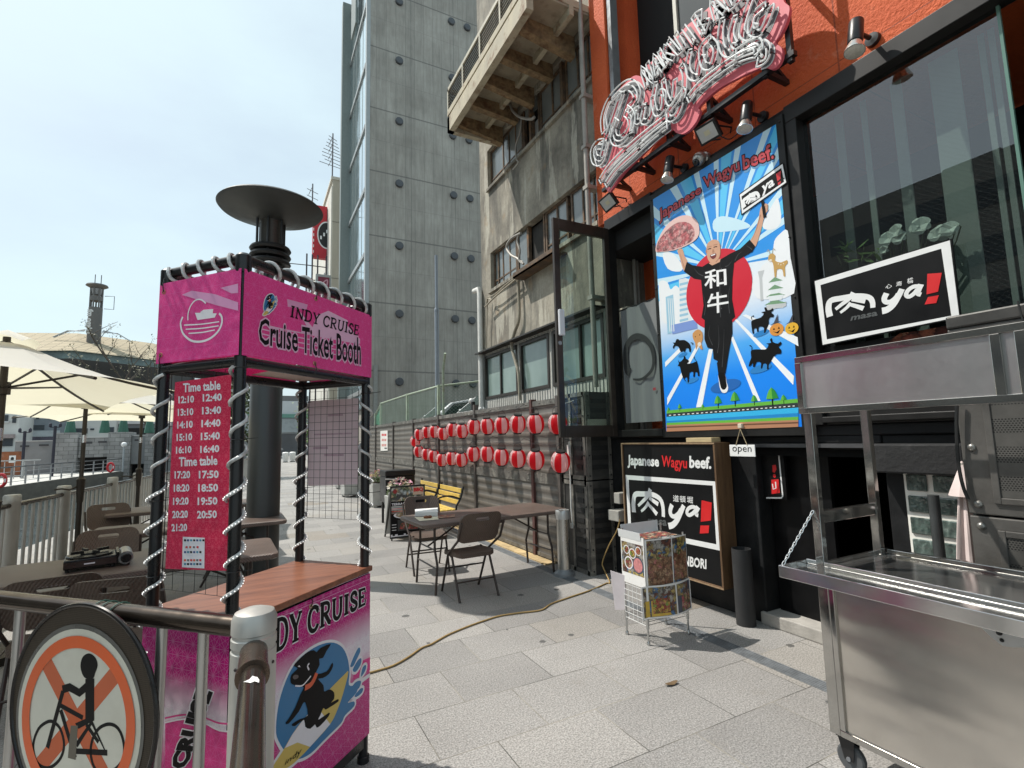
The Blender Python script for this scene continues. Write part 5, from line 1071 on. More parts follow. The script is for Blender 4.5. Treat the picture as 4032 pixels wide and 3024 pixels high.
def bridge_lamp(x, label, arms):
    X_, Z_ = wxz(x, 1005); t = thing('bridge_lamp', label, 'street lamp', (X_,BY+.4,Z_), 0, 'green lamps on the bridge'); 
    MB().lathe([(.42,0),(.42,.1),(.30,.9),(.16,1.55),(.12,1.6),(.06,1.9),(.06,2.6)], (X_,BY+.4,Z_), 8).build('pedestal', GL, t)
    if arms:
        q = MB()
        for s_ in (-1,1): q.tube(curve([(X_,BY+.4,Z_+2.3),(X_+s_*.5,BY+.4,Z_+2.45),(X_+s_*.9,BY+.4,Z_+2.25),(X_+s_*.88,BY+.4,Z_+2.1)]), .035, 6)
        q.build('arm', P('lamp_iron', (.03,.035,.035), .5), t)
        for s_ in (-1,1): MB().ball((X_+s_*.88,BY+.4,Z_+1.95), .17, 10).build('globe', P('globe_white', (.5,.5,.48), .3), t)
for x, l, ar in ((598,'green lamp pedestal above the left stone pier of the bridge',0),(900,'green lamp pedestal with curled arms over the middle parapet',1),(1063,'green lamp pedestal above the wide middle stone pier',0),(1293,'green lamp pedestal with curled arms nearest the booth',1)): bridge_lamp(x, l, ar)
# white buildings behind the bridge
WB = P('white_wall', (.60,.60,.57), .8, var=.08, nscale=.5); DW = P('far_dark_window', (.05,.06,.07), .2, var=0); GP = P('grey_panel', (.21,.24,.27), .5, var=.1, nscale=.4)
def fbox(name, parent, x0, y0, x1, y1, Y, mat, d=.1, dep=None):
    p, r = WY(*vv(x0,y0), Y), WY(*vv(x1,y1), Y); return MB().box((p.x,Y-d,min(p.z,r.z)),(r.x,Y+(dep or 0),max(p.z,r.z))).build(name, mat, parent)
b1 = thing('white_building', 'white block with two dark windows and a canopy at the far left behind the bridge', 'building', (-19,55,0)); fbox('wall', b1, -300,760,145,1180, 70, WB, 0, 8); fbox('window', b1, 5,850,70,905, 70, DW); fbox('window', b1, 113,857,140,918, 70, DW); fbox('awning', b1, -120,1020,130,1050, 70, P('awning_pink', (.33,.27,.26), .7), .5); fbox('doorway', b1, 10,1055,110,1120, 70, DW); fbox('sill', b1, -60,905,85,915, 70, CAP, .25)
b2 = thing('grey_panel_building', 'low grey panelled building with one dark window strip left of the bridge', 'building', (-14,58,0)); fbox('wall', b2, 146,840,520,1080, 74, GP, 0, 10); fbox('eave_wall', b2, 140,800,520,882, 74, WB, .05); fbox('window', b2, 255,938,385,978, 74, DW); fbox('pale_band', b2, 146,988,520,1040, 74, P('pale_glass_band', (.42,.46,.48), .3, var=.12, nscale=1), .12); fbox('shop_strip', b2, 146,1042,520,1075, 74, P('shop_strip', (.10,.09,.12), .4, var=.5, nscale=1), .12)
for x in (190,320,430): fbox('vent', b2, x,850,x+24,885, 74, DW, .15)
b3_ = thing('white_house', 'plain white house with small windows rising behind the stone bridge', 'building', (-12,60,0)); fbox('wall', b3_, 560,780,1004,1060, 76, WB, 0, 9); fbox('window', b3_, 656,966,762,1010, 76, DW); fbox('window', b3_, 788,966,820,980, 76, DW); fbox('window', b3_, 945,955,992,1000, 76, DW); fbox('blue_cladding', b3_, 545,930,585,1000, 76, P('blue_sheet', (.05,.16,.33), .5), .2)
b4 = thing('grey_warehouse', 'dark grey building with a long black opening behind the parasols, left of the booth', 'building', (-9,61,0)); fbox('wall', b4, 1005,800,1430,1060, 77, P('warehouse_grey', (.17,.18,.19), .7, var=.1), 0, 9); fbox('opening', b4, 1006,965,1430,1012, 77, BDARK, .1); fbox('roof_band', b4, 1005,900,1430,925, 77, CAP, .3)
# opposite railings, hoarding, life rings, small lamps
def bankpt(Y): 
    f = (Y+20)/59.53 if Y < 39.53 else None
    return -21+8.18*f if f is not None else (-12.82+(Y-39.53)*.107 if Y < 48.86 else -11.82+(Y-48.86)*.1765)
fr2 = thing('far_railing', 'grey metal railing on the far bank at the water edge', 'railing', (-13,40,-.5)); FRM = P('far_rail_grey', (.30,.31,.32), .5, .3, var=.1); q = MB(); ys = list(np.arange(14,60,1.6))
for y in ys: x = bankpt(y)-.25; q.box((x-.04,y-.04,-.5),(x+.04,y+.04,.58))
build_each(q, 'post', FRM, fr2)
q = MB(); q.tube([(bankpt(y)-.25,y,.6) for y in ys], .04, 6); q.build('handrail', P('far_rail_dark', (.07,.075,.08), .4, .4), fr2); q = MB()
for z in (-.3,.0,.3): q.tube([(bankpt(y)-.25,y,z) for y in ys], .018, 5)
q.build('mid_rail', FRM, fr2)
fr3 = thing('terrace_railing', 'pale barred railing on the raised terrace of the far bank', 'railing', (-18,46,-.5)); q = MB()
for k in range(40): x = -36+.55*k; q.box((x-.02,50.4,-.5),(x+.02,50.45,.75)); 
for k in range(14): x = -36+1.6*k; q.box((x-.05,50.38,-.5),(x+.05,50.48,.9))
q.box((-36,50.36,.8),(-14.2,50.48,.88)); q.box((-36,50.4,-.3),(-14.2,50.44,-.24)); q.build('rail_panel', P('terrace_rail', (.42,.43,.43), .5, .2, var=.1), fr3)
ht = WY(*vv(0,1170),54); hb = WY(*vv(195,1245),54)
h_ = thing('painted_hoarding', 'rust brown painted hoarding with faded figures at the far left bank', 'hoarding', (-17,54,-.4)); MB().box((ht.x-7,54,-.5),(hb.x,54.15,ht.z)).build('board', P('hoarding_rust', (.25,.085,.035), .7, var=.5, nscale=1.1, dirt=((.34,.18,.13), 1.3, .8)), h_)
a = Art(Frame((hb.x-.6,53.99,ht.z-.6),(1,0,0),(0,0,1)), step=.01, base=.01); a.rect(-.2,-.28,.2,.28,WHT,0); a.ell((0,.02),.1,.15,BLK,1,raw=True); a.build('notice', h_)
for x, y, lab in ((962,1305,'red life ring on the far railing right of the second parasol pole'),(8,1420,'red life ring on the far railing at the left edge of the photo')):
    Y_ = 51.5 if x > 500 else 39.2; p = WY(*vv(x,y), Y_); t = thing('life_ring', lab, 'life ring', (p.x,Y_,p.z), 0, 'red life rings'); MB().tube([(p.x+.2*cos(a_), Y_, p.z+.34*sin(a_)) for a_ in np.linspace(0,2*pi,24,endpoint=False)], .085, 8, closed=True).build('ring', P('ring_red', (.55,.02,.03), .4, var=.05), t, smooth=True)
    MB().tube([(p.x+.2*cos(a_), Y_-.07, p.z+.34*sin(a_)) for a_ in np.linspace(-.3,.3,6)], .04, 6).build('band', WHT, t)
p = WY(*vv(1080,1112),55.); t = thing('bank_lamp', 'slim pale lamp post with a white globe before the bridge', 'street lamp', (p.x,55,-.5)); MB().tube([(p.x,55,-.5),(p.x,55,p.z)], .07, 8).build('pole', P('lamp_pale', (.36,.40,.43), .4, .3), t); MB().ball((p.x,55,p.z+.05), .22, 10).build('globe', P('globe_glow', (.8,.8,.8), .3, var=0), t)
for x, ytop, lab in ((482,945,'dark street lamp with lantern arms left of the bridge pier'),(218,990,'short dark lamp post before the grey panel building')):
    p = WY(*vv(x,ytop),52.); t = thing('bank_lamp', lab, 'street lamp', (p.x,52,-.5)); MB().tube([(p.x,52,-.5),(p.x,52,p.z)], .10, 8).build('pole', P('iron_navy', (.03,.03,.045), .5, .3), t); q = MB(); q.bar((p.x-.3,52,p.z-.1),(p.x+.3,52,p.z-.1),.06,.06)
    for dx in (-.3,.3): q.lathe([(.06,0),(.11,.08),(.09,.28),(.02,.36)], (p.x+dx,52,p.z-.1), 8)
    q.build('lantern_arm', P('iron_navy', (.03,.03,.045)), t)
# stadium-like dome hall with radio mast
dm = thing('domed_hall', 'huge low hall with a pale panelled roof on the far left skyline', 'building', (-26,100,0))
def roofm():
    m, nt, b = _new('pale_roof_panels'); br = nd(nt, 'ShaderNodeTexBrick', offset=0.); s = nd(nt, 'ShaderNodeSeparateXYZ'); lk(nt, pos(nt), s.inputs[0]); cb_ = nd(nt, 'ShaderNodeCombineXYZ'); lk(nt, s.outputs[0], cb_.inputs[0]); lk(nt, s.outputs[2], cb_.inputs[1]); lk(nt, cb_.outputs[0], br.inputs['Vector'])
    for k, v in (('Scale',1.),('Mortar Size',.045),('Brick Width',1.25),('Row Height',.42)): br.inputs[k].default_value = v
    br.inputs['Color1'].default_value = (.39,.325,.225,1); br.inputs['Color2'].default_value = (.43,.36,.25,1); br.inputs['Mortar'].default_value = (.20,.17,.125,1); lk(nt, br.outputs['Color'], b.inputs['Base Color']); b.inputs['Roughness'].default_value = .8; b.inputs['Specular IOR Level'].default_value = .2; return m
ROOFM = roofm(); DY = 90.
def dxz(x, y, Y): p = WY(*vv(x,y), Y); return (p.x, Y, p.z)
q = MB(); e_ = [dxz(-420,290,DY-2), dxz(630,287,DY-2), dxz(1420,378,DY+3), dxz(1700,430,DY+12)]; r_t = [dxz(-420,125,DY+12), dxz(680,138,DY+12), dxz(1330,225,DY+14), dxz(1700,330,DY+18)]
q.add(e_+r_t, [(k,k+1,5+k,4+k) for k in range(3)]); q.add([r_t[0], r_t[1], r_t[2], r_t[3], (-12,DY+50,18), (-60,DY+50,18)], [(0,1,2,3,4,5)]); q.build('roof', ROOFM, dm)
w0 = [dxz(-420,300,DY-1.2), dxz(632,295,DY-1.2), dxz(1420,385,DY+3.5), dxz(1700,437,DY+12.5)]; q = MB()
lo = [Vector(p) for p in w0]; 
for k in range(3): q.quad(lo[k]-Vector((0,0,1.0)), lo[k+1]-Vector((0,0,1.0)), lo[k+1]+Vector((0,0,.3)), lo[k]+Vector((0,0,.3)))
q.build('window_band', P('hall_glass', (.10,.14,.14), .25, var=.4, nscale=.5), dm); q = MB()
for k in range(3): q.quad(Vector((lo[k].x*.98,DY+9,6)), Vector((lo[k+1].x*.98,DY+9,6)), lo[k+1]-Vector((0,0,1.)), lo[k]-Vector((0,0,1.)))
q.build('dark_underside', P('hall_dark', (.06,.06,.06), .7, var=.2, nscale=.2), dm); MB().box((-70,DY+9,0),(-8,DY+9.5,8)).build('lower_wall', P('hall_dark', (.06,.06,.06)), dm)
TY = 96.; tb, tt_ = WY(370,1322,TY), WY(374,1140,TY)
mt = thing('radio_tower', 'slim dark radio tower lettered fm osaka rising from the hall roof', 'tower', (tb.x,TY,tb.z)); TD = P('tower_dark', (.11,.105,.10), .7, var=.2, nscale=.6); rr = .86
MB().lathe([(rr,-3),(rr,4.35)], (tb.x,TY,tb.z), 20).build('shaft', TD, mt, smooth=True)
q = MB()
for k in range(7): an = k*2*pi/7; q.box((tb.x+.74*cos(an)-.09,TY+.74*sin(an)-.09,tb.z+4.35),(tb.x+.74*cos(an)+.09,TY+.74*sin(an)+.09,tb.z+7.5))
q.lathe([(.84,0),(.84,.7)], (tb.x,TY,tb.z+5.4), 20); q.build('belfry', TD, mt)
MB().lathe([(.6,6.4),(.75,7.3),(0,7.4)], (tb.x,TY,tb.z), 16).build('radome', P('radome_grey', (.22,.22,.22), .6), mt, smooth=True); MB().lathe([(.7,7.35),(1.4,7.75),(1.3,7.95),(0,8.05)], (tb.x,TY,tb.z), 28).build('cap', TD, mt, smooth=True)
q = MB()
for dx in (-.3,.45): q.tube([(tb.x+dx,TY,tb.z+8),(tb.x+dx,TY,tb.z+9.6)], .06, 5)
q.tube([(tb.x+1,TY,tb.z+6.3),(tb.x+2.2,TY,tb.z+6.4),(tb.x+2.2,TY,tb.z+4.3),(tb.x+1,TY,tb.z+4.3)], .05, 5); q.build('aerial', TD, mt)
a = Art(Frame((tb.x-.15,TY-.9,tb.z+4.0),(0,0,-1),(1,0,0)), step=.01, base=.01)
a.text('fm osaka', [(.1,-.62),(3.9,-.62),(3.9,.1),(.1,.1)], P('letter_pale', (.55,.55,.54), .5, var=0), 1, .05, raw=True); a.build('lettering', mt)
q = MB()
for s_ in (-1,1):
    for k in range(3): q.tube([(tb.x+s_*1.05,TY-.3*k,tb.z+.9-.2*k),(tb.x+s_*3.0,TY-.3*k,tb.z+.45),(tb.x+s_*4.6,TY-.3*k,tb.z-.6)], .06, 5)
    for f in np.linspace(.2,1,6): q.tube([(tb.x+s_*(1.05+3.5*f),TY,tb.z+.8-1.3*f*f),(tb.x+s_*(1.05+3.5*f),TY-.6,tb.z+.35-1.1*f*f)], .04, 4)
q.build('stay_truss', P('truss_grey', (.33,.36,.38), .5), mt)

# ================================================================ TREES
def leafmat(name, c):
    m, nt, b = _new(name); oi = nd(nt, 'ShaderNodeNewGeometry'); cc = mixc(nt, oi.outputs['Random Per Island'], tuple(x*.6 for x in c), tuple(x*1.4 for x in c)); lk(nt, cc, b.inputs['Base Color']); b.inputs['Roughness'].default_value = .6; return m
def tree(name, label, base, h, R, lm, n, twig=False, seed=1, lean=0, cz=None, leaf=.11, spk=.22):
    random.seed(seed); t = thing(name, label, 'tree', base); BK = P('bark', (.07,.055,.042), .85, var=.35, nscale=12, bmp=.3); q = MB(); b0 = Vector(base); ends = []
    def limb(p, d, L, r, dep):
        pts = [p]; 
        for k in range(4): d = (d+Vector((random.uniform(-.25,.25),random.uniform(-.25,.25),random.uniform(-.08,.15)))).normalized(); pts.append(pts[-1]+d*L/4)
        q.tube(pts, r, 5, rs=[r*(1-.14*k) for k in range(5)]); ends.append(pts[-1]); ends.append(pts[-2]); ends.append(pts[2])
        if dep > 0:
            for k in range(3 if dep > 1 else 4): dd = (d+Vector((random.uniform(-.9,.9),random.uniform(-.9,.9),random.uniform(-.15,.6)))).normalized(); limb(pts[random.choice((2,3,4))], dd, L*.68, r*.55, dep-1)
    limb(b0, Vector((lean,0,1)), h*.45, .03*h**.7, 3); q.build('trunk', BK, t, smooth=True)
    l = MB(); cz = cz or h*.62
    for k in range(n):
        e_ = random.choice(ends); sp = R*spk; c = e_+Vector((random.gauss(0,sp),random.gauss(0,sp),random.gauss(0,sp*.8)))
        if c.z < b0.z+h*.18: continue
        u = Vector((random.gauss(0,1),random.gauss(0,1),random.gauss(0,.6))).normalized(); v = u.orthogonal().normalized(); s_ = leaf*random.uniform(.6,1.4)
        l.add([c-u*s_, c+v*s_*.45, c+u*s_, c-v*s_*.45], [(0,1,2,3)])
    l.build('crown', lm, t); return t
LG = leafmat('leaf_green', (.075,.105,.035)); LY = leafmat('leaf_olive', (.11,.11,.05)); LB = leafmat('leaf_bright', (.10,.17,.035))
tp = WY(985,1700,27.); tree('street_tree', 'leafy green tree seen between the booth post and the lamp column', (tp.x,27,0), 5.2, 1.7, LG, 3800, seed=5, leaf=.10)
tp = WY(1150,1660,52.); tree('street_tree', 'small bright green tree far down the promenade right of the lamp column', (tp.x+1.2,52,0), 5.0, 2., LB, 1500, seed=9, leaf=.16)
tp = WY(612,1480,72.); tree('bare_tree', 'thin half bare tree rising above the parasol left of the booth', (tp.x,72,0), 20.0, 4.5, LY, 800, seed=12, leaf=.11, lean=-.05, spk=.05)

# ================================================================ LANTERNS ON THE FENCE
def lantm(name, c):
    m, nt, b = _new(name); o = nt.nodes['Material Output']; b.inputs['Base Color'].default_value = c4(c); b.inputs['Roughness'].default_value = .35
    s = nd(nt, 'ShaderNodeSeparateXYZ'); lk(nt, objco(nt), s.inputs[0]); bump(nt, b, math_(nt, 'SINE', math_(nt, 'MULTIPLY', s.outputs[2], 2*pi/.012)), .25, .003)
    t = nd(nt, 'ShaderNodeBsdfTranslucent'); t.inputs[0].default_value = c4(c); a = nd(nt, 'ShaderNodeMixShader'); a.inputs[0].default_value = .62; lk(nt, b.outputs[0], a.inputs[1]); lk(nt, t.outputs[0], a.inputs[2]); lk(nt, a.outputs[0], o.inputs[0]); return m
LRED = lantm('lantern_red', (.80,.015,.03)); LWHT = lantm('lantern_white', (.88,.72,.72)); LBK = P('lantern_black', (.015,.014,.014), .4, var=0)
q5 = K(1350,1400,1.8433)
low = [(1580,770),(1400,755),(1270,745),(1150,735),(1048,712),(948,712),(860,752),(790,745),(720,755),(660,728),(608,715),(550,695)]
upr = [(1560,495),(1398,495),(1268,495),(1155,505),(1048,512),(950,515),(865,545),(795,537),(727,563),(665,550),(610,555),(555,570)]
def ordn(k): return ('first','second','third','fourth','fifth','sixth','seventh','eighth','ninth','tenth','eleventh','twelfth')[k]
def lantern_parts(t):
    def prof(z): return .050+.056*max(0,1-(z/.107)**2)**.62
    zs = np.linspace(-.105,.105,13); n = 48
    for k in range(8):
        q = MB(); an = [2*pi*(k*6+j)/n for j in range(7)]; vs = [(prof(z)*cos(a_), prof(z)*sin(a_), z) for z in zs for a_ in an]
        q.add(vs, [[i*7+j, i*7+j+1, (i+1)*7+j+1, (i+1)*7+j] for i in range(12) for j in range(6)]); q.build('red_gore' if k % 2 else 'white_gore', LRED if k % 2 else LWHT, t, smooth=True)
        if k == 4:
            q = MB()
            for z in (.045,.0,-.042):
                for da, dz, wa, hz_ in ((.38,.012,.22,.004),(.34,0,.16,.004),(.48,-.006,.045,.016)): 
                    v4 = [((prof(z+dz)+.0015)*cos(an[0]+x), (prof(z+dz)+.0015)*sin(an[0]+x), z+dz+h) for x, h in ((da-wa/2,-hz_),(da+wa/2,-hz_),(da+wa/2,hz_),(da-wa/2,hz_))]; q.add(v4, [(0,1,2,3)])
            q.build('lettering', P('lantern_ink', (.35,.03,.03), .5, var=0), t)
    for z0, z1 in ((.10,.122),(-.122,-.10)): MB().lathe([(.046,z0),(.054,z0),(.054,z1),(.046,z1)], n=24).build('black_rim', LBK, t)
    MB().tube([(0.05*cos(a_)*1, 0, .12+.07*sin(a_)) for a_ in np.linspace(0,pi,9)], .002, 5).build('wire_bail', P('wire_black', (.03,.03,.03), .4, .4, var=0), t)
lan = thing('paper_lantern', 'x', 'lantern', (0,0,0), 0, 'red and white paper lanterns on the fence'); lantern_parts(lan); nl = 0
random.seed(4)
def place_lantern(p, lab, tilt=0., rz=None):
    global nl
    o = lan if nl == 0 else copy_tree(lan); nl += 1; o.location = p; o.rotation_euler = (tilt, random.uniform(-.06,.06), math.atan2(-p.y,-p.x)+rad(-270)+random.uniform(-.12,.12)); o.scale = (1.1,1.1,1.12); o['label'] = lab
wires = []
for row, nm in ((upr,'upper'),(low,'lower')):
    pts = []
    for k, (x, y) in enumerate(row):
        p = WX(*q5(x,y), 3.31); place_lantern(p, f'red and white lantern in the {nm} row, {ordn(k)} from the open glass door', .2+random.uniform(-.08,.08)); pts.append((3.31,p.y-.04,p.z+.22))
    wires.append(pts)
p = WX(*q5(525,620), 3.31); place_lantern(p, 'tilted red and white lantern closing the far end between both rows', .7)
wl_ = MB()
for pts in wires:
    path = [(3.42,5.0,pts[0][2]+.05)]
    for a_, b_ in zip(pts[:-1], pts[1:]): path += [a_, ((a_[0]+b_[0])/2, (a_[1]+b_[1])/2, (a_[2]+b_[2])/2-.03)]
    wl_.tube(path+[pts[-1]], .0028, 5)
    for a_ in pts[::2]: wl_.tube([a_, (3.4,a_[1]+.01,a_[2]+.05), (3.49,a_[1],a_[2]+.02)], .0025, 5)
tag(once(wl_.build('lantern_wire', P('wire_black', (.03,.03,.03)))), 'thin black wires from which the paper lanterns hang', 'wire')
# notice on the fence
nk = lambda X: Frame((X,14.9,1.6),(0,-1,0),(0,0,1))
a = Art(nk(3.476), q5); a.poly([(272,548),(325,543),(325,690),(274,692)], P('notice_white', (.72,.70,.66), .6, var=.05), 0)
for y in (575,612,650): 
    for x in (282,294,306): a.rect(*a.c((x,y+9)), *a.c((x+9,y-8)), PRED if (x+y) % 2 else P('notice_pink', (.55,.2,.18), .6, var=0), 1)
a.rect(*a.c((302,678)), *a.c((320,668)), PGREY, 1); tag(once(a.build('wall_notice')), 'white paper notice with red characters on the far fence panel', 'notice')

# ================================================================ CABINET AT THE FENCE END, ASHTRAY, CABLE
DM = P('dark_galvanised', (.060,.058,.055), .5, .5, var=.3, nscale=7, dirt=((.11,.105,.095), 5, .5)); DM2 = P('dark_slot', (.012,.012,.012), .6, var=0); RIV = P('rivet', (.03,.03,.03), .4, .6, var=0)
cbt = thing('slotted_cabinet', 'tall dark riveted steel cabinet with slots at the near end of the lantern fence', 'cabinet', (3.68,5.1,0))
for z0, z1 in ((0,1.07),(1.085,2.13)):
    q = MB().box((3.5,4.89,z0),(3.86,5.43,z1)); bd = q.build('body', DM, cbt, bevel=.006); q = MB()
    for z in np.linspace(z0+.12,z1-.14,8): 
        for y0 in (4.98,): q.box((3.492,y0,z),(3.502,y0+.16,z+.055)); q.box((3.58,4.882,z),(3.80,4.892,z+.055))
    build_each(q, 'slot', DM2, cbt); q = MB()
    for y in (4.92,5.2,5.40): q.box((3.488,y-.022,z0),(3.501,y+.022,z1))
    q.box((3.488,4.89,z1-.05),(3.50,5.43,z1)); q.box((3.488,4.89,z0),(3.5,5.43,z0+.05)); q.box((3.5,4.878,z0),(3.56,4.89,z1)); q.box((3.82,4.878,z0),(3.86,4.89,z1)); q.build('strap', FST, cbt); q = MB()
    for y in (4.92,5.40):
        for z in np.linspace(z0+.05,z1-.05,5): q.ball((3.486,y,z), .011, 6)
    for x in (3.53,3.84):
        for z in np.linspace(z0+.05,z1-.05,5): q.ball((x,4.876,z), .011, 6)
    build_each(q, 'rivet', RIV, cbt)
MB().box((3.52,4.872,1.66),(3.80,4.882,1.80)).build('label_plate', P('plate_pale', (.40,.37,.31), .6, var=.15, nscale=12), cbt)
ch = MB(); 
for k in range(6): ch.tube([(3.482+.004*(k%2),5.2+.016*cos(a_)*(1 if k%2 else .4),1.88-.035*k+.024*sin(a_)) for a_ in np.linspace(0,2*pi,10)], .004, 5)
ch.tube([(3.47,5.2,1.55),(3.46,5.21,1.40),(3.465,5.2,1.1),(3.46,5.2,.75),(3.465,5.19,.55)], .009, 6); ch.box((3.45,5.185,.50),(3.475,5.215,.56)); ch.box((3.445,5.18,1.36),(3.475,5.22,1.5)); o = ch.build('extension_lead', P('white_cord', (.62,.61,.58), .5, var=.05)); tag(once(o), 'white cord with plugs hanging down the dark slotted cabinet', 'cable')
at = thing('ashtray_stand', 'cylindrical stainless ashtray stand at the corner of the long table', 'ashtray', (3.27,5.10,0)); SST = P('stainless', (.50,.49,.46), .28, .9, var=.12, nscale=5, stretch=(1,1,.1))
MB().lathe([(.075,.045),(.075,.66),(.078,.66)], (3.27,5.10,0), 32).build('body', SST, at, smooth=True); MB().lathe([(.082,.64),(.084,.65),(.084,.73),(.078,.745),(.02,.748),(0,.742)], (3.27,5.10,0), 32).build('lid', P('lid_grey', (.50,.50,.49), .35, .6, var=.06), at, smooth=True)
MB().lathe([(.125,0),(.12,.03),(.085,.055),(.075,.075)], (3.27,5.10,0), 20).build('foot_ring', P('foot_grey', (.22,.23,.24), .5, .4, var=.1), at, smooth=True)
MB().box((3.20,5.03,.742),(3.30,5.16,.747)).build('slot_plate', P('slot_steel', (.6,.6,.6), .2, .9, var=0), at); MB().box((3.222,5.035,.40),(3.228,5.06,.45)).build('sticker', PWHT, at)
g3 = K(1400,2200,1.164); t8 = K(2150,1500,1.508)
gp = [G(*p, .009) for p in ((1250,2760),(1330,2700),(1420,2660))] + [G(*g3(*p), .009) for p in ((100,512),(170,490),(240,452),(300,410),(345,392),(380,372),(430,345),(520,308),(600,280),(660,262),(750,248),(850,235),(900,205),(1000,170),(1060,150),(1110,130),(1150,112))]
up_ = [Vector((3.50,4.50,.02)), Vector((3.55,4.62,.10)), Vector((3.60,4.70,.30)), Vector((3.66,4.62,.62)), Vector((3.70,4.55,.74))]
g_end = [G(*t8(378,1195), .012)]
cab = MB().tube(curve(gp+g_end+[WX(*t8(*p), 3.62) for p in ((345,1120),(335,1075),(372,980),(420,890),(438,825))], 6), .0072, 7); tag(once(cab.build('yellow_cable', P('cable_yellow', (.34,.225,.085), .55, var=.12), smooth=True)), 'yellow brown power cable snaking across the paving to the wall sockets', 'cable')
ou = thing('outlet_box', 'grey weatherproof socket boxes on the wall left of the wooden frame sign', 'socket', (3.7,4.55,.7)); OG_ = P('outlet_grey', (.33,.32,.29), .5, var=.12)
for x, y in ((400,790),(430,795),(435,690)):
    p = WX(*t8(x,y), 3.70); MB().box((p.x-.04,p.y-.05,p.z-.07),(p.x+.17,p.y+.05,p.z+.05)).build('socket', OG_, ou, bevel=.008)

# ================================================================ BARBECUE BOARD, PLANTERS, GRILL, BENCHES
p0, p1 = G(1539,2131), G(1672,2115); frA = Frame(p0, p1-p0, (0,0,1)); ak = K(1500,1750,2.37)
ab = thing('a_board', 'folding board with barbecue menu pictures standing before the benches', 'sign', p0)
u0, v0 = frA.px(*ak(97,900)); u1_, v1_ = frA.px(*ak(400,380)); frA2 = Frame(p0, p1-p0, (0,0,1))
MB().prism([(-.01,.03),(u1_+.02,.03),(u1_+.02,v1_+.015),(-.01,v1_+.015)], frA, -.03, -.002).build('board', P('board_dark', (.03,.028,.026), .5, var=.1), ab)
q = MB()
for u in (.02,u1_-.02): q.tube([frA.at(u,.0,-.015), frA.at(u,.1,-.015)], .012, 6); q.tube([frA.at(u,v1_,-.03), frA.at(u,.0,-.45)], .014, 6)
q.build('leg', P('board_dark', (.03,.03,.03)), ab); MB().prism([(-.0,.05),(u1_,.05),(u1_,v1_-.05),(0,v1_-.05)], Frame(frA.at(0,0,-.43), frA.u, (frA.v+frA.n*.38)), -.01, 0).build('rear_panel', P('panel_white', (.5,.5,.48), .5), ab)
a = Art(frA); W_, H_ = u1_, v1_; F1 = food('terrace_photo', [(.55,.60,.60),(.30,.29,.25),(.08,.08,.08),(.52,.40,.25),(.65,.63,.58),(.15,.18,.10)], 22); F2 = food('salad_photo', [(.50,.40,.30),(.40,.10,.07),(.10,.15,.05),(.55,.48,.38),(.36,.25,.14)], 26); F3 = food('raw_beef_photo', [(.42,.06,.045),(.50,.16,.13),(.10,.06,.04),(.34,.035,.03),(.08,.12,.03)], 34)
a.rect(0,.06,W_,H_,PBLK,0); a.rect(.005,H_*.73,W_-.005,H_-.01,F1,1); a.rect(W_*.66,H_*.83,W_-.01,H_-.015,P('peach_panel', (.62,.45,.33), .5, var=.1),2); a.ell((W_*.12,H_*.915),.035,.035,P('seal_red', (.30,.03,.03), .5, var=0),2,raw=True)
a.text('BBQ', [(W_*.68,H_*.875),(W_*.98,H_*.875),(W_*.98,H_*.965),(W_*.68,H_*.965)], PRED, 3, .06, raw=True)
a.text('TERRACE', [(.012,H_*.655),(W_*.48,H_*.655),(W_*.48,H_*.70),(.012,H_*.70)], PWHT, 2, .04, raw=True); a.text('BBQ', [(W_*.52,H_*.655),(W_*.74,H_*.655),(W_*.74,H_*.70),(W_*.52,H_*.70)], PRED, 2, .05, raw=True)
a.rect(.01,H_*.50,W_*.72,H_*.64,P('panel_white', (.5,.5,.48)),1)
for k in range(5): a.rect(.015,H_*(.62-.025*k),W_*(.66-.05*(k%3)),H_*(.61-.025*k),PRED if k % 2 else PGREY,2)
a.ell((W_*.5,H_*.47),W_*.42,H_*.075,PWHT,1.5,raw=True); a.ell((W_*.5,H_*.47),W_*.36,H_*.062,F2,2,raw=True); a.rect(.01,H_*.50,.01+W_*.9,H_*.56,F2,1.6)
a.rect(W_*.2,H_*.17,W_*.95,H_*.38,P('plate_dark', (.03,.03,.03), .4),1); a.poly([(W_*.25,H_*.20),(W_*.8,H_*.18),(W_*.86,H_*.30),(W_*.6,H_*.34),(W_*.3,H_*.31)], F3, 2, raw=True); a.rect(0,.06,W_,H_*.115,PWHT,1)
for k, (x0,x1) in enumerate(((.05,.12),(.2,.38),(.44,.6),(.66,.9))): a.rect(W_*x0,.075,W_*x1,.10,PBLK,2)
for k in range(3): a.rect(W_*.03,H_*(.30-.05*k),W_*.16,H_*(.29-.05*k),PWHT,2)
a.build('menu_print', ab)
PLST = P('planter_stone', (.40,.40,.38), .85, var=.22, nscale=4, bmp=.25); SOIL = P('soil', (.05,.035,.025), .95)
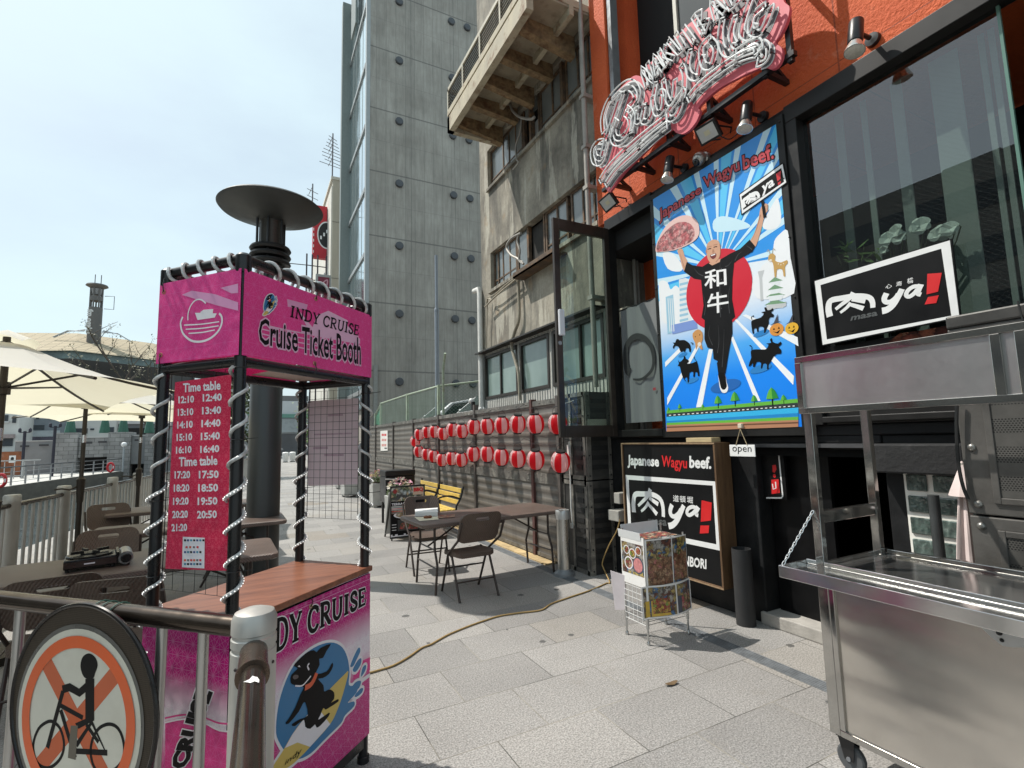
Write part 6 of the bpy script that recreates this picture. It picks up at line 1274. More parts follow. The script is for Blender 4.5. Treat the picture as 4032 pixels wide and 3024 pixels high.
def planter(x, y, s, h, label, cols, seed, rz=.1):
    t = thing('flower_planter', label, 'planter', (x,y,0), rz, 'stone planters along the fence'); WM[t.name] = Matrix.Identity(4); w_ = s/2
    q = MB(); q.add([(-w_*.9,-w_*.9,.05),(w_*.9,-w_*.9,.05),(w_*.9,w_*.9,.05),(-w_*.9,w_*.9,.05),(-w_,-w_,h),(w_,-w_,h),(w_,w_,h),(-w_,w_,h)], [(3,2,1,0),(0,1,5,4),(1,2,6,5),(2,3,7,6),(3,0,4,7),(4,5,6,7)])
    for a_, b_ in ((-1,-1),(1,-1),(1,1),(-1,1)): q.box((a_*w_*.6-.05,b_*w_*.6-.05,0),(a_*w_*.6+.05,b_*w_*.6+.05,.05))
    q.build('tub', PLST, t, bevel=.01); MB().box((-w_*.85,-w_*.85,h+.001),(w_*.85,w_*.85,h+.02)).build('soil', SOIL, t)
    random.seed(seed); l = MB()
    for k in range(420):
        an, r_ = random.uniform(0,2*pi), w_*1.08*random.random()**.5; z = h+.03+.20*random.random()*(1-(r_/w_/1.2)**2); c = Vector((r_*cos(an),r_*sin(an),z)); u = Vector((random.gauss(0,1),random.gauss(0,1),random.gauss(0,.7))).normalized(); v = u.orthogonal().normalized(); s_ = random.uniform(.02,.04); l.add([c-u*s_,c+v*s_*.5,c+u*s_,c-v*s_*.5], [(0,1,2,3)])
    l.build('leaves', LG, t)
    for ci, cc in enumerate(cols):
        f = MB()
        for k in range(46 if len(cols) < 3 else 30):
            an, r_ = random.uniform(0,2*pi), w_*1.1*random.random()**.5; z = h+.10+.19*(1-(r_/w_/1.25)**2)+random.uniform(-.03,.04); c = Vector((r_*cos(an),r_*sin(an),z)); nrm_ = Vector((random.gauss(0,.6),random.gauss(0,.6),1)).normalized(); u = nrm_.orthogonal().normalized(); v = nrm_.cross(u); R_ = random.uniform(.022,.036)
            f.add([c+nrm_*-.01]+[c+(u*cos(2*pi*j/10)+v*sin(2*pi*j/10))*R_*(1 if j % 2 else .6) for j in range(10)], [(0,1+j,1+(j+1)%10) for j in range(10)])
        f.build('blossoms', P(f'petal_{ci}_{seed}', cc, .6, var=.15, nscale=30), t)
    return t
planter(2.42,9.15,.46,.62,'square stone planter with mixed flowers hidden behind the barbecue board',[(.62,.30,.40),(.65,.58,.42),(.70,.66,.60)],21,.12)
planter(2.82,12.75,.46,.58,'grey stone planter with leafy plants left of the black grill',[(.62,.55,.25),(.60,.30,.38)],22)
planter(2.62,15.6,.5,.6,'stone planter with pale yellow blooms beyond the leafy planter',[(.68,.60,.36)],23)
planter(2.85,18.4,.5,.5,'small distant stone planter seen through the wire grid panel',[(.5,.2,.25)],24)
planter(2.55,21.5,.5,.5,'farthest stone planter seen through the wire grid panel',[(.6,.5,.3)],25)
gl_, gr_ = WY(*ak(45,262),9.75), WY(*ak(316,262),9.75)
gb = thing('barbecue_grill', 'black lidded grill box behind the planter and benches', 'grill', ((gl_.x+gr_.x)/2,9.9,0)); GBK = P('grill_black', (.012,.012,.013), .35, .3, var=.2)
MB().box((gl_.x,9.75,.42),(gr_.x,10.25,.92)).build('firebox', GBK, gb, bevel=.012); MB().box((gl_.x-.01,9.74,.925),(gr_.x+.01,10.26,1.03)).build('lid', GBK, gb, bevel=.015); q = MB()
for x in (gl_.x+.05,gr_.x-.05):
    for y in (9.8,10.2): q.box((x-.02,y-.02,0),(x+.02,y+.02,.42))
q.build('leg', GBK, gb); MB().tube([(gl_.x-.02,9.70,.88),(gl_.x+.34,9.68,.86)], .014, 8).build('handle', P('handle_pale', (.6,.6,.58), .3, .6, var=0), gb)
YS = P('yellow_slat', (.60,.42,.10), .5, var=.12, nscale=10); BI = P('black_iron', (.016,.016,.017), .45, .4, var=.15)
def bench(y0, y1, label):
    t = thing('park_bench', label, 'bench', (3.0,(y0+y1)/2,0), 0, 'yellow slatted benches')
    for k in range(3): z = .50+.095*k; x = 3.13+.028*k; MB().box((x-.011,y0+.02,z),(x+.011,y1-.02,z+.075)).build('back_slat', YS, t, bevel=.004)
    for k in range(4): MB().box((2.72+.10*k,y0+.02,.405),(2.80+.10*k,y1-.02,.43)).build('seat_slat', YS, t, bevel=.004)
    for y in (y0,y1): MB().tube(curve([(3.22,y,.80),(3.16,y,.6),(3.08,y,.42),(3.2,y,0)],4), .017, 7).tube(curve([(3.15,y,.60),(2.95,y,.66),(2.75,y,.62),(2.72,y,.45),(2.70,y,0)],4), .015, 7).tube([(3.08,y,.39),(2.72,y,.39)], .016, 7).build('iron_frame', BI, t, smooth=True)
bench(8.1,9.2,'nearer yellow slatted bench behind the folding chair'); bench(9.32,10.45,'farther yellow slatted bench beside the black grill')

# ================================================================ WOODEN FRAME SIGN
SX = 3.65; frW = wallframe(SX-.0); wk = t8
wsn = thing('framed_sign', 'big black wagyu beef sign in a deep wooden frame against the black wall', 'sign', (3.75,3.8,.22)); WOODD = woodm('dark_oak', (.075,.040,.020), (.17,.095,.045), 2, .55); WOODL = woodm('pale_edge_wood', (.22,.14,.08), (.36,.25,.15), 2, .55)
ya, yb, za, zb = 4.44, 3.165, .25, 1.515; fw = .02
for b6 in (((SX,ya-fw,za),(3.85,ya,zb)), ((SX,yb,za),(3.85,yb+fw,zb)), ((SX,yb+fw,zb-fw),(3.85,ya-fw,zb)), ((SX,yb+fw,za),(3.85,ya-fw,za+fw))): MB().box(*b6).build('frame', WOODD, wsn, bevel=.003)
for b6 in (((SX-.004,ya-.012,za),(SX+.01,ya-.001,zb)), ((SX-.004,yb+.001,zb-.012),(SX+.01,ya-.012,zb)), ((SX-.004,yb+.001,za),(SX+.01,ya-.012,za+.012))): MB().box(*b6).build('edge_trim', WOODL, wsn)
SBK = P('sign_board_black', (.0075,.0075,.008), .4, var=.15, nscale=3, spec=.2); SWH = P('sign_white_paint', (.74,.74,.73), .4, var=.05, nscale=8); SRD = P('sign_red_paint', (.60,.016,.018), .4, var=.06)
MB().box((SX+.012,yb+fw,za+fw),(SX+.06,ya-fw,zb-fw)).build('board', SBK, wsn)
fr_ = wallframe(SX+.012); a = Art(fr_, wk)
a.text('Japanese', [(485,517),(672,528),(672,447),(485,438)], SWH, 2, .035); a.text('Wagyu', [(687,530),(838,540),(838,455),(687,442)], SRD, 2, .02); a.text('beef.', [(852,517),(982,524),(982,450),(852,444)], SWH, 2, .035)
oo = [(473,558),(1007,597),(1036,1008),(490,892)]; ii = [(491,586),(990,621),(1012,970),(506,868)]
for k in range(4): a.poly([oo[k], oo[(k+1)%4], ii[(k+1)%4], ii[k]], SWH, 1)
def niku(a, T, W, mat, ly):
    for pts, w_, tp in (([(0.02,.02),(.0,.4),(.06,.72),(.3,.78),(.62,.80),(.86,.66),(.94,.38),(.95,.02)], 1.25, (1.1,.75)), ([(.56,1.0),(.47,.72),(.30,.48),(.16,.30)], .95, (1.1,.7)), ([(.52,.66),(.66,.56),(.80,.46)], .9, (.8,1.1)), ([(.50,.50),(.40,.28),(.26,.10)], .8, (1.,.7)), ([(.50,.40),(.64,.24),(.76,.08)], .9, (.8,1.1))):
        a.stroke([T(*p) for p in pts], W*w_, mat, ly, sm=4, raw=True, taper=tp)
def bil(Q): return lambda s, t: tuple((1-s)*(1-t)*np.array(Q[0])+s*(1-t)*np.array(Q[1])+s*t*np.array(Q[2])+(1-s)*t*np.array(Q[3]))
def ya_mark(a, q_niku, W, q_ya, ex1, ex2, q_masa, kan, mats):
    wh, rd_, gy = mats; niku(a, bil([a.c(p) for p in q_niku]), W, wh, 3); YT = bil([a.c(p) for p in q_ya]); yw = W*.9
    for pts, w_s, tp in (([(.07,.98),(.02,.72),(.07,.52),(.20,.46),(.33,.60),(.40,.80)], 1.1, (1.1,.8)), ([(.50,1.0),(.40,.62),(.28,.26),(.14,.08),(.0,.06)], 1.25, (.9,1.2)), ([(.94,.92),(.80,.97),(.66,.84),(.62,.62),(.70,.50),(.82,.60),(.92,.80)], .95, (.9,.9)), ([(1.0,1.0),(.93,.70),(.93,.54),(1.0,.46)], 1.05, (1.1,.8))): a.stroke([YT(*p) for p in pts], yw*w_s, wh, 3, sm=4, raw=True, taper=tp); a.poly(ex1, rd_, 3); a.poly(ex2, rd_, 3); a.text('masa', q_masa, gy, 3, .03)
    for ch_, qq in kan: a.text(ch_, qq, wh, 3, .006)
SGY = P('masa_grey', (.085,.09,.09), .4, var=0)
ya_mark(a, [(520,782),(708,812),(706,650),(520,632)], .046, [(728,870),(905,842),(905,748),(738,730)], [(925,708),(985,722),(980,828),(920,836)], [(918,858),(970,858),(966,903),(914,906)], [(606,850),(718,862),(718,826),(606,817)],
    [('道',[(755,715),(790,719),(790,680),(755,676)]), ('頓',[(795,720),(830,723),(830,684),(795,680)]), ('堀',[(838,724),(873,728),(873,688),(838,684)])], (SWH, SRD, SGY))
a.text('DOTONBORI', [(700,1078),(953,1118),(953,1058),(700,1015)], SWH, 2, .03); a.build('lettering', wsn)
tag(once(MB().box((3.68,3.22,1.517),(3.80,3.52,1.56)).build('wood_block', P('pale_timber', (.46,.36,.20), .7, var=.15, stretch=(6,1,6)), bevel=.004)), 'short pale timber block lying on top of the wooden frame sign', 'timber')
# open sign
on = thing('open_sign', 'small white open sign hanging on a cord beneath the poster', 'sign', (3.72,2.96,1.4)); ok = K(2800,1650,1.843); oX = 3.74; fo = wallframe(oX); c1, c2_ = fo.px(*ok(137,270)), fo.px(*ok(315,187))
MB().box((oX,-c2_[0],c1[1]),(oX+.008,-c1[0],c2_[1])).build('plate', P('plate_white', (.76,.76,.75), .45, var=.03), on, bevel=.003); a = Art(fo, ok); a.text('open', [(155,253),(294,255),(294,205),(155,200)], PBLK, 1, .0); a.build('lettering', on)
hk = WX(*ok(211,50), 3.76); MB().box((3.75,hk.y-.02,hk.z-.02),(3.79,hk.y+.02,hk.z+.02)).build('hook', P('hook_cream', (.60,.52,.42), .5, var=0), on, bevel=.005); q = MB()
for x in (180,262): q.tube([WX(*ok(211,72), oX-.002), WX(*ok(x,190), oX-.002)], .0035, 5)
q.build('cord', P('cord_tan', (.42,.33,.20), .7, var=.3, nscale=80), on)
# rolled mat
rm = MB(); pts = [(.072*(1+.02*k/40)*cos(2*pi*k/36), .072*(1+.02*k/40)*sin(2*pi*k/36)) for k in range(0,60)]
cx_, cy_ = 3.72, 3.02; n = len(pts); vs = [(cx_+x*1.05,cy_+y*1.05,z) for z in (0,.62) for x, y in pts] + [(cx_+x*.95,cy_+y*.95,z) for z in (0,.62) for x, y in pts]
rm.add(vs, [[k,k+1,n+k+1,n+k] for k in range(n-1)] + [[2*n+k,3*n+k,3*n+k+1,2*n+k+1] for k in range(n-1)] + [[n+k,n+k+1,3*n+k+1,3*n+k] for k in range(n-1)])
rm.lathe([(.066,.55),(0,.55)], (cx_,cy_,0), 20); tag(once(rm.build('rolled_mat', P('rubber_black', (.022,.022,.023), .7, var=.25, nscale=9), smooth=True)), 'rolled up black rubber mat standing by the entrance', 'mat')
# sign inside the doorway
es = thing('entrance_sign', 'tall black sign with white border and red marks inside the dark doorway', 'sign', (3.95,2.75,1.0)); eX = 3.945; fe_ = wallframe(eX); c1, c2_ = fe_.px(*ok(400,572)), fe_.px(*ok(522,233))
MB().box((eX,-c2_[0],c1[1]),(eX+.03,-c1[0]+.25,c2_[1])).build('board', SBK, es); a = Art(fe_, ok)
a.stroke([(380,240),(470,233),(490,245),(520,560),(510,572),(400,572)], .012, SWH, 1); a.poly([(445,335),(470,332),(475,365),(462,390),(447,385)], SRD, 1); a.ell(a.c((460,412)), .013, .016, SRD, 1, raw=True); a.poly([(438,440),(490,436),(500,535),(440,545)], SRD, 1); a.stroke([(446,470),(452,510),(472,500),(468,455)], .010, SWH, 2); a.build('print', es)
# wire rack with food photographs
rk = thing('wire_rack', 'small chrome wire rack plastered with food photographs before the wooden sign', 'rack', (2.95,3.23,0)); CHR = P('chrome_wire', (.48,.48,.47), .25, .9, var=.05); WWI = P('white_wire', (.70,.70,.69), .4, var=.03)
xs, ys_ = (2.735,3.155), (3.115,3.365)
for x in xs:
    for y in ys_: MB().tube([(x,y,.015),(x,y,.80 if y < 3.2 else .84)], .0085, 10).lathe([(.014,0),(.014,.02),(.009,.03)], (x,y,0), 10).lathe([(.0125,.12),(.0125,.19)], (x,y,0), 10).build('leg', CHR, rk, smooth=True)
def shelf(z):
    q = MB()
    for zz_ in (z,z-.025): q.tube([(xs[0],ys_[0],zz_),(xs[1],ys_[0],zz_),(xs[1],ys_[1],zz_),(xs[0],ys_[1],zz_)], .003, 5, closed=True)
    for k in range(1,9): y = ys_[0]+(ys_[1]-ys_[0])*k/9; q.tube([(xs[0],y,z),(xs[1],y,z)], .0022, 4)
    for k in range(1,4): x = xs[0]+(xs[1]-xs[0])*k/4; q.tube([(x,ys_[0],z-.004),(x,ys_[1],z-.004)], .003, 4)
    q.build('shelf', CHR, rk)
shelf(.17); shelf(.77)
grid('side_grid', Frame((xs[0]-.006,ys_[1],.14),(0,-1,0),(0,0,1)), -.0, 0, ys_[1]-ys_[0], .62, 5, 14, .002, WWI, rk)
BLU = [(.07,.16,.30),(.30,.22,.10),(.45,.35,.12),(.12,.10,.09),(.35,.33,.30),(.18,.07,.05)]
FD1 = food('hotpot_photo', [(.26,.13,.075),(.34,.19,.11),(.20,.09,.05),(.42,.16,.14),(.30,.17,.10),(.38,.24,.15)], 34); FD2 = food('table_photo', BLU, 30); FD3 = food('steak_photo', [(.38,.09,.06),(.46,.20,.12),(.50,.34,.07),(.20,.28,.06),(.30,.05,.04)], 46); FD4 = food('bowl_photo', [(.46,.10,.12),(.52,.28,.26),(.12,.16,.05),(.50,.38,.20),(.25,.06,.05)], 44); YBD = P('yellow_board', (.55,.36,.055), .4, var=.15, nscale=20)
lm_ = P('laminate_white', (.74,.73,.71), .3, var=.03)
def bent(name, T, u0, v0, u1, v1, art, mat_back, par):
    """laminated print bent round the rack: cylinder strip with printed cells"""
    mats = [mat_back]; q = MB(); n = 12
    def pt(u, v, d=0.): return T(u, v, d)
    def cell(a0, b0, a1, b1, m, d):
        if m not in mats: mats.append(m)
        k = max(2,int(n*(a1-a0)/(u1-u0))+1); vs, uv = [], []
        for i in range(k+1):
            u = a0+(a1-a0)*i/k
            for v in (b0,b1): vs.append(pt(u,v,d)); uv.append((u,v))
        q.add(vs, [[2*i,2*i+2,2*i+3,2*i+1] for i in range(k)], mats.index(m), uv)
    cell(u0,v0,u1,v1,mat_back,0)
    for c_ in art: cell(*c_[:4], c_[4], c_[5])
    return q.build(name, mats, par)
def TB(y0, bulge, tilt): return lambda u, v, d=0.: Vector((xs[0]+u, y0 - bulge*sin(pi*max(0,min(1,u/.44))) - tilt*v - d - .0, v))
bent('hotpot_poster', TB(3.10,.03,0.), -.005,.42,.435,.785, [(.012,.435,.245,.775,FD2,.001),(.02,.44,.24,.64,FD1,.002),(.255,.435,.43,.775,FD2,.001),(.262,.45,.425,.66,FD1,.002),(.09,.63,.17,.67,FD4,.003),(.30,.64,.36,.68,FD4,.003)], lm_, rk)
bent('steak_poster', TB(3.085,.055,-.03), -.06,.20,.45,.44, [(-.048,.212,.235,.428,FD2,.001),(-.03,.215,.17,.33,YBD,.002),(.03,.235,.17,.345,FD3,.003),(.25,.212,.445,.428,P('navy_print', (.05,.06,.09), .35, var=.3, nscale=9),.001),(.30,.22,.44,.36,FD4,.002),(.25,.34,.40,.428,FD2,.003)], lm_, rk)
a = Art(Frame((xs[0]-.012,ys_[1],0),(0,-1,0),(0,0,1))); a.rect(-.01,.42,.265,.80,lm_,0); a.rect(.0,.50,.255,.74,FD2,1); 
for u, v, r_ in ((.06,.68,.035),(.13,.66,.04),(.20,.69,.035),(.08,.58,.05)): a.ell((u,v),r_,r_,PWHT,2,raw=True); a.ell((u,v),r_*.8,r_*.8,FD4 if r_ > .045 else FD3,3,raw=True)
a.ell((.19,.58),.065,.065,P('bowl_navy', (.05,.07,.10), .35),2,raw=True); a.ell((.19,.58),.052,.055,P('pink_beef', (.52,.20,.20), .4, var=.3, nscale=50),3,raw=True); a.build('side_poster', rk)
MB().prism([(-.01,.0),(.255,0),(.255,.065),(-.01,.065)], Frame((xs[0]-.014,ys_[1]+.02,.77),(0,-1,0),(-.15,0,1)), -.002, 0).build('clear_holder', P('clear_acrylic', (.66,.67,.67), .15, var=.03), rk)
MB().prism([(0,0),(.40,0),(.40,.09),(0,.09)], Frame((xs[0],ys_[1]+.01,.775),(1,0,0),(0,.1,1)), -.002, 0).build('rear_holder', P('clear_acrylic', (.6,.6,.6)), rk)
a = Art(Frame((xs[0]+.02,ys_[0]+.02,.781),(1,0,0),(0,1,0))); a.rect(0,0,.36,.20,MEATP,0); a.build('top_menu', rk)
q = MB().lathe([(.05,.172),(.075,.20),(.09,.26),(.093,.265),(.085,.262),(.07,.21),(0,.185)], ((xs[0]+xs[1])/2+.03,3.22,0), 24); tag(once(q.build('white_bowl', P('bowl_white', (.6,.62,.62), .4, var=.03), smooth=True)), 'pale bowl on the bottom shelf of the wire rack', 'bowl')
q = MB(); q.prism([(0,0),(.11,.02),(.12,.30),(0,.32)], Frame((2.70,3.46,.17),(.4,-.9,0),(-.10,0,1)), -.003, 0); tag(once(q.build('paper_sign', P('faded_print', (.66,.60,.62), .5, var=.08, nscale=6))), 'faded white card leaning on the left of the wire rack', 'card')

# ================================================================ STAINLESS FOOD CART
def sheet_steel(name, c, rough, wave, dist=.02, sc=(1.2,1.2,1.2), brushed=False):
    m, nt, b = _new(name); p = pos(nt); b.inputs['Metallic'].default_value = .95
    n = ramp(nt, noise(nt, p, 4, 5, .6), [(.3,.9),(.7,1.06)]); lk(nt, mixc(nt, 1., c, n, 'MULTIPLY'), b.inputs['Base Color'])
    rr = math_(nt, 'MULTIPLY_ADD', noise(nt, p, 30, 4, .7), .10, rough-.05); lk(nt, rr, b.inputs['Roughness'])
    h = noise(nt, p, 1.6, 2, .4, sc)
    if brushed: h = math_(nt, 'ADD', h, math_(nt, 'MULTIPLY', noise(nt, p, 3, 2, .5, (1,2,160)), .012))
    bump(nt, b, h, wave, dist); return m
SSP = sheet_steel('steel_sheet', (.58,.55,.505), .24, .42, .16, (.3,.55,1.5)); SST2 = sheet_steel('steel_tube', (.42,.41,.39), .08, .12); SSF = sheet_steel('steel_fascia', (.70,.69,.68), .30, .30, .10, (1.,1.1,.5)); SSC = sheet_steel('steel_counter', (.62,.62,.61), .15, .15, .03)
ct = thing('food_cart', 'stainless steel street food cart with a fascia frame at the right edge of the photo', 'cart', (2.8,.8,0))
XF, XB, YL, YR, ZB, ZT = 2.50, 3.06, 1.60, -.25, .165, .885
MB().box((XF+.012,YR,ZB),(XB,YL-.045,ZT)).build('body', SSP, ct, bevel=.004)
q = MB()
for b6 in (((XF,YL-.05,ZB),(XF+.05,YL,ZT)), ((XB-.05,YL-.05,ZB),(XB,YL,ZT)), ((XF,YR,ZB),(XF+.03,YL-.05,ZB+.03)), ((XF,YR,ZT-.035),(XF+.03,YL-.05,ZT)), ((XF,YL-.075,ZB+.03),(XF+.02,YL-.05,ZT-.035))): q.box(*b6)
q.build('frame', SST2, ct, bevel=.003)
q = MB().box((XF+.02,YR,.886),(XB+.03,YL,.93)); q.build('counter', SSC, ct, bevel=.005)
q = MB().box((XB-.0,YR,.93),(XB+.03,YL,.955)).box((XF+.03,YL-.02,.93),(XB,YL,.948)); q.build('counter_rim', SST2, ct, bevel=.003)
q = MB().box((2.31,YR,.925),(2.515,YL+.06,.935)).box((2.30,YR,.895),(2.312,YL+.06,.952)).box((2.312,YL+.05,.895),(2.515,YL+.06,.952)).box((2.505,YR,.936),(2.517,YL+.05,.958)); q.build('drop_shelf', SSC, ct, bevel=.003)
for x in (XF+.022, XB-.03): MB().box((x-.019,YL-.04,.93),(x+.019,YL,1.975)).build('post', SST2, ct, bevel=.003)
MB().box((XF+.041,YL-.035,1.14),(XB-.049,YL-.005,1.20)).build('cross_bar', SST2, ct, bevel=.003)
q = MB().box((XF-.03,YR,1.945),(XF+.003,YL,1.975)).box((XF-.03,YR,1.685),(XF+.003,YL,1.715))
for y in (YL-.03,.80,.73,.0): q.box((XF-.032,y,1.715),(XF+.003,y+.03,1.945))
q.build('fascia_frame', SST2, ct, bevel=.002); MB().box((XF-.018,YR,1.715),(XF-.008,YL-.03,1.945)).build('fascia_panel', SSF, ct)
MB().box((XF+.003,YL-.035,1.93),(XB,YL-.005,1.965)).box((XB-.03,YR,1.93),(XB,YL-.035,1.965)).build('roof_rail', SST2, ct, bevel=.002)
q = MB(); pa, pb = Vector((2.315,YL+.045,.955)), Vector((XF,YL-.01,1.20)); nL = 17
for k in range(nL):
    c = pa.lerp(pb, (k+.5)/nL); d_ = (pb-pa).normalized(); s_ = d_.cross(Vector((0,1,.3) if k % 2 else (1,0,.3))).normalized(); L_h = .013
    q.tube([c+d_*(L_h*cos(t))+s_*(.0058*sin(t)) for t in np.linspace(0,2*pi,12,endpoint=False)], .0021, 5, closed=True)
q.build('chain', P('zinc_chain', (.75,.75,.74), .2, .9, var=0), ct)
def caster(x, y):
    q = MB(); q.lathe([(.030,-.016),(.055,-.016),(.062,-.010),(.062,.010),(.055,.016),(.030,.016)], n=28, M=Matrix.Translation((x,y,.0625)) @ Matrix.Rotation(rad(90),4,'Y') ); w_ = q.build('wheel', P('tyre_grey', (.07,.075,.08), .6, var=.1), ct, smooth=True)
    MB().lathe([(0,-.014),(.045,-.013),(.045,.013),(0,.014)], n=24, M=Matrix.Translation((x,y,.0625)) @ Matrix.Rotation(rad(90),4,'Y')).lathe([(0,-.03),(.010,-.03),(.010,.03),(0,.03)], n=10, M=Matrix.Translation((x,y,.0625)) @ Matrix.Rotation(rad(90),4,'Y')).build('hub', P('hub_grey', (.20,.21,.225), .45, .3, var=.1), w_, smooth=True)
    q = MB()
    for s_ in (-1,1): 
        f_ = Frame((x+s_*.023,y,0),(0,1,0),(0,0,1)); q.prism([(-.02,.055),(.02,.055),(.045,.15),(-.03,.15)], f_, -.0015, .0015)
    q.box((x-.03,y-.035,.148),(x+.03,y+.05,.165)); q.build('fork', P('fork_dark', (.035,.035,.036), .4, .6), w_)
for x in (XF+.055, XB-.06):
    for y in (YL-.06, YR+.1): caster(x, y)
q = MB(); f_ = Frame((2.498,1.0,.84),(0,-1,0),(0,0,1)); q.prism([(-.06,.055),(.25,.055),(.25,-.005),(.12,-.045),(.09,-.05),(.06,-.03),(.03,.0)], f_, 0, .006); q.build('hinge_plate', P('plate_grey', (.55,.56,.56), .4, .3, var=.05), ct); q = MB(); q.ball((2.49,.915,.835), .010, 8); q.ball((2.49,.91,.81), .007, 8); q.build('plate_bolt', RIV, ct)

# ================================================================ GLASS BLOCKS, PARASOL, PERFORATED CABINET
gbw = thing('glass_block_window', 'panel of clear glass blocks in white grout set in the black wall', 'window', (3.87,1.6,.5))
GBG, nt, b = _new('glass_block'); p = pos(nt); b.inputs['Roughness'].default_value = .08; b.inputs['Specular IOR Level'].default_value = .8; lk(nt, ramp(nt, noise(nt, p, 26, 3, .5, (1,1,.5)), [(.3,(.025,.04,.035)),(.6,(.10,.14,.125)),(.75,(.30,.36,.33))]), b.inputs['Base Color']); bump(nt, b, noise(nt, p, 22, 2), .6, .02)
GRT = P('white_grout', (.82,.80,.74), .7, var=.08); y1_, y0_, zb_, zt_ = 1.815, 1.375, .42, 1.315
MB().box((3.855,y0_,zb_),(3.8695,y1_,zt_)).build('grout', GRT, gbw); cw, chh = (y1_-y0_)/3, (zt_-zb_)/6.5
for i in range(3):
    for j in range(6):
        yA = y1_-i*cw; zA = zt_-j*chh
        MB().box((3.842,yA-cw+.016,zA-chh+.016),(3.856,yA-.016,zA-.016)).build('glass_block', GBG, gbw, bevel=.012)
q = MB().tube([(3.62,1.56,0),(3.62,1.56,1.20)], .028, 16); tag(once(q.build('dark_pole', P('pole_dark_grey', (.05,.055,.056), .5, .2, var=.1), smooth=True)), 'short dark grey pole standing before the glass block window', 'pole')
pz = thing('folded_parasol', 'folded pale pink parasol leaning between glass blocks and perforated cabinet', 'parasol', (3.52,1.37,.1)); PKC = P('pale_pink_cloth', (.62,.52,.50), .85, var=.12, nscale=6)
q = MB(); ns_, nz_ = 30, 14; vs = []
for i in range(nz_+1):
    z = 1.24-.85*i/nz_; R_ = .02+.066*(i/nz_)**.7
    for k in range(ns_): an = 2*pi*k/ns_; r_ = R_*(1+.28*sin(an*5+.8*sin(i*.35))); vs.append((3.52+r_*cos(an), 1.375+.012*i/nz_*3+r_*.75*sin(an), z))
q.add(vs, [[i*ns_+k,(i+1)*ns_+k,(i+1)*ns_+(k+1)%ns_,i*ns_+(k+1)%ns_] for i in range(nz_) for k in range(ns_)]); q.build('folded_canopy', PKC, pz, smooth=True)
MB().lathe([(.075,1.22),(.045,1.30),(.004,1.41)], (3.52,1.365,0), 10).build('hood', PKC, pz); MB().tube([(3.52,1.39,.05),(3.52,1.37,1.40)], .014, 8).lathe([(.2,0),(.2,.05),(.03,.08)], (3.52,1.39,0), 16).build('pole', P('cream_pole', (.55,.53,.47), .5), pz); MB().ball((3.47,1.31,1.11), .010, 8).build('toggle', PWHT, pz)
def perfm():
    m, nt, b = _new('perforated_steel'); s = nd(nt, 'ShaderNodeSeparateXYZ'); lk(nt, pos(nt), s.inputs[0]); Y, Z = s.outputs[1], s.outputs[2]; ph, pv_ = .0125, .0105
    row = math_(nt, 'FLOOR', math_(nt, 'DIVIDE', Z, pv_)); yo = math_(nt, 'ADD', math_(nt, 'DIVIDE', Y, ph), math_(nt, 'MULTIPLY', math_(nt, 'MODULO', row, 2.), .5))
    fy = math_(nt, 'SUBTRACT', math_(nt, 'FRACT', yo), .5); fz = math_(nt, 'SUBTRACT', math_(nt, 'FRACT', math_(nt, 'DIVIDE', Z, pv_)), .5)
    d = math_(nt, 'SQRT', math_(nt, 'ADD', math_(nt, 'MULTIPLY', fy, fy), math_(nt, 'MULTIPLY', fz, fz))); hole = math_(nt, 'LESS_THAN', d, .34)
    band = math_(nt, 'LESS_THAN', math_(nt, 'FRACT', math_(nt, 'DIVIDE', Z, .142)), .55); hole = math_(nt, 'MULTIPLY', hole, band)
    base = mixc(nt, ramp(nt, noise(nt, pos(nt), 5, 6, .65), [(.3,0.),(.7,1.)]), (.065,.063,.058), (.115,.111,.103)); lk(nt, mixc(nt, hole, base, (.012,.012,.012)), b.inputs['Base Color']); b.inputs['Roughness'].default_value = .5; b.inputs['Metallic'].default_value = .3; bump(nt, b, hole, -.4, .004); return m
pcab = thing('perforated_cabinet', 'tall grey steel cabinet with perforated panels behind the food cart at the right edge', 'cabinet', (3.5,.6,0)); GSTL = P('grey_worn_steel', (.105,.10,.093), .5, .4, var=.25, nscale=5, dirt=((.09,.085,.075), 6, .5), bmp=.1); PERF = perfm()
for z0, z1 in ((0,1.145),(1.155,2.12)):
    MB().box((3.31,-.4,z0),(3.62,1.28,z1)).build('body', GSTL, pcab, bevel=.006)
    for y0, y1 in ((.72,1.17),(.12,.58)):
        f = MB(); f.box((3.296,y0,z0+.06),(3.309,y0+.03,z1-.06)); f.box((3.296,y1-.03,z0+.06),(3.309,y1,z1-.06)); f.box((3.296,y0+.03,z0+.06),(3.309,y1-.03,z0+.09)); f.box((3.296,y0+.03,z1-.09),(3.309,y1-.03,z1-.06)); o = f.build('panel_frame', GSTL, pcab, bevel=.003); MB().box((3.303,y0+.03,z0+.09),(3.308,y1-.03,z1-.09)).build('perforated_panel', PERF, o)
    q = MB()
    for y in (1.235,.65):
        for z in np.linspace(z0+.05,z1-.05,4): q.lathe([(0,.014),(.010,.013),(.017,.008),(.020,0)], n=12, M=Matrix.Translation((3.31,y,z)) @ Matrix.Rotation(rad(-90),4,'Y'))
    build_each(q, 'bolt', P('bolt_steel', (.26,.25,.23), .35, .8, var=0), pcab, smooth=True)
br3 = MB().box((3.30,.83,2.121),(3.36,1.28,2.19)); br3.build('top_bracket', DM, pcab, bevel=.01)
q = MB()
for k, (y, ph) in enumerate(((.98,0),(.93,1.3),(.86,2.2))): q.tube(curve([(3.28,y+.02*sin(ph),2.2),(3.275,y-.02,1.9),(3.27,y+.02*cos(ph),1.6),(3.27,y-.03-.02*k,1.35),(3.28,y-.05,1.1)],6), .0045, 5)
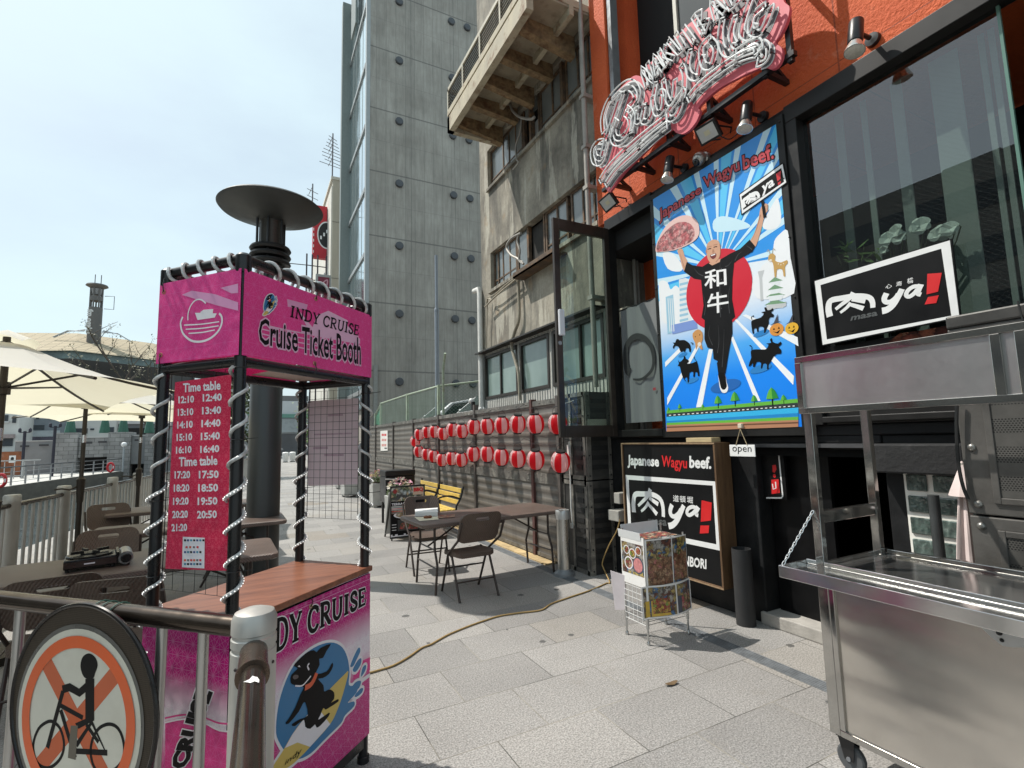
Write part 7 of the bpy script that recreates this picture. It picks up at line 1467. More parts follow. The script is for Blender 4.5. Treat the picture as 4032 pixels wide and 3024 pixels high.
tag(once(q.build('loose_cable', P('cable_black', (.015,.015,.015), .5, var=0), smooth=True)), 'thin black cables drooping over the perforated cabinet', 'cable')
q = MB().tube(curve([WX(*K(3350,1150,1.3827)(*pp), 3.28) for pp in ((578,590),(576,720),(580,850),(590,960),(612,1060),(640,1130))],6), .008, 6); tag(once(q.build('black_hose', P('cable_black', (.015,.015,.015)), smooth=True)), 'black hose hanging in front of the folded parasol', 'hose')

# ================================================================ FITTINGS ON THE ORANGE WALL
def spot(y, z, label):
    t = thing('spotlight', label, 'spotlight', (3.7,y,z), 0, 'spotlights over the restaurant front'); BKM = P('fitting_black', (.014,.014,.015), .35, .2, var=.1); M = Matrix.Translation((3.60,y,z)) @ Matrix.Rotation(rad(14),4,'Y')
    MB().lathe([(0,.20),(.044,.20),(.047,.19),(.047,.03),(.044,.02)], n=24, M=M).build('housing', BKM, t, smooth=True); MB().lathe([(.035,.04),(.038,.02),(.062,-.04),(.064,-.055)], n=28, M=M).build('reflector', P('lamp_silver', (.62,.60,.55), .2, .8, var=.05), t, smooth=True)
    MB().lathe([(.063,-.052),(.045,-.066),(0,-.07)], n=28, M=M).build('lens', P('lamp_glass', (.50,.48,.42), .12, var=.15, nscale=50), t, smooth=True)
    MB().tube([(3.64,y,z+.11),(3.80,y,z+.13)], .016, 10).lathe([(0,.03),(.045,.028),(.05,0)], n=20, M=Matrix.Translation((3.85,y,z+.13)) @ Matrix.Rotation(rad(-90),4,'Y')).build('mount', BKM, t, smooth=True)
spot(2.58,4.17,'black spotlight above the right corner of the wagyu poster'); spot(3.47,4.16,'black spotlight above the left part of the wagyu poster'); spot(1.71,4.22,'black spotlight on the orange wall above the wired window')
def flood(y, z, label, rz):
    t = thing('floodlight', label, 'floodlight', (3.7,y,z), 0, 'floodlights under the neon sign'); BKM = P('fitting_black', (.014,.014,.015)); M = Matrix.Translation((3.62,y,z)) @ Matrix.Rotation(rz,4,'X') @ Matrix.Rotation(rad(-38),4,'Y')
    MB().box((-.018,-.115,-.085),(.018,.115,.085),0,M).build('housing', BKM, t, bevel=.006); MB().box((-.021,-.092,-.064),(-.019,.092,.064),0,M).build('glass', P('flood_glass', (.52,.52,.50), .2, var=.05), t); MB().box((-.0225,-.03,-.022),(-.0215,.03,.022),0,M).build('led_patch', P('led_yellow', (.58,.54,.38), .3, var=.05), t)
    q = MB().tube([M @ Vector((.0,-.12,0)), (3.78,y-.12,z+.02), (3.84,y-.06,z+.02)], .008, 6).tube([M @ Vector((0,.12,0)), (3.78,y+.10,z+.02), (3.84,y+.05,z+.02)], .008, 6).tube(curve([M @ Vector((.02,-.05,-.05)), (3.76,y-.1,z-.09), (3.84,y-.14,z-.03)],5), .005, 5); q.build('bracket', BKM, t)
flood(2.97,4.33,'larger looking floodlight between dome camera and spotlight, under the neon sign',rad(4)); flood(4.42,4.31,'floodlight beside the downpipe at the left edge of the orange wall',rad(-6))
dc = thing('dome_camera', 'silver dome security camera under the neon sign', 'camera', (3.8,3.21,4.2)); MB().lathe([(.07,.0),(.072,.05),(.06,.065)], n=24, M=Matrix.Translation((3.85,3.21,4.24)) @ Matrix.Rotation(rad(-90),4,'Y')).build('base', P('camera_silver', (.40,.38,.35), .3, .7, var=.08), dc, smooth=True)
MB().ball((3.76,3.21,4.23), .066, 20).build('housing', P('camera_silver', (.4,.38,.35)), dc, smooth=True); MB().ball((3.725,3.215,4.195), .038, 14).build('dark_lens', P('lens_black', (.008,.008,.009), .08, var=0), dc, smooth=True)

# ================================================================ NEON SIGN
nk_ = K(2300,0,2.127); NX = 3.52; frN = wallframe(NX); neo = thing('neon_sign', 'large unlit neon script sign of white tubes on a pink cut out board', 'sign', (3.55,3.2,4.4))
NP = P('neon_pink', (.62,.10,.13), .5, var=.06); NG = P('neon_grey', (.085,.088,.095), .5, var=.1); NW = P('neon_white_face', (.60,.60,.60), .5, var=.05); TUBE = P('neon_tube', (.80,.80,.79), .12, var=.02); 
outl = [(95,1270),(130,1215),(170,1190),(162,1100),(168,1000),(200,880),(262,780),(340,700),(400,645),(445,632),(495,655),(492,700),(525,735),(515,640),(515,565),(560,520),(640,435),(720,355),(800,285),(860,215),(960,135),(1060,45),(1120,-40),(1260,-170),(1420,-250),(1560,-240),(1640,-110),(1672,10),(1715,50),(1716,110),(1690,200),(1640,300),(1602,358),(1652,400),(1656,480),(1622,550),(1570,582),(1500,562),(1400,602),(1250,672),(1100,762),(965,888),(970,935),(940,1015),(880,1090),(820,1122),(765,1108),(738,1085),(640,1145),(480,1300),(330,1450),(242,1570),(208,1610),(172,1560),(150,1500),(165,1440),(130,1405),(98,1345)]
pk = smooth2([frN.px(*nk_(*p)) for p in outl], 3); q = MB().prism(pk, frN, -.03, 0); q.build('backboard', NP, neo)
a = Art(frN, nk_, step=.002, base=.002)
strokes = []
B1 = [(205,1110),(195,1000),(232,880),(300,790),(380,730),(440,735),(478,800),(462,870),(405,930)]; B2 = [(385,940),(425,985),(425,1080),(350,1180),(290,1180),(275,1100),(310,1010)]; B3 = [(355,780),(300,950),(240,1130),(205,1260),(175,1350),(125,1345),(110,1270),(140,1225),(190,1215)]
for s_, wd in ((B1,.085),(B2,.085),(B3,.09)): strokes.append((s_, wd))
low_ = [[(430,1125),(445,1000),(480,920),(470,1030),(520,1000),(545,880)],[(545,890),(520,1010),(560,1030),(600,960),(610,820)],[(640,700),(615,850),(640,960),(690,930),(705,800),(660,790)],[(700,680),(720,800),(760,880),(790,800),(800,680)],[(850,560),(880,640),(870,800),(820,960),(760,1010),(735,960),(800,870),(880,760)],[(930,430),(905,560),(930,650),(990,660),(1010,560),(1040,480)],[(1100,330),(1020,420),(1040,560),(1110,560),(1140,420),(1090,350)],[(1200,170),(1180,300),(1200,430),(1260,470),(1300,380)],[(1310,150),(1270,300),(1310,400),(1370,360)],[(1450,-20),(1400,120),(1360,280),(1420,330),(1480,220)],[(1560,60),(1450,160),(1440,280),(1520,290),(1600,120),(1600,80)]]
for s_ in low_: strokes.append((s_, .042))
sw1 = [(165,1530),(230,1430),(330,1320),(480,1190),(620,1080),(730,1000)]; sw2 = [(905,850),(1000,740),(1150,620),(1300,520),(1420,470),(1500,455)]; sw3 = [(215,1560),(300,1440),(440,1310),(600,1160),(730,1060)]; sw4 = [(1500,455),(1490,390),(1440,395),(1310,470)]; sw5 = [(1490,540),(1550,510),(1560,430),(1520,395)]
for s_ in (sw1,sw2,sw3,sw4,sw5): strokes.append((s_, .062))
def offp(p, d):
    o = []
    for i in range(len(p)):
        t = np.array(p[min(i+1,len(p)-1)])-np.array(p[max(i-1,0)]); t = t/(np.linalg.norm(t)+1e-9); o.append((p[i][0]-t[1]*d, p[i][1]+t[0]*d))
    return o
tb_ = []; BKT = MB()
for s_, wd in strokes:
    p = smooth2([frN.px(*nk_(*x)) for x in s_], 6, False); a.stroke(p, wd*1.35, NW, 0, raw=True); a.stroke(p, wd*.95, NG, 1, raw=True)
    lp = offp(p, wd*.62)+offp(p, -wd*.62)[::-1]; tb_.append([frN.at(u,v,.055) for u, v in lp])
    if wd > .05: tb_.append([frN.at(u,v,.05) for u, v in p])
    else: tb_.append([frN.at(u,v,.05) for u, v in p[:3]])
# upper row of block letters
caps = {'N':[(0,0),(0,1),(.8,0),(.8,1)],'A':[(0,0),(.4,1),(.8,0),(.6,.4),(.2,.4)],'M':[(0,0),(0,1),(.4,.4),(.8,1),(.8,0)],'B':[(0,0),(0,1),(.6,.9),(.1,.5),(.75,.3),(0,0)],'K':[(0,0),(0,1),(0,.4),(.8,1),(.2,.55),(.8,0)],'I':[(.4,0),(.4,1)],'U':[(0,1),(.1,.1),(.7,.1),(.8,1)],'E':[(.8,0),(0,0),(0,.5),(.6,.5),(0,.5),(0,1),(.8,1)],'L':[(0,1),(0,0),(.8,0)]}
base = [((565,745),(515,575)),((650,655),(590,500)),((735,560),(660,430)),((835,480),(740,350)),((930,400),(835,270)),((1040,300),(950,150)),((1150,200),(1060,40)),((1270,90),(1180,-90)),((1390,0),(1310,-190))]
for k, ch_ in enumerate('NAKUIBALM'[:9]):
    b0, t0 = np.array(base[k][0],float), np.array(base[k][1],float); rt = np.array((70+5*k, -62-6*k),float)*.95
    pp = [tuple(b0+rt*x*.95+(t0-b0)*y*.95) for x, y in caps[ch_]]; p = [frN.px(*nk_(*x)) for x in pp]
    p2 = []
    for i in range(len(p)-1):
        for j in range(4): p2.append(tuple(np.array(p[i])+(np.array(p[i+1])-np.array(p[i]))*j/4))
    p2.append(p[-1]); a.stroke(p2, .06, NG, 1, raw=True); lp = offp(p2,.022)+offp(p2,-.022)[::-1]; tb_.append([frN.at(u,v,.06) for u, v in lp]); tb_.append([frN.at(u,v,.05) for u, v in p2[:2]])
a.build('letter_face', neo)
q = MB()
for k, t in enumerate(tb_): q.tube(t, .0085, 6, closed=(k % 2 == 0))
q.build('neon_tubing', TUBE, neo, smooth=True)
random.seed(11); BKM = P('fitting_black', (.014,.014,.015)); q = MB()
for t in tb_:
    for k in range(0, len(t), 14):
        p = t[k]; d_ = (t[min(k+1,len(t)-1)]-t[max(k-1,0)]); 
        if d_.length > 1e-6: q.tube([p-d_.normalized()*.02, p+d_.normalized()*.02], .009, 6)
        q.tube([p, p+Vector((.055,0,0))], .004, 4)
build_each(q, 'tube_clip', BKM, neo)
q = MB()
for u in (2.35,2.9,3.4,3.9,4.3): q.box((3.56,u-.02,4.42),(3.60,u+.02,4.9)); q.box((3.56,u-.02,4.44),(3.86,u+.02,4.48)); q.bar((3.58,u,4.62),(3.85,u,4.46),.03,.03)
q.box((3.55,2.1,4.43),(3.60,4.45,4.47)); q.box((3.56,2.12,4.4),(3.60,2.16,5.6)); q.box((3.60,2.12,5.1),(3.86,2.16,5.14)); q.build('steel_bracket', BKM, neo)
# ================================================================ SHOP WINDOW CONTENTS
wsX = 3.80; ws = thing('window_sign', 'slanted black signboard with white border hung on the big wired window', 'sign', (3.8,1.82,2.3)); wk2 = K(3000,800,1.659); fw_ = wallframe(wsX)
c = [fw_.px(*wk2(*p)) for p in ((392,932),(1297,748),(1238,232),(338,505))]; MB().prism(c, fw_, -.02, 0).build('panel', SBK, ws)
a = Art(fw_, wk2); oo = [(398,925),(1290,742),(1228,243),(345,510)]; ii = [(425,890),(1238,735),(1172,297),(383,535)]
for k in range(4): a.poly([oo[k], oo[(k+1)%4], ii[(k+1)%4], ii[k]], SWH, 1)
ya_mark(a, [(440,745),(742,682),(742,570),(430,600)], .034, [(785,712),(1042,655),(1040,530),(800,590)], [(1082,462),(1176,455),(1152,578),(1077,596)], [(1086,614),(1157,601),(1140,652),(1064,662)], [(578,770),(757,735),(757,706),(588,740)],
    [('心',[(808,560),(850,553),(850,524),(812,532)]), ('斎',[(877,545),(917,538),(917,508),(880,514)]), ('橋',[(950,528),(990,520),(990,484),(950,492)])], (SWH, SRD, SGY)); a.build('lettering', ws)
mp_ = thing('meat_poster', 'dark poster of grilled meat standing in the window below the slanted signboard', 'poster', (3.88,1.8,1.8)); fm = wallframe(3.872); GM = food('grilled_meat_photo', [(.16,.04,.02),(.30,.09,.045),(.08,.022,.014),(.42,.20,.12),(.22,.05,.03)], 16, rough=.2)
a = Art(fm, wk2); p_ = [a.c(q_) for q_ in ((420,1405),(1275,1330))]; a.rect(p_[0][0],p_[0][1]+.02,p_[1][0],p_[1][1]+.5,SBK,0); a.poly([(800,930),(900,850),(1050,830),(1210,800),(1215,900),(1180,1000),(1100,1200),(1040,1310),(920,1390),(560,1400),(500,1330),(700,1290)], GM, 1); a.build('print', mp_)
orc = thing('orchid', 'white moth orchids with green leaves behind the wired window above the signboard', 'plant', (4.1,1.9,2.6)); ok2 = K(3000,0,1.276); OP = P('orchid_white', (.78,.78,.76), .5, var=.04); q = MB(); st_ = MB(); lf = MB()
for x, y, s_ in ((630,1200,1.),(672,1165,1.),(690,1195,.9),(795,1135,1.15),(880,1175,1.),(915,1165,1.05),(940,1150,1.),(615,1255,.6),(770,1155,.6)):
    c = WX(*ok2(x,y), 3.95); nrm_ = Vector((-1,random.uniform(-.3,.3),random.uniform(-.2,.5))).normalized(); u = nrm_.orthogonal().normalized(); v = nrm_.cross(u)
    for j in range(5):
        an = 2*pi*j/5+.3; d_ = u*cos(an)+v*sin(an); e_ = nrm_.cross(d_); R_ = .055*s_; wd_ = .62 if j in (1,4) else .42; q.add([c]+[c+d_*R_*(.56+.46*cos(t))+e_*R_*wd_*sin(t)+nrm_*.008*(1-cos(2*t)) for t in np.linspace(-2.6,2.6,9)], [tuple(range(10))])
    st_.tube(curve([c+Vector((.02,0,0)), c+Vector((.03,-.02,-.08)), (4.05,1.95,1.9)],4), .004, 4)
for k in range(26): c = WX(*ok2(random.uniform(380,600),random.uniform(1215,1310)), 3.98); d_ = Vector((random.uniform(-.2,.2),random.gauss(0,1),random.gauss(0,.7))).normalized(); e_ = d_.orthogonal().normalized(); L_h = random.uniform(.03,.07); lf.add([c-d_*L_h, c+e_*L_h*.3, c+d_*L_h, c-e_*L_h*.3], [(0,1,2,3)])
q.build('blossoms', OP, orc); st_.build('stems', P('stem_green', (.06,.09,.03), .6), orc); lf.build('leaves', LB, orc)
# noren in the doorway bay
no = thing('noren_curtain', 'grey door curtain with a brushed black ring in the restaurant doorway', 'curtain', (3.83,4.27,1.7)); nX = 3.86; fn = wallframe(nX); NC = P('noren_grey', (.17,.178,.18), .85, var=.08, nscale=5, stretch=(1,6,.3)); q = MB(); rows = []
yA, yB, z0, z1 = 4.60, 3.94, 1.74, 3.08
for i in range(9):
    for k in range(31): f = k/30; z = z1+(z0-z1)*i/8 - .05*f*0; rows.append((nX+.006+.010*sin(f*19+.3*i*.3)*(.4+.6*i/8), yA+(yB-yA)*f, z))
q.add(rows, [[i*31+k, i*31+k+1, (i+1)*31+k+1, (i+1)*31+k][::-1] for i in range(8) for k in range(30)]); q.build('cloth', NC, no, smooth=True)
a = Art(wallframe(nX-.012), w_); a.stroke([(1162,1135),(1140,1110),(1130,1010),(1145,930),(1195,878),(1260,885),(1312,940),(1335,1030),(1325,1110),(1280,1165),(1235,1188),(1185,1186)], .082, P('ink_black', (.02,.021,.022), .8, var=.2), 0, sm=5, taper=(1.25,.25)); a.rect(*a.c((1330,1268)), *a.c((1350,1245)), P('seal_dull_red', (.30,.04,.05), .7, var=0), 0); a.build('brush_ring', no)
MB().tube([(3.87,4.62,3.08),(3.87,3.93,3.08)], .008, 6).build('rod', BKM, no)

# ================================================================ CAR PARK BEHIND THE FENCE
def chainm():
    m, nt, b = _new('chain_link_green'); nt.nodes.remove(b); s = nd(nt, 'ShaderNodeSeparateXYZ'); lk(nt, pos(nt), s.inputs[0]); ws = None
    for sg in (1,-1):
        f = math_(nt, 'FRACT', math_(nt, 'DIVIDE', math_(nt, 'ADD', math_(nt, 'ADD', s.outputs[1], s.outputs[0]), math_(nt, 'MULTIPLY', s.outputs[2], sg)), .075)); l = math_(nt, 'LESS_THAN', f, .10); ws = l if ws is None else math_(nt, 'MAXIMUM', ws, l)
    t = nd(nt, 'ShaderNodeBsdfTransparent'); d = nd(nt, 'ShaderNodeBsdfDiffuse'); d.inputs[0].default_value = (.20,.29,.22,1); mm = nd(nt, 'ShaderNodeMixShader'); lk(nt, ws, mm.inputs[0]); lk(nt, t.outputs[0], mm.inputs[1]); lk(nt, d.outputs[0], mm.inputs[2]); lk(nt, mm.outputs[0], nt.nodes['Material Output'].inputs[0]); return m
cf = thing('chain_link_fence', 'pale green chain link fence standing above the corrugated fence', 'fence', (3.65,13,1.3)); CLM = chainm(); PG = P('pale_green_paint', (.36,.43,.33), .55, .1, var=.15, dirt=((.20,.15,.08), 8, .5)); cpts = [(3.66,17.1,2.1,2.5),(3.62,16.1,2.1,2.80),(3.6,12.95,2.06,2.80),(3.6,10.45,2.06,2.77),(4.6,10.3,2.06,2.9)]
q = MB(); 
for (x0,y0,z0,t0),(x1,y1,z1,t1) in zip(cpts[:-1], cpts[1:]): q.quad((x0,y0,z0-.8),(x1,y1,z1-.8),(x1,y1,t1),(x0,y0,t0))
q.build('mesh', CLM, cf); MB().tube([(x,y,t) for x, y, z, t in cpts], .024, 8).build('top_rail', PG, cf, smooth=True)
for x, y, z, t in cpts[:4]: MB().box((x-.03,y-.03,1.3),(x+.03,y+.03,t+.03)).build('post', PG, cf)
MB().tube([(3.62,10.22,1.3),(3.62,10.2,3.1),(3.58,9.95,3.42)], .028, 8).build('tall_post', PG, cf, smooth=True)
MB().quad((3.68,17.15,1.4),(3.66,16.2,1.4),(3.64,16.2,2.72),(3.68,17.1,2.45)).build('green_tarp', P('green_tarp', (.03,.17,.10), .7, var=.3, nscale=8), cf)
q = MB().tube([(4.1,12,1.3),(4.1,12,4.9)], .055, 12).tube([(4.1,12,4.9),(4.1,12,6.35)], .04, 10).lathe([(.06,4.86),(.065,4.9),(.05,4.95)], (4.1,12,0), 12); tag(once(q.build('sign_pole', P('pole_galvanised', (.27,.30,.34), .5, .4, var=.1), smooth=True)), 'plain galvanised pole rising behind the lantern fence', 'pole')
def car(name, label, x, y, body, seed=0):
    """compact car facing -X, nose at x"""
    t = thing(name, label, 'car', (x+1.7,y,1.3), 0, 'cars parked behind the fence'); f = Frame((x,y+.75,1.3),(1,0,0),(0,0,1)); z = 1.3
    prof = [(0,.30),(.02,.62),(.12,.80),(.75,.98),(1.35,1.46),(1.9,1.56),(2.9,1.55),(3.25,1.35),(3.4,.95),(3.4,.32)]; CB = P('car_'+body[0], body[1], .18, .1, var=.02); GLS = P('car_glass', (.035,.05,.05), .05, var=0)
    MB().prism(smooth2(prof[:1]+prof[1:], 1), f, 0, 1.5).build('body', CB, t, bevel=.06)
    q = MB(); e = .012
    q.add([(x+.80,y-.60,z+1.02+e),(x+1.36,y-.55,z+1.46+e),(x+1.36,y+.55,z+1.46+e),(x+.80,y+.60,z+1.02+e)], [(3,2,1,0)]); q.build('windscreen', GLS, t)
    for s_ in (-1,1): 
        w_2 = MB(); yy = y+s_*.757; w_2.add([(x+1.0,yy,z+1.0),(x+1.42,yy,z+1.42),(x+2.0,yy,z+1.48),(x+2.0,yy,z+.98)], [(0,1,2,3) if s_ < 0 else (3,2,1,0)]).add([(x+2.06,yy,z+.98),(x+2.06,yy,z+1.48),(x+2.85,yy,z+1.46),(x+3.15,yy,z+1.0)], [(0,1,2,3) if s_ < 0 else (3,2,1,0)]); w_2.build('side_window', GLS, t)
        MB().box((x+.95,y+s_*.76,z+1.0),(x+1.05,y+s_*.92,z+1.14)).build('door_mirror', CB, t, bevel=.02)
        MB().box((x-.005,y+s_*.55-.14,z+.62),(x+.10,y+s_*.55+.14,z+.78)).build('headlight', P('headlight_clear', (.6,.6,.6), .1, var=0), t, bevel=.02)
        for wx in (.62,2.75): MB().lathe([(0,-.09),(.2,-.09),(.29,-.07),(.29,.07),(.2,.09),(0,.09)], n=22, M=Matrix.Translation((x+wx,y+s_*.70,z+.29)) @ Matrix.Rotation(rad(90),4,'X')).build('wheel', P('tyre_grey', (.07,.075,.08)), t, smooth=True)
car('parked_car', 'white car with a dark windscreen nosing out behind the fence by the concrete building', 4.15, 12.2, ('white',(.62,.63,.63))); car('parked_car', 'farther white car glimpsed through the chain link fence', 4.2, 15.6, ('pearl',(.52,.54,.55)))
cm = thing('security_lamp', 'white ball lamp on a black bracket clamped to the fence top', 'lamp', (3.52,8.17,2.2)); p = WX(*q5(933,330), 3.5); MB().ball((3.5,p.y,p.z), .052, 14).build('ball', P('ball_white', (.62,.62,.60), .3, var=.05), cm, smooth=True); MB().box((3.48,p.y-.08,p.z-.17),(3.54,p.y-.02,p.z-.02)).tube([(3.51,p.y-.05,2.15),(3.51,p.y-.05,p.z-.06)], .012, 6).build('bracket', BKM, cm)

# ================================================================ SKYLINE ACROSS THE CANAL (mirrored in the shop window)
for x, y, w2, d2, h2, lab in ((-34,14,14,10,17,'office block across the canal, mirrored beside the roof step in the window'),(-36,2,12,10,13.5,'flat roofed block across the canal, mirrored at the middle of the window'),(-36,28,12,10,12,'low flat block across the canal, mirrored at the left of the window'),(-37,-12,14,12,19,'broad tall block across the canal, mirrored at the right of the window')):
    t = thing('riverside_block', lab, 'building', (x,y,-.5), 0, 'blocks across the canal'); MB().box((x-d2/2,y-w2/2,-.5),(x+d2/2,y+w2/2,h2)).box((x-2,y-2,h2),(x+1,y+1,h2+1.8)).build('wall', P('riverside_grey', (.17,.165,.155), .8, var=.12, nscale=.4), t)
    for k in range(int(h2/3.2)): MB().box((x+d2/2-.02,y-w2/2+.6,1.2+3.2*k),(x+d2/2+.05,y+w2/2-.6,2.7+3.2*k)).build('window_band', P('riverside_glass', (.05,.06,.07), .15, var=.2, nscale=.6), t)

# small things on the ground
q = MB(); lp = G(*g3(1448,578)); q.add([(lp.x+.045*cos(t)*(1+.2*cos(2*t)), lp.y+.02*sin(t), .006+.010*abs(cos(t))) for t in np.linspace(0,2*pi,14,endpoint=False)], [tuple(range(14))]); tag(once(q.build('fallen_leaf', P('dry_leaf', (.12,.075,.035), .8))), 'small curled brown leaf lying on the paving before the cart', 'leaf')
for x, y, lab in ((2.58,47.8,'left one of two small white barriers far down the promenade'),(3.17,48.3,'right one of two small white barriers far down the promenade')):
    t = thing('white_barrier', lab, 'barrier', (x,y,0), 0, 'white barriers'); MB().lathe([(.16,0),(.15,.1),(.24,.25),(.26,.8),(.2,.86),(0,.88)], (x,y,0), 14).build('drum', P('barrier_white', (.7,.7,.69), .5, var=.05), t, smooth=True); MB().box((x-.2,y-.2,0),(x+.2,y+.2,.06)).build('foot', P('foot_dark', (.05,.05,.05), .7), t)

# ================================================================ WAGYU POSTER
pX = 3.78; fP = wallframe(pX); k4 = K(2500,450,1.2757); k5 = K(2550,1150,3.017)
wp = thing('wagyu_poster', 'bright blue wagyu beef poster of a cheering cook in a black frame', 'poster', (3.8,3.15,1.56))
y0p, y1p, z0p, z1p = 2.375, 3.925, 1.565, 4.19
MB().box((pX+.001,y0p,z0p),(3.83,y1p,z1p)).build('frame', BLKF, wp, bevel=.004); q = MB()
for y in (y0p+.025,y1p-.02):
    for z in np.linspace(z0p+.1,z1p-.06,6): q.ball((pX-.002,y,z), .008, 6)
build_each(q, 'bolt', RIV, wp)
def PC(n, c): return P('ink_'+n, c, .38, var=.025, nscale=3)
u0, u1p, v0, v1 = -3.872, -2.432, 1.632, 4.128
BG, nt, b = _new('poster_fade'); s = nd(nt, 'ShaderNodeSeparateXYZ'); lk(nt, uvco(nt), s.inputs[0]); lk(nt, ramp(nt, math_(nt, 'DIVIDE', math_(nt, 'SUBTRACT', s.outputs[1], v0), v1-v0), [(0.,(.002,.19,.80)),(.20,(.003,.235,.84)),(.30,(.07,.38,.84)),(.38,(.45,.62,.84)),(.46,(.76,.80,.85)),(.60,(.72,.80,.86)),(.75,(.05,.32,.68)),(1.,(.04,.30,.66))]), b.inputs['Base Color']); b.inputs['Roughness'].default_value = .35
SKY1, SKY2, SKY3, CLW = PC('sky_deep',(.015,.27,.74)), PC('sky_light',(.09,.52,.84)), PC('sky_pale',(.55,.76,.86)), PC('cloud',(.78,.80,.82))
a = Art(fP, k4, step=.0004, base=.0004); a.rect(u0,v0,u1p,v1,BG,0)
cen = a.c((420,770)); ring = [];
bnd = [(u0,cen[1]-.12),(u0,cen[1]+.02),(u0,cen[1]+.16),(u0,cen[1]+.33),(u0,cen[1]+.52),(u0,cen[1]+.74),(u0,v1)] + [(u0+(u1p-u0)*f,v1) for f in (.14,.27,.37,.46,.54,.62,.70,.79,.89,1.)] + [(u1p,cen[1]+d) for d in (.86,.66,.50,.36,.24,.12,.0,-.12)]
cols = [SKY2,SKY1,SKY3,SKY1,SKY2,SKY1]
for i, (p, q_) in enumerate(zip(bnd[:-1], bnd[1:])): a.poly([cen,q_,p], cols[i%6] if i % 2 else SKY1 if i % 4 else SKY2, 1, raw=True)
for i, (p, q_) in enumerate(zip(bnd[:-1], bnd[1:])):
    if i % 2 == 1: a.poly([cen, tuple(np.array(q_)*.75+np.array(p)*.25), tuple(np.array(p)*.75+np.array(q_)*.25)], SKY3, 2, raw=True)
a.poly([(395,535),(440,512),(520,528),(578,556),(560,574),(470,588),(400,588)], SKY3, 3, 3); a.poly([(640,560),(700,440),(722,430),(735,540),(690,580)], CLW, 3, 3); a.poly([(140,700),(190,700),(240,760),(225,790),(165,775)], CLW, 3, 3)
for pts in ([(120,860),(135,835),(165,845),(180,880),(205,860),(235,880),(260,850),(300,900),(290,1050),(150,1050),(128,960)], [(690,720),(700,640),(730,600),(768,585),(782,720),(800,900),(640,930),(600,900),(590,850),(640,760)]): a.poly(pts, CLW, 4, 3)
WHS = PC('ray_white',(.80,.83,.86))
for st in ([(152,1245),(255,1143),(272,1150),(153,1270)],[(163,1425),(316,1150),(332,1152),(163,1462)],[(308,1472),(372,1180),(392,1180),(338,1470)],[(482,1125),(494,1115),(632,1440),(606,1440)],[(498,1030),(514,1030),(800,1315),(796,1360)],[(540,1010),(560,1005),(818,1120),(822,1165)]): a.poly(st, WHS, 4)
RC = PC('sun_red',(.58,.006,.025)); cl, cr = a.c((258,905)), a.c((592,850)); rx = (cr[0]-cl[0])/2; a.ell(((cl[0]+cr[0])/2,(cl[1]+cr[1])/2+.0), rx, rx, RC, 6, 48, raw=True)
TWB, TWG, TWW = PC('tower_blue',(.30,.52,.66)), PC('tower_grey',(.50,.52,.53)), PC('tower_white',(.70,.74,.76))
a.poly([(155,918),(193,905),(203,1092),(165,1105)], TWB, 5); a.poly([(222,830),(255,822),(275,830),(285,1045),(230,1058)], TWW, 5)
for k in range(8): a.poly([(225,850+26*k),(268,840+26*k),(269,852+26*k),(226,862+26*k)], TWB, 5.5)
for x in (165,175,185): a.poly([(x,925),(x+4,924),(x+14,1090),(x+10,1092)], TWW, 5.5)
a.poly([(180,1060),(310,1030),(315,1075),(190,1105)], PC('hall_blue',(.18,.28,.60)), 5.2); a.poly([(618,790),(652,782),(640,822),(646,935),(632,938),(626,825)], TWG, 5)
for w_2, yy in ((52,832),(60,870),(78,905),(94,945)): a.poly([(708-w_2/2,yy+10),(708+w_2/2,yy),(708+w_2/2-8,yy+26),(708-w_2/2+8,yy+34)], TWW, 5.5); a.poly([(708-w_2/2-10,yy+14),(703,yy-14),(708+w_2/2+10,yy+2)], PC('roof_green',(.16,.30,.17)), 5.7)
a.poly([(660,962),(762,940),(760,965),(664,985)], TWG, 5.6)
# cook
TUN, SKN, SKD = P('ink_tunic',(.010,.010,.011), .5, var=.1, spec=.12), PC('skin',(.60,.33,.21)), PC('skin_shade',(.42,.20,.12)); INK, PWH = P('ink_black_print',(.006,.006,.006), .5, var=0, spec=.12), PC('white',(.80,.80,.80))
a.ell(a.c((455,1365)), .165, .055, PC('ground_shade',(.01,.12,.42)), 6.5, rot=.1, raw=True)
a.poly([(215,685),(238,675),(250,710),(266,745),(254,792),(240,770),(225,715)], SKN, 8, 3); a.poly([(580,640),(600,600),(622,530),(630,480),(645,452),(668,452),(668,480),(650,520),(638,570),(622,625),(604,668)], SKN, 8, 3)
a.poly([(352,1025),(490,1025),(491,1100),(472,1200),(456,1302),(420,1302),(413,1250),(418,1240),(396,1228),(393,1180),(366,1172),(350,1130)], TUN, 9)
a.poly([(420,1300),(453,1302),(462,1345),(470,1372),(462,1396),(440,1398),(427,1370),(422,1330)], PWH, 8.5, 2); a.poly([(420,1300),(453,1302),(460,1345),(463,1368),(450,1384),(434,1374),(424,1330)], INK, 9.5, 2)
a.poly([(248,790),(262,742),(290,758),(340,766),(375,744),(400,756),(430,730),(480,700),(530,676),(578,630),(606,664),(592,690),(520,732),(500,748),(492,830),(490,930),(500,985),(505,1018),(490,1032),(430,1025),(355,1036),(336,1022),(346,960),(340,900),(334,832),(298,826)], TUN, 10)
a.poly([(372,748),(432,725),(428,742),(390,760)], SKN, 10.5); a.poly([(361,690),(365,652),(388,632),(415,632),(430,655),(431,690),(425,722),(408,744),(386,748),(368,728)], SKN, 11, 3); a.poly([(380,708),(408,698),(410,715),(396,728),(384,722)], PC('mouth',(.16,.02,.02)), 12, 2); a.poly([(383,708),(406,700),(405,706),(385,713)], PWH, 12.5)
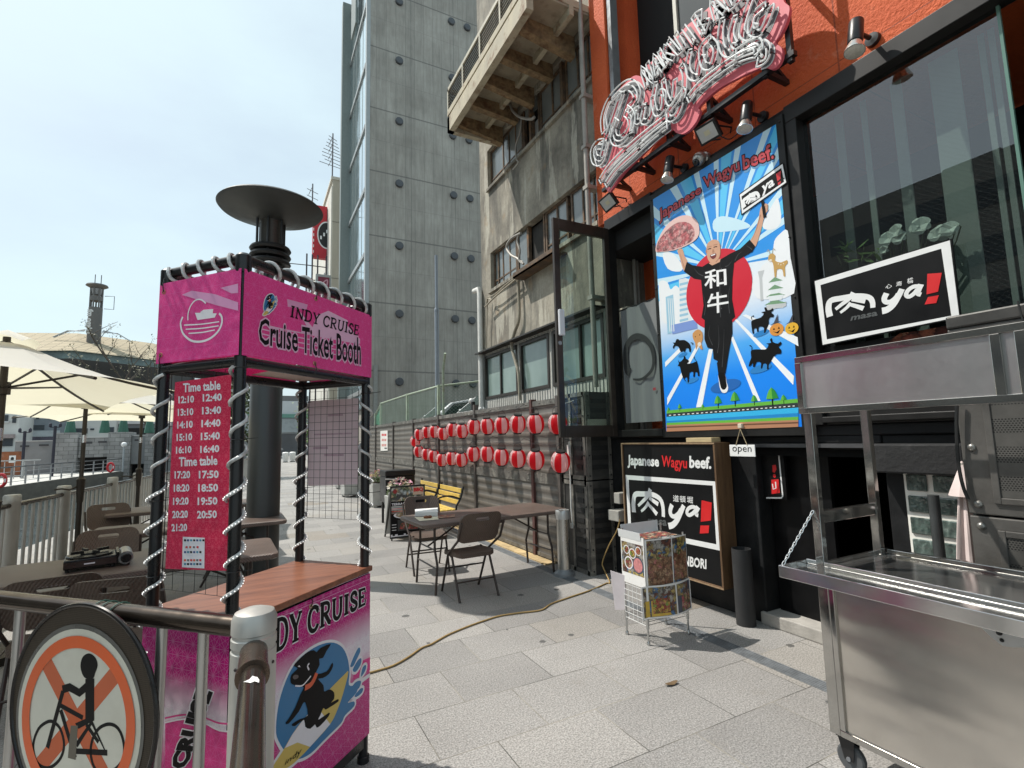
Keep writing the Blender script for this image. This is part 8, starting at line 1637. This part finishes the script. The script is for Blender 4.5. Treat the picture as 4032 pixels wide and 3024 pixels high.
for x, y in ((376,676),(406,666)): a.stroke([(x-9,y+3),(x,y),(x+9,y-1)], .008, INK, 12, sm=2); a.stroke([(x-10,y-8),(x+10,y-13)], .007, SKD, 12)
a.poly([(391,680),(398,678),(402,694),(390,697)], SKD, 12); a.poly([(357,690),(362,672),(365,692),(363,706)], SKD, 11.5)
for k in range(4): a.poly([(652+k*4,455+k*9),(668,452+k*9),(669,461+k*9),(655+k*3,463+k*9)], SKN, 14.5)
MTP = food('marbled_beef_print', [(.62,.20,.20),(.70,.38,.36),(.52,.12,.13),(.66,.28,.27)], 30); a.poly([(106,688),(114,640),(150,572),(200,525),(258,507),(308,528),(325,572),(316,620),(270,655),(200,683),(130,692)], PC('fat',(.74,.50,.46)), 12, 3); a.poly([(110,686),(118,642),(160,585),(215,545),(270,545),(300,580),(295,628),(255,656),(195,680),(130,690)], MTP, 13, 3)
a.poly([(636,440),(650,432),(662,515),(648,522)], INK, 14); a.poly([(525,402),(746,242),(767,345),(537,509)], INK, 15); a.poly([(529,405),(744,250),(762,343),(541,500)], PWH, 15.5); a.poly([(538,414),(738,270),(752,340),(547,482)], INK, 16)
ya_mark2 = bil([a.c(p) for p in ((552,470),(630,415),(618,375),(540,425))]); niku(a, ya_mark2, .026, PWH, 17); a.text('ya', [(640,415),(706,372),(700,322),(640,362)], PWH, 17, .03); a.poly([(712,300),(736,284),(734,325),(718,338)], PC('red',(.60,.015,.02)), 17); a.poly([(720,345),(736,335),(734,350),(722,358)], PC('red',(.6,.015,.02)), 17); a.text('masa', [(585,447),(632,420),(630,409),(584,436)], PWH, 17, .02)
a.text('和', [(352,880),(464,862),(460,768),(350,786)], PWH, 14, .014); a.text('牛', [(366,1008),(474,988),(470,886),(364,902)], PWH, 14, .014)
FLD, FL2 = PC('fold',(.035,.035,.037)), PC('fold_pale',(.06,.06,.062))
for pts in ([(300,775),(320,800),(345,812)],[(490,735),(470,760),(455,765)],[(540,690),(520,705),(505,735)],[(345,905),(356,960),(350,1010)],[(480,860),(470,930),(478,1000)],[(430,740),(428,850),(432,1020)],[(420,1060),(424,1140),(416,1200)],[(380,1060),(372,1110),(392,1160)],[(450,1080),(446,1180),(440,1270)],[(560,660),(575,668),(590,680)]): a.stroke(pts, .008, FLD, 10.8, sm=4, taper=(.2,1.1))
for y in (775,830,905,975): a.ell(a.c((436,y)), .006, .006, FL2, 11, 12, raw=True)
for pts in ([(228,700),(240,740),(250,770)],[(590,630),(612,575),(632,505)]): a.stroke(pts, .012, SKD, 8.6, sm=3, taper=(.3,1.))
a.stroke([(427,650),(431,690),(424,722),(408,742)], .010, SKD, 11.6, sm=4, taper=(.3,1.))
TRD, TSH = PC('title_red',(.50,.035,.05)), PC('title_shade',(.10,.28,.52))
for t_, Q_ in (('Japanese', [(125,552),(338,408),(330,350),(120,478)]), ('Wagyu', [(352,392),(532,298),(522,218),(342,318)]), ('beef.', [(545,282),(703,222),(690,145),(540,208)])):
    a.text(t_, [(x+4,y+16) for x, y in Q_], TSH, 5, .05); a.text(t_, Q_, TRD, 8, .025, INK, .05)
bulls = [[(1240,340),(1290,320),(1350,300),(1385,255),(1350,240),(1400,228),(1388,190),(1412,180),(1425,212),(1455,215),(1488,190),(1497,215),(1470,240),(1502,270),(1496,296),(1460,300),(1442,330),(1442,380),(1425,420),(1402,482),(1385,482),(1386,430),(1360,410),(1322,420),(1322,472),(1304,472),(1295,430),(1265,440),(1267,490),(1250,490),(1240,430),(1234,380)],
 [(1240,690),(1300,680),(1400,682),(1430,650),(1440,622),(1408,612),(1470,602),(1455,570),(1478,545),(1490,592),(1550,612),(1582,588),(1594,620),(1560,650),(1590,690),(1586,732),(1540,736),(1500,770),(1470,820),(1442,870),(1442,917),(1420,912),(1420,860),(1380,850),(1366,906),(1348,902),(1350,840),(1300,830),(1276,887),(1254,886),(1256,840),(1230,872),(1204,882),(1215,830),(1234,780),(1228,720)],
 [(300,600),(330,600),(345,562),(370,560),(382,572),(440,570),(500,610),(516,660),(517,702),(500,712),(490,670),(460,670),(446,717),(430,700),(402,712),(385,690),(370,650),(330,640),(312,677),(302,650),(318,620)],
 [(360,800),(385,832),(430,790),(433,760),(452,770),(456,790),(490,810),(490,830),(470,852),(540,842),(582,825),(600,860),(612,920),(620,992),(600,997),(595,960),(570,950),(562,1007),(544,1002),(545,950),(500,960),(496,1062),(480,1072),(470,1010),(440,1030),(462,1057),(445,1052),(420,1010),(400,950),(385,882),(358,880),(375,850)]]
a.cv = k5; SHD = PC('bull_shade',(.02,.20,.52))
for x, y, r_ in ((1350,490,.075),(1345,910,.105),(420,745,.06),(530,1050,.08)): a.ell(a.c((x,y)), r_, r_*.3, SHD, 6, rot=.15, raw=True)
for bl_ in bulls: a.poly(bl_, INK, 8, 2)
for pts in ([(1245,330),(1235,300),(1262,280),(1255,295)],[(1240,690),(1240,650),(1212,635),(1235,640)],[(590,830),(560,790),(560,765)],[(515,600),(545,612),(530,625)]): a.stroke(pts, .006, INK, 8, sm=3)
for x, y, rx_ in ((1535,445,.062),(1715,430,.056)):
    cc = a.c((x,y)); a.ell(cc, rx_, rx_*.82, PC('pumpkin' if x < 1600 else 'gourd', (.66,.27,.045) if x < 1600 else (.72,.40,.03)), 9 if x < 1600 else 10, raw=True)
    for s_ in (-1,1): a.poly([(cc[0]+s_*rx_*.5,cc[1]+.002),(cc[0]+s_*rx_*.2,cc[1]+.002),(cc[0]+s_*rx_*.35,cc[1]+.02)], INK, 11, raw=True)
    a.poly([(cc[0]-rx_*.55,cc[1]-.01),(cc[0],cc[1]-.022),(cc[0]+rx_*.55,cc[1]-.006),(cc[0]+.01,cc[1]-.036)], INK, 11, raw=True); a.poly([(cc[0]-rx_*.9,cc[1]+rx_*.7),(cc[0]+rx_*.8,cc[1]+rx_*.95),(cc[0]+rx_*.3,cc[1]+rx_*1.0),(cc[0]+rx_*.35,cc[1]+rx_*2.0),(cc[0]-rx_*.3,cc[1]+rx_*.95)], PC('hat',(.05,.05,.07)), 12, raw=True)
a.cv = k4; DR, DRL = PC('deer',(.52,.31,.09)), PC('deer_pale',(.74,.66,.56))
a.poly([(672,712),(690,698),(708,712),(705,735),(735,745),(765,732),(768,750),(755,765),(757,812),(748,812),(742,780),(715,780),(712,815),(703,815),(698,765),(690,740),(676,735)], DR, 9, 2); a.ell(a.c((686,722)), .028, .03, DR, 9.2, raw=True); a.ell(a.c((682,735)), .014, .010, DRL, 9.5, raw=True)
for pts in ([(680,702),(672,680),(664,690)],[(692,700),(696,674),(706,684)]): a.stroke(pts, .006, PC('antler',(.40,.36,.28)), 9, sm=2)
for x, y in ((722,752),(735,756),(748,750)): a.ell(a.c((x,y)), .005, .005, DRL, 9.6, 10, raw=True)
a.poly([(292,1100),(318,1080),(340,1095),(342,1130),(335,1150),(342,1180),(330,1178),(318,1160),(308,1182),(304,1150),(294,1128)], PC('fawn',(.55,.27,.09)), 9, 2); a.ell(a.c((325,1155)), .022, .02, DRL, 9.5, raw=True)
for x, y in ((305,1117),(327,1108)): a.ell(a.c((x,y)), .005, .007, INK, 9.6, 10, raw=True)
# ground strips and little trees
def strip(yl0, yr0, yl1, yr1, m, l): a.poly([(160,yl1),(160,yl0),(822,yr0),(822,yr1)][::-1], m, l)
GRN, GRD = PC('green',(.12,.42,.045)), PC('green_deep',(.02,.24,.035))
for yl0,yr0,yl1,yr1,m in ((1488,1428,1506,1452,GRN),(1503,1448,1522,1474,PC('road',(.025,.035,.035))),(1520,1473,1545,1507,PC('stripe_sky',(.03,.42,.74))),(1541,1500,1553,1523,PC('stripe_blue',(.01,.22,.55))),(1550,1519,1563,1537,GRN),(1561,1535,1570,1547,PC('clay',(.42,.20,.11))),(1569,1545,1577,1555,PC('clay_dark',(.14,.06,.03))),(1576,1553,1594,1570,PC('clay',(.42,.2,.11)))): strip(yl0,yr0,yl1,yr1,m,7)
for k in range(28): x = 172+23*k; y = 1513-(x-160)*.0755; a.poly([(x,y+2.5),(x+11,y+1.7),(x+11,y-2.5),(x,y-1.7)], PWH, 7.6)
for x, y, r_ in ((418,1440,.045),(503,1425,.05),(600,1432,.034),(690,1412,.058),(748,1428,.028),(226,1470,.028),(342,1468,.02),(170,1482,.02)):
    c = a.c((x,y)); a.stroke([(c[0],c[1]-r_*1.5),(c[0],c[1]-r_*.2)], r_*.2, INK, 8, raw=True)
    for s_, m in ((-1,GRN),(1,GRD)): a.poly([(c[0],c[1]-r_*.5),(c[0]+s_*r_*.95,c[1]-r_*.45),(c[0]+s_*r_*.75,c[1]+r_*.15),(c[0]+s_*r_*.45,c[1]+r_*.75),(c[0],c[1]+r_*1.15)], m, 8.5, raw=True)
a.build('print', wp)
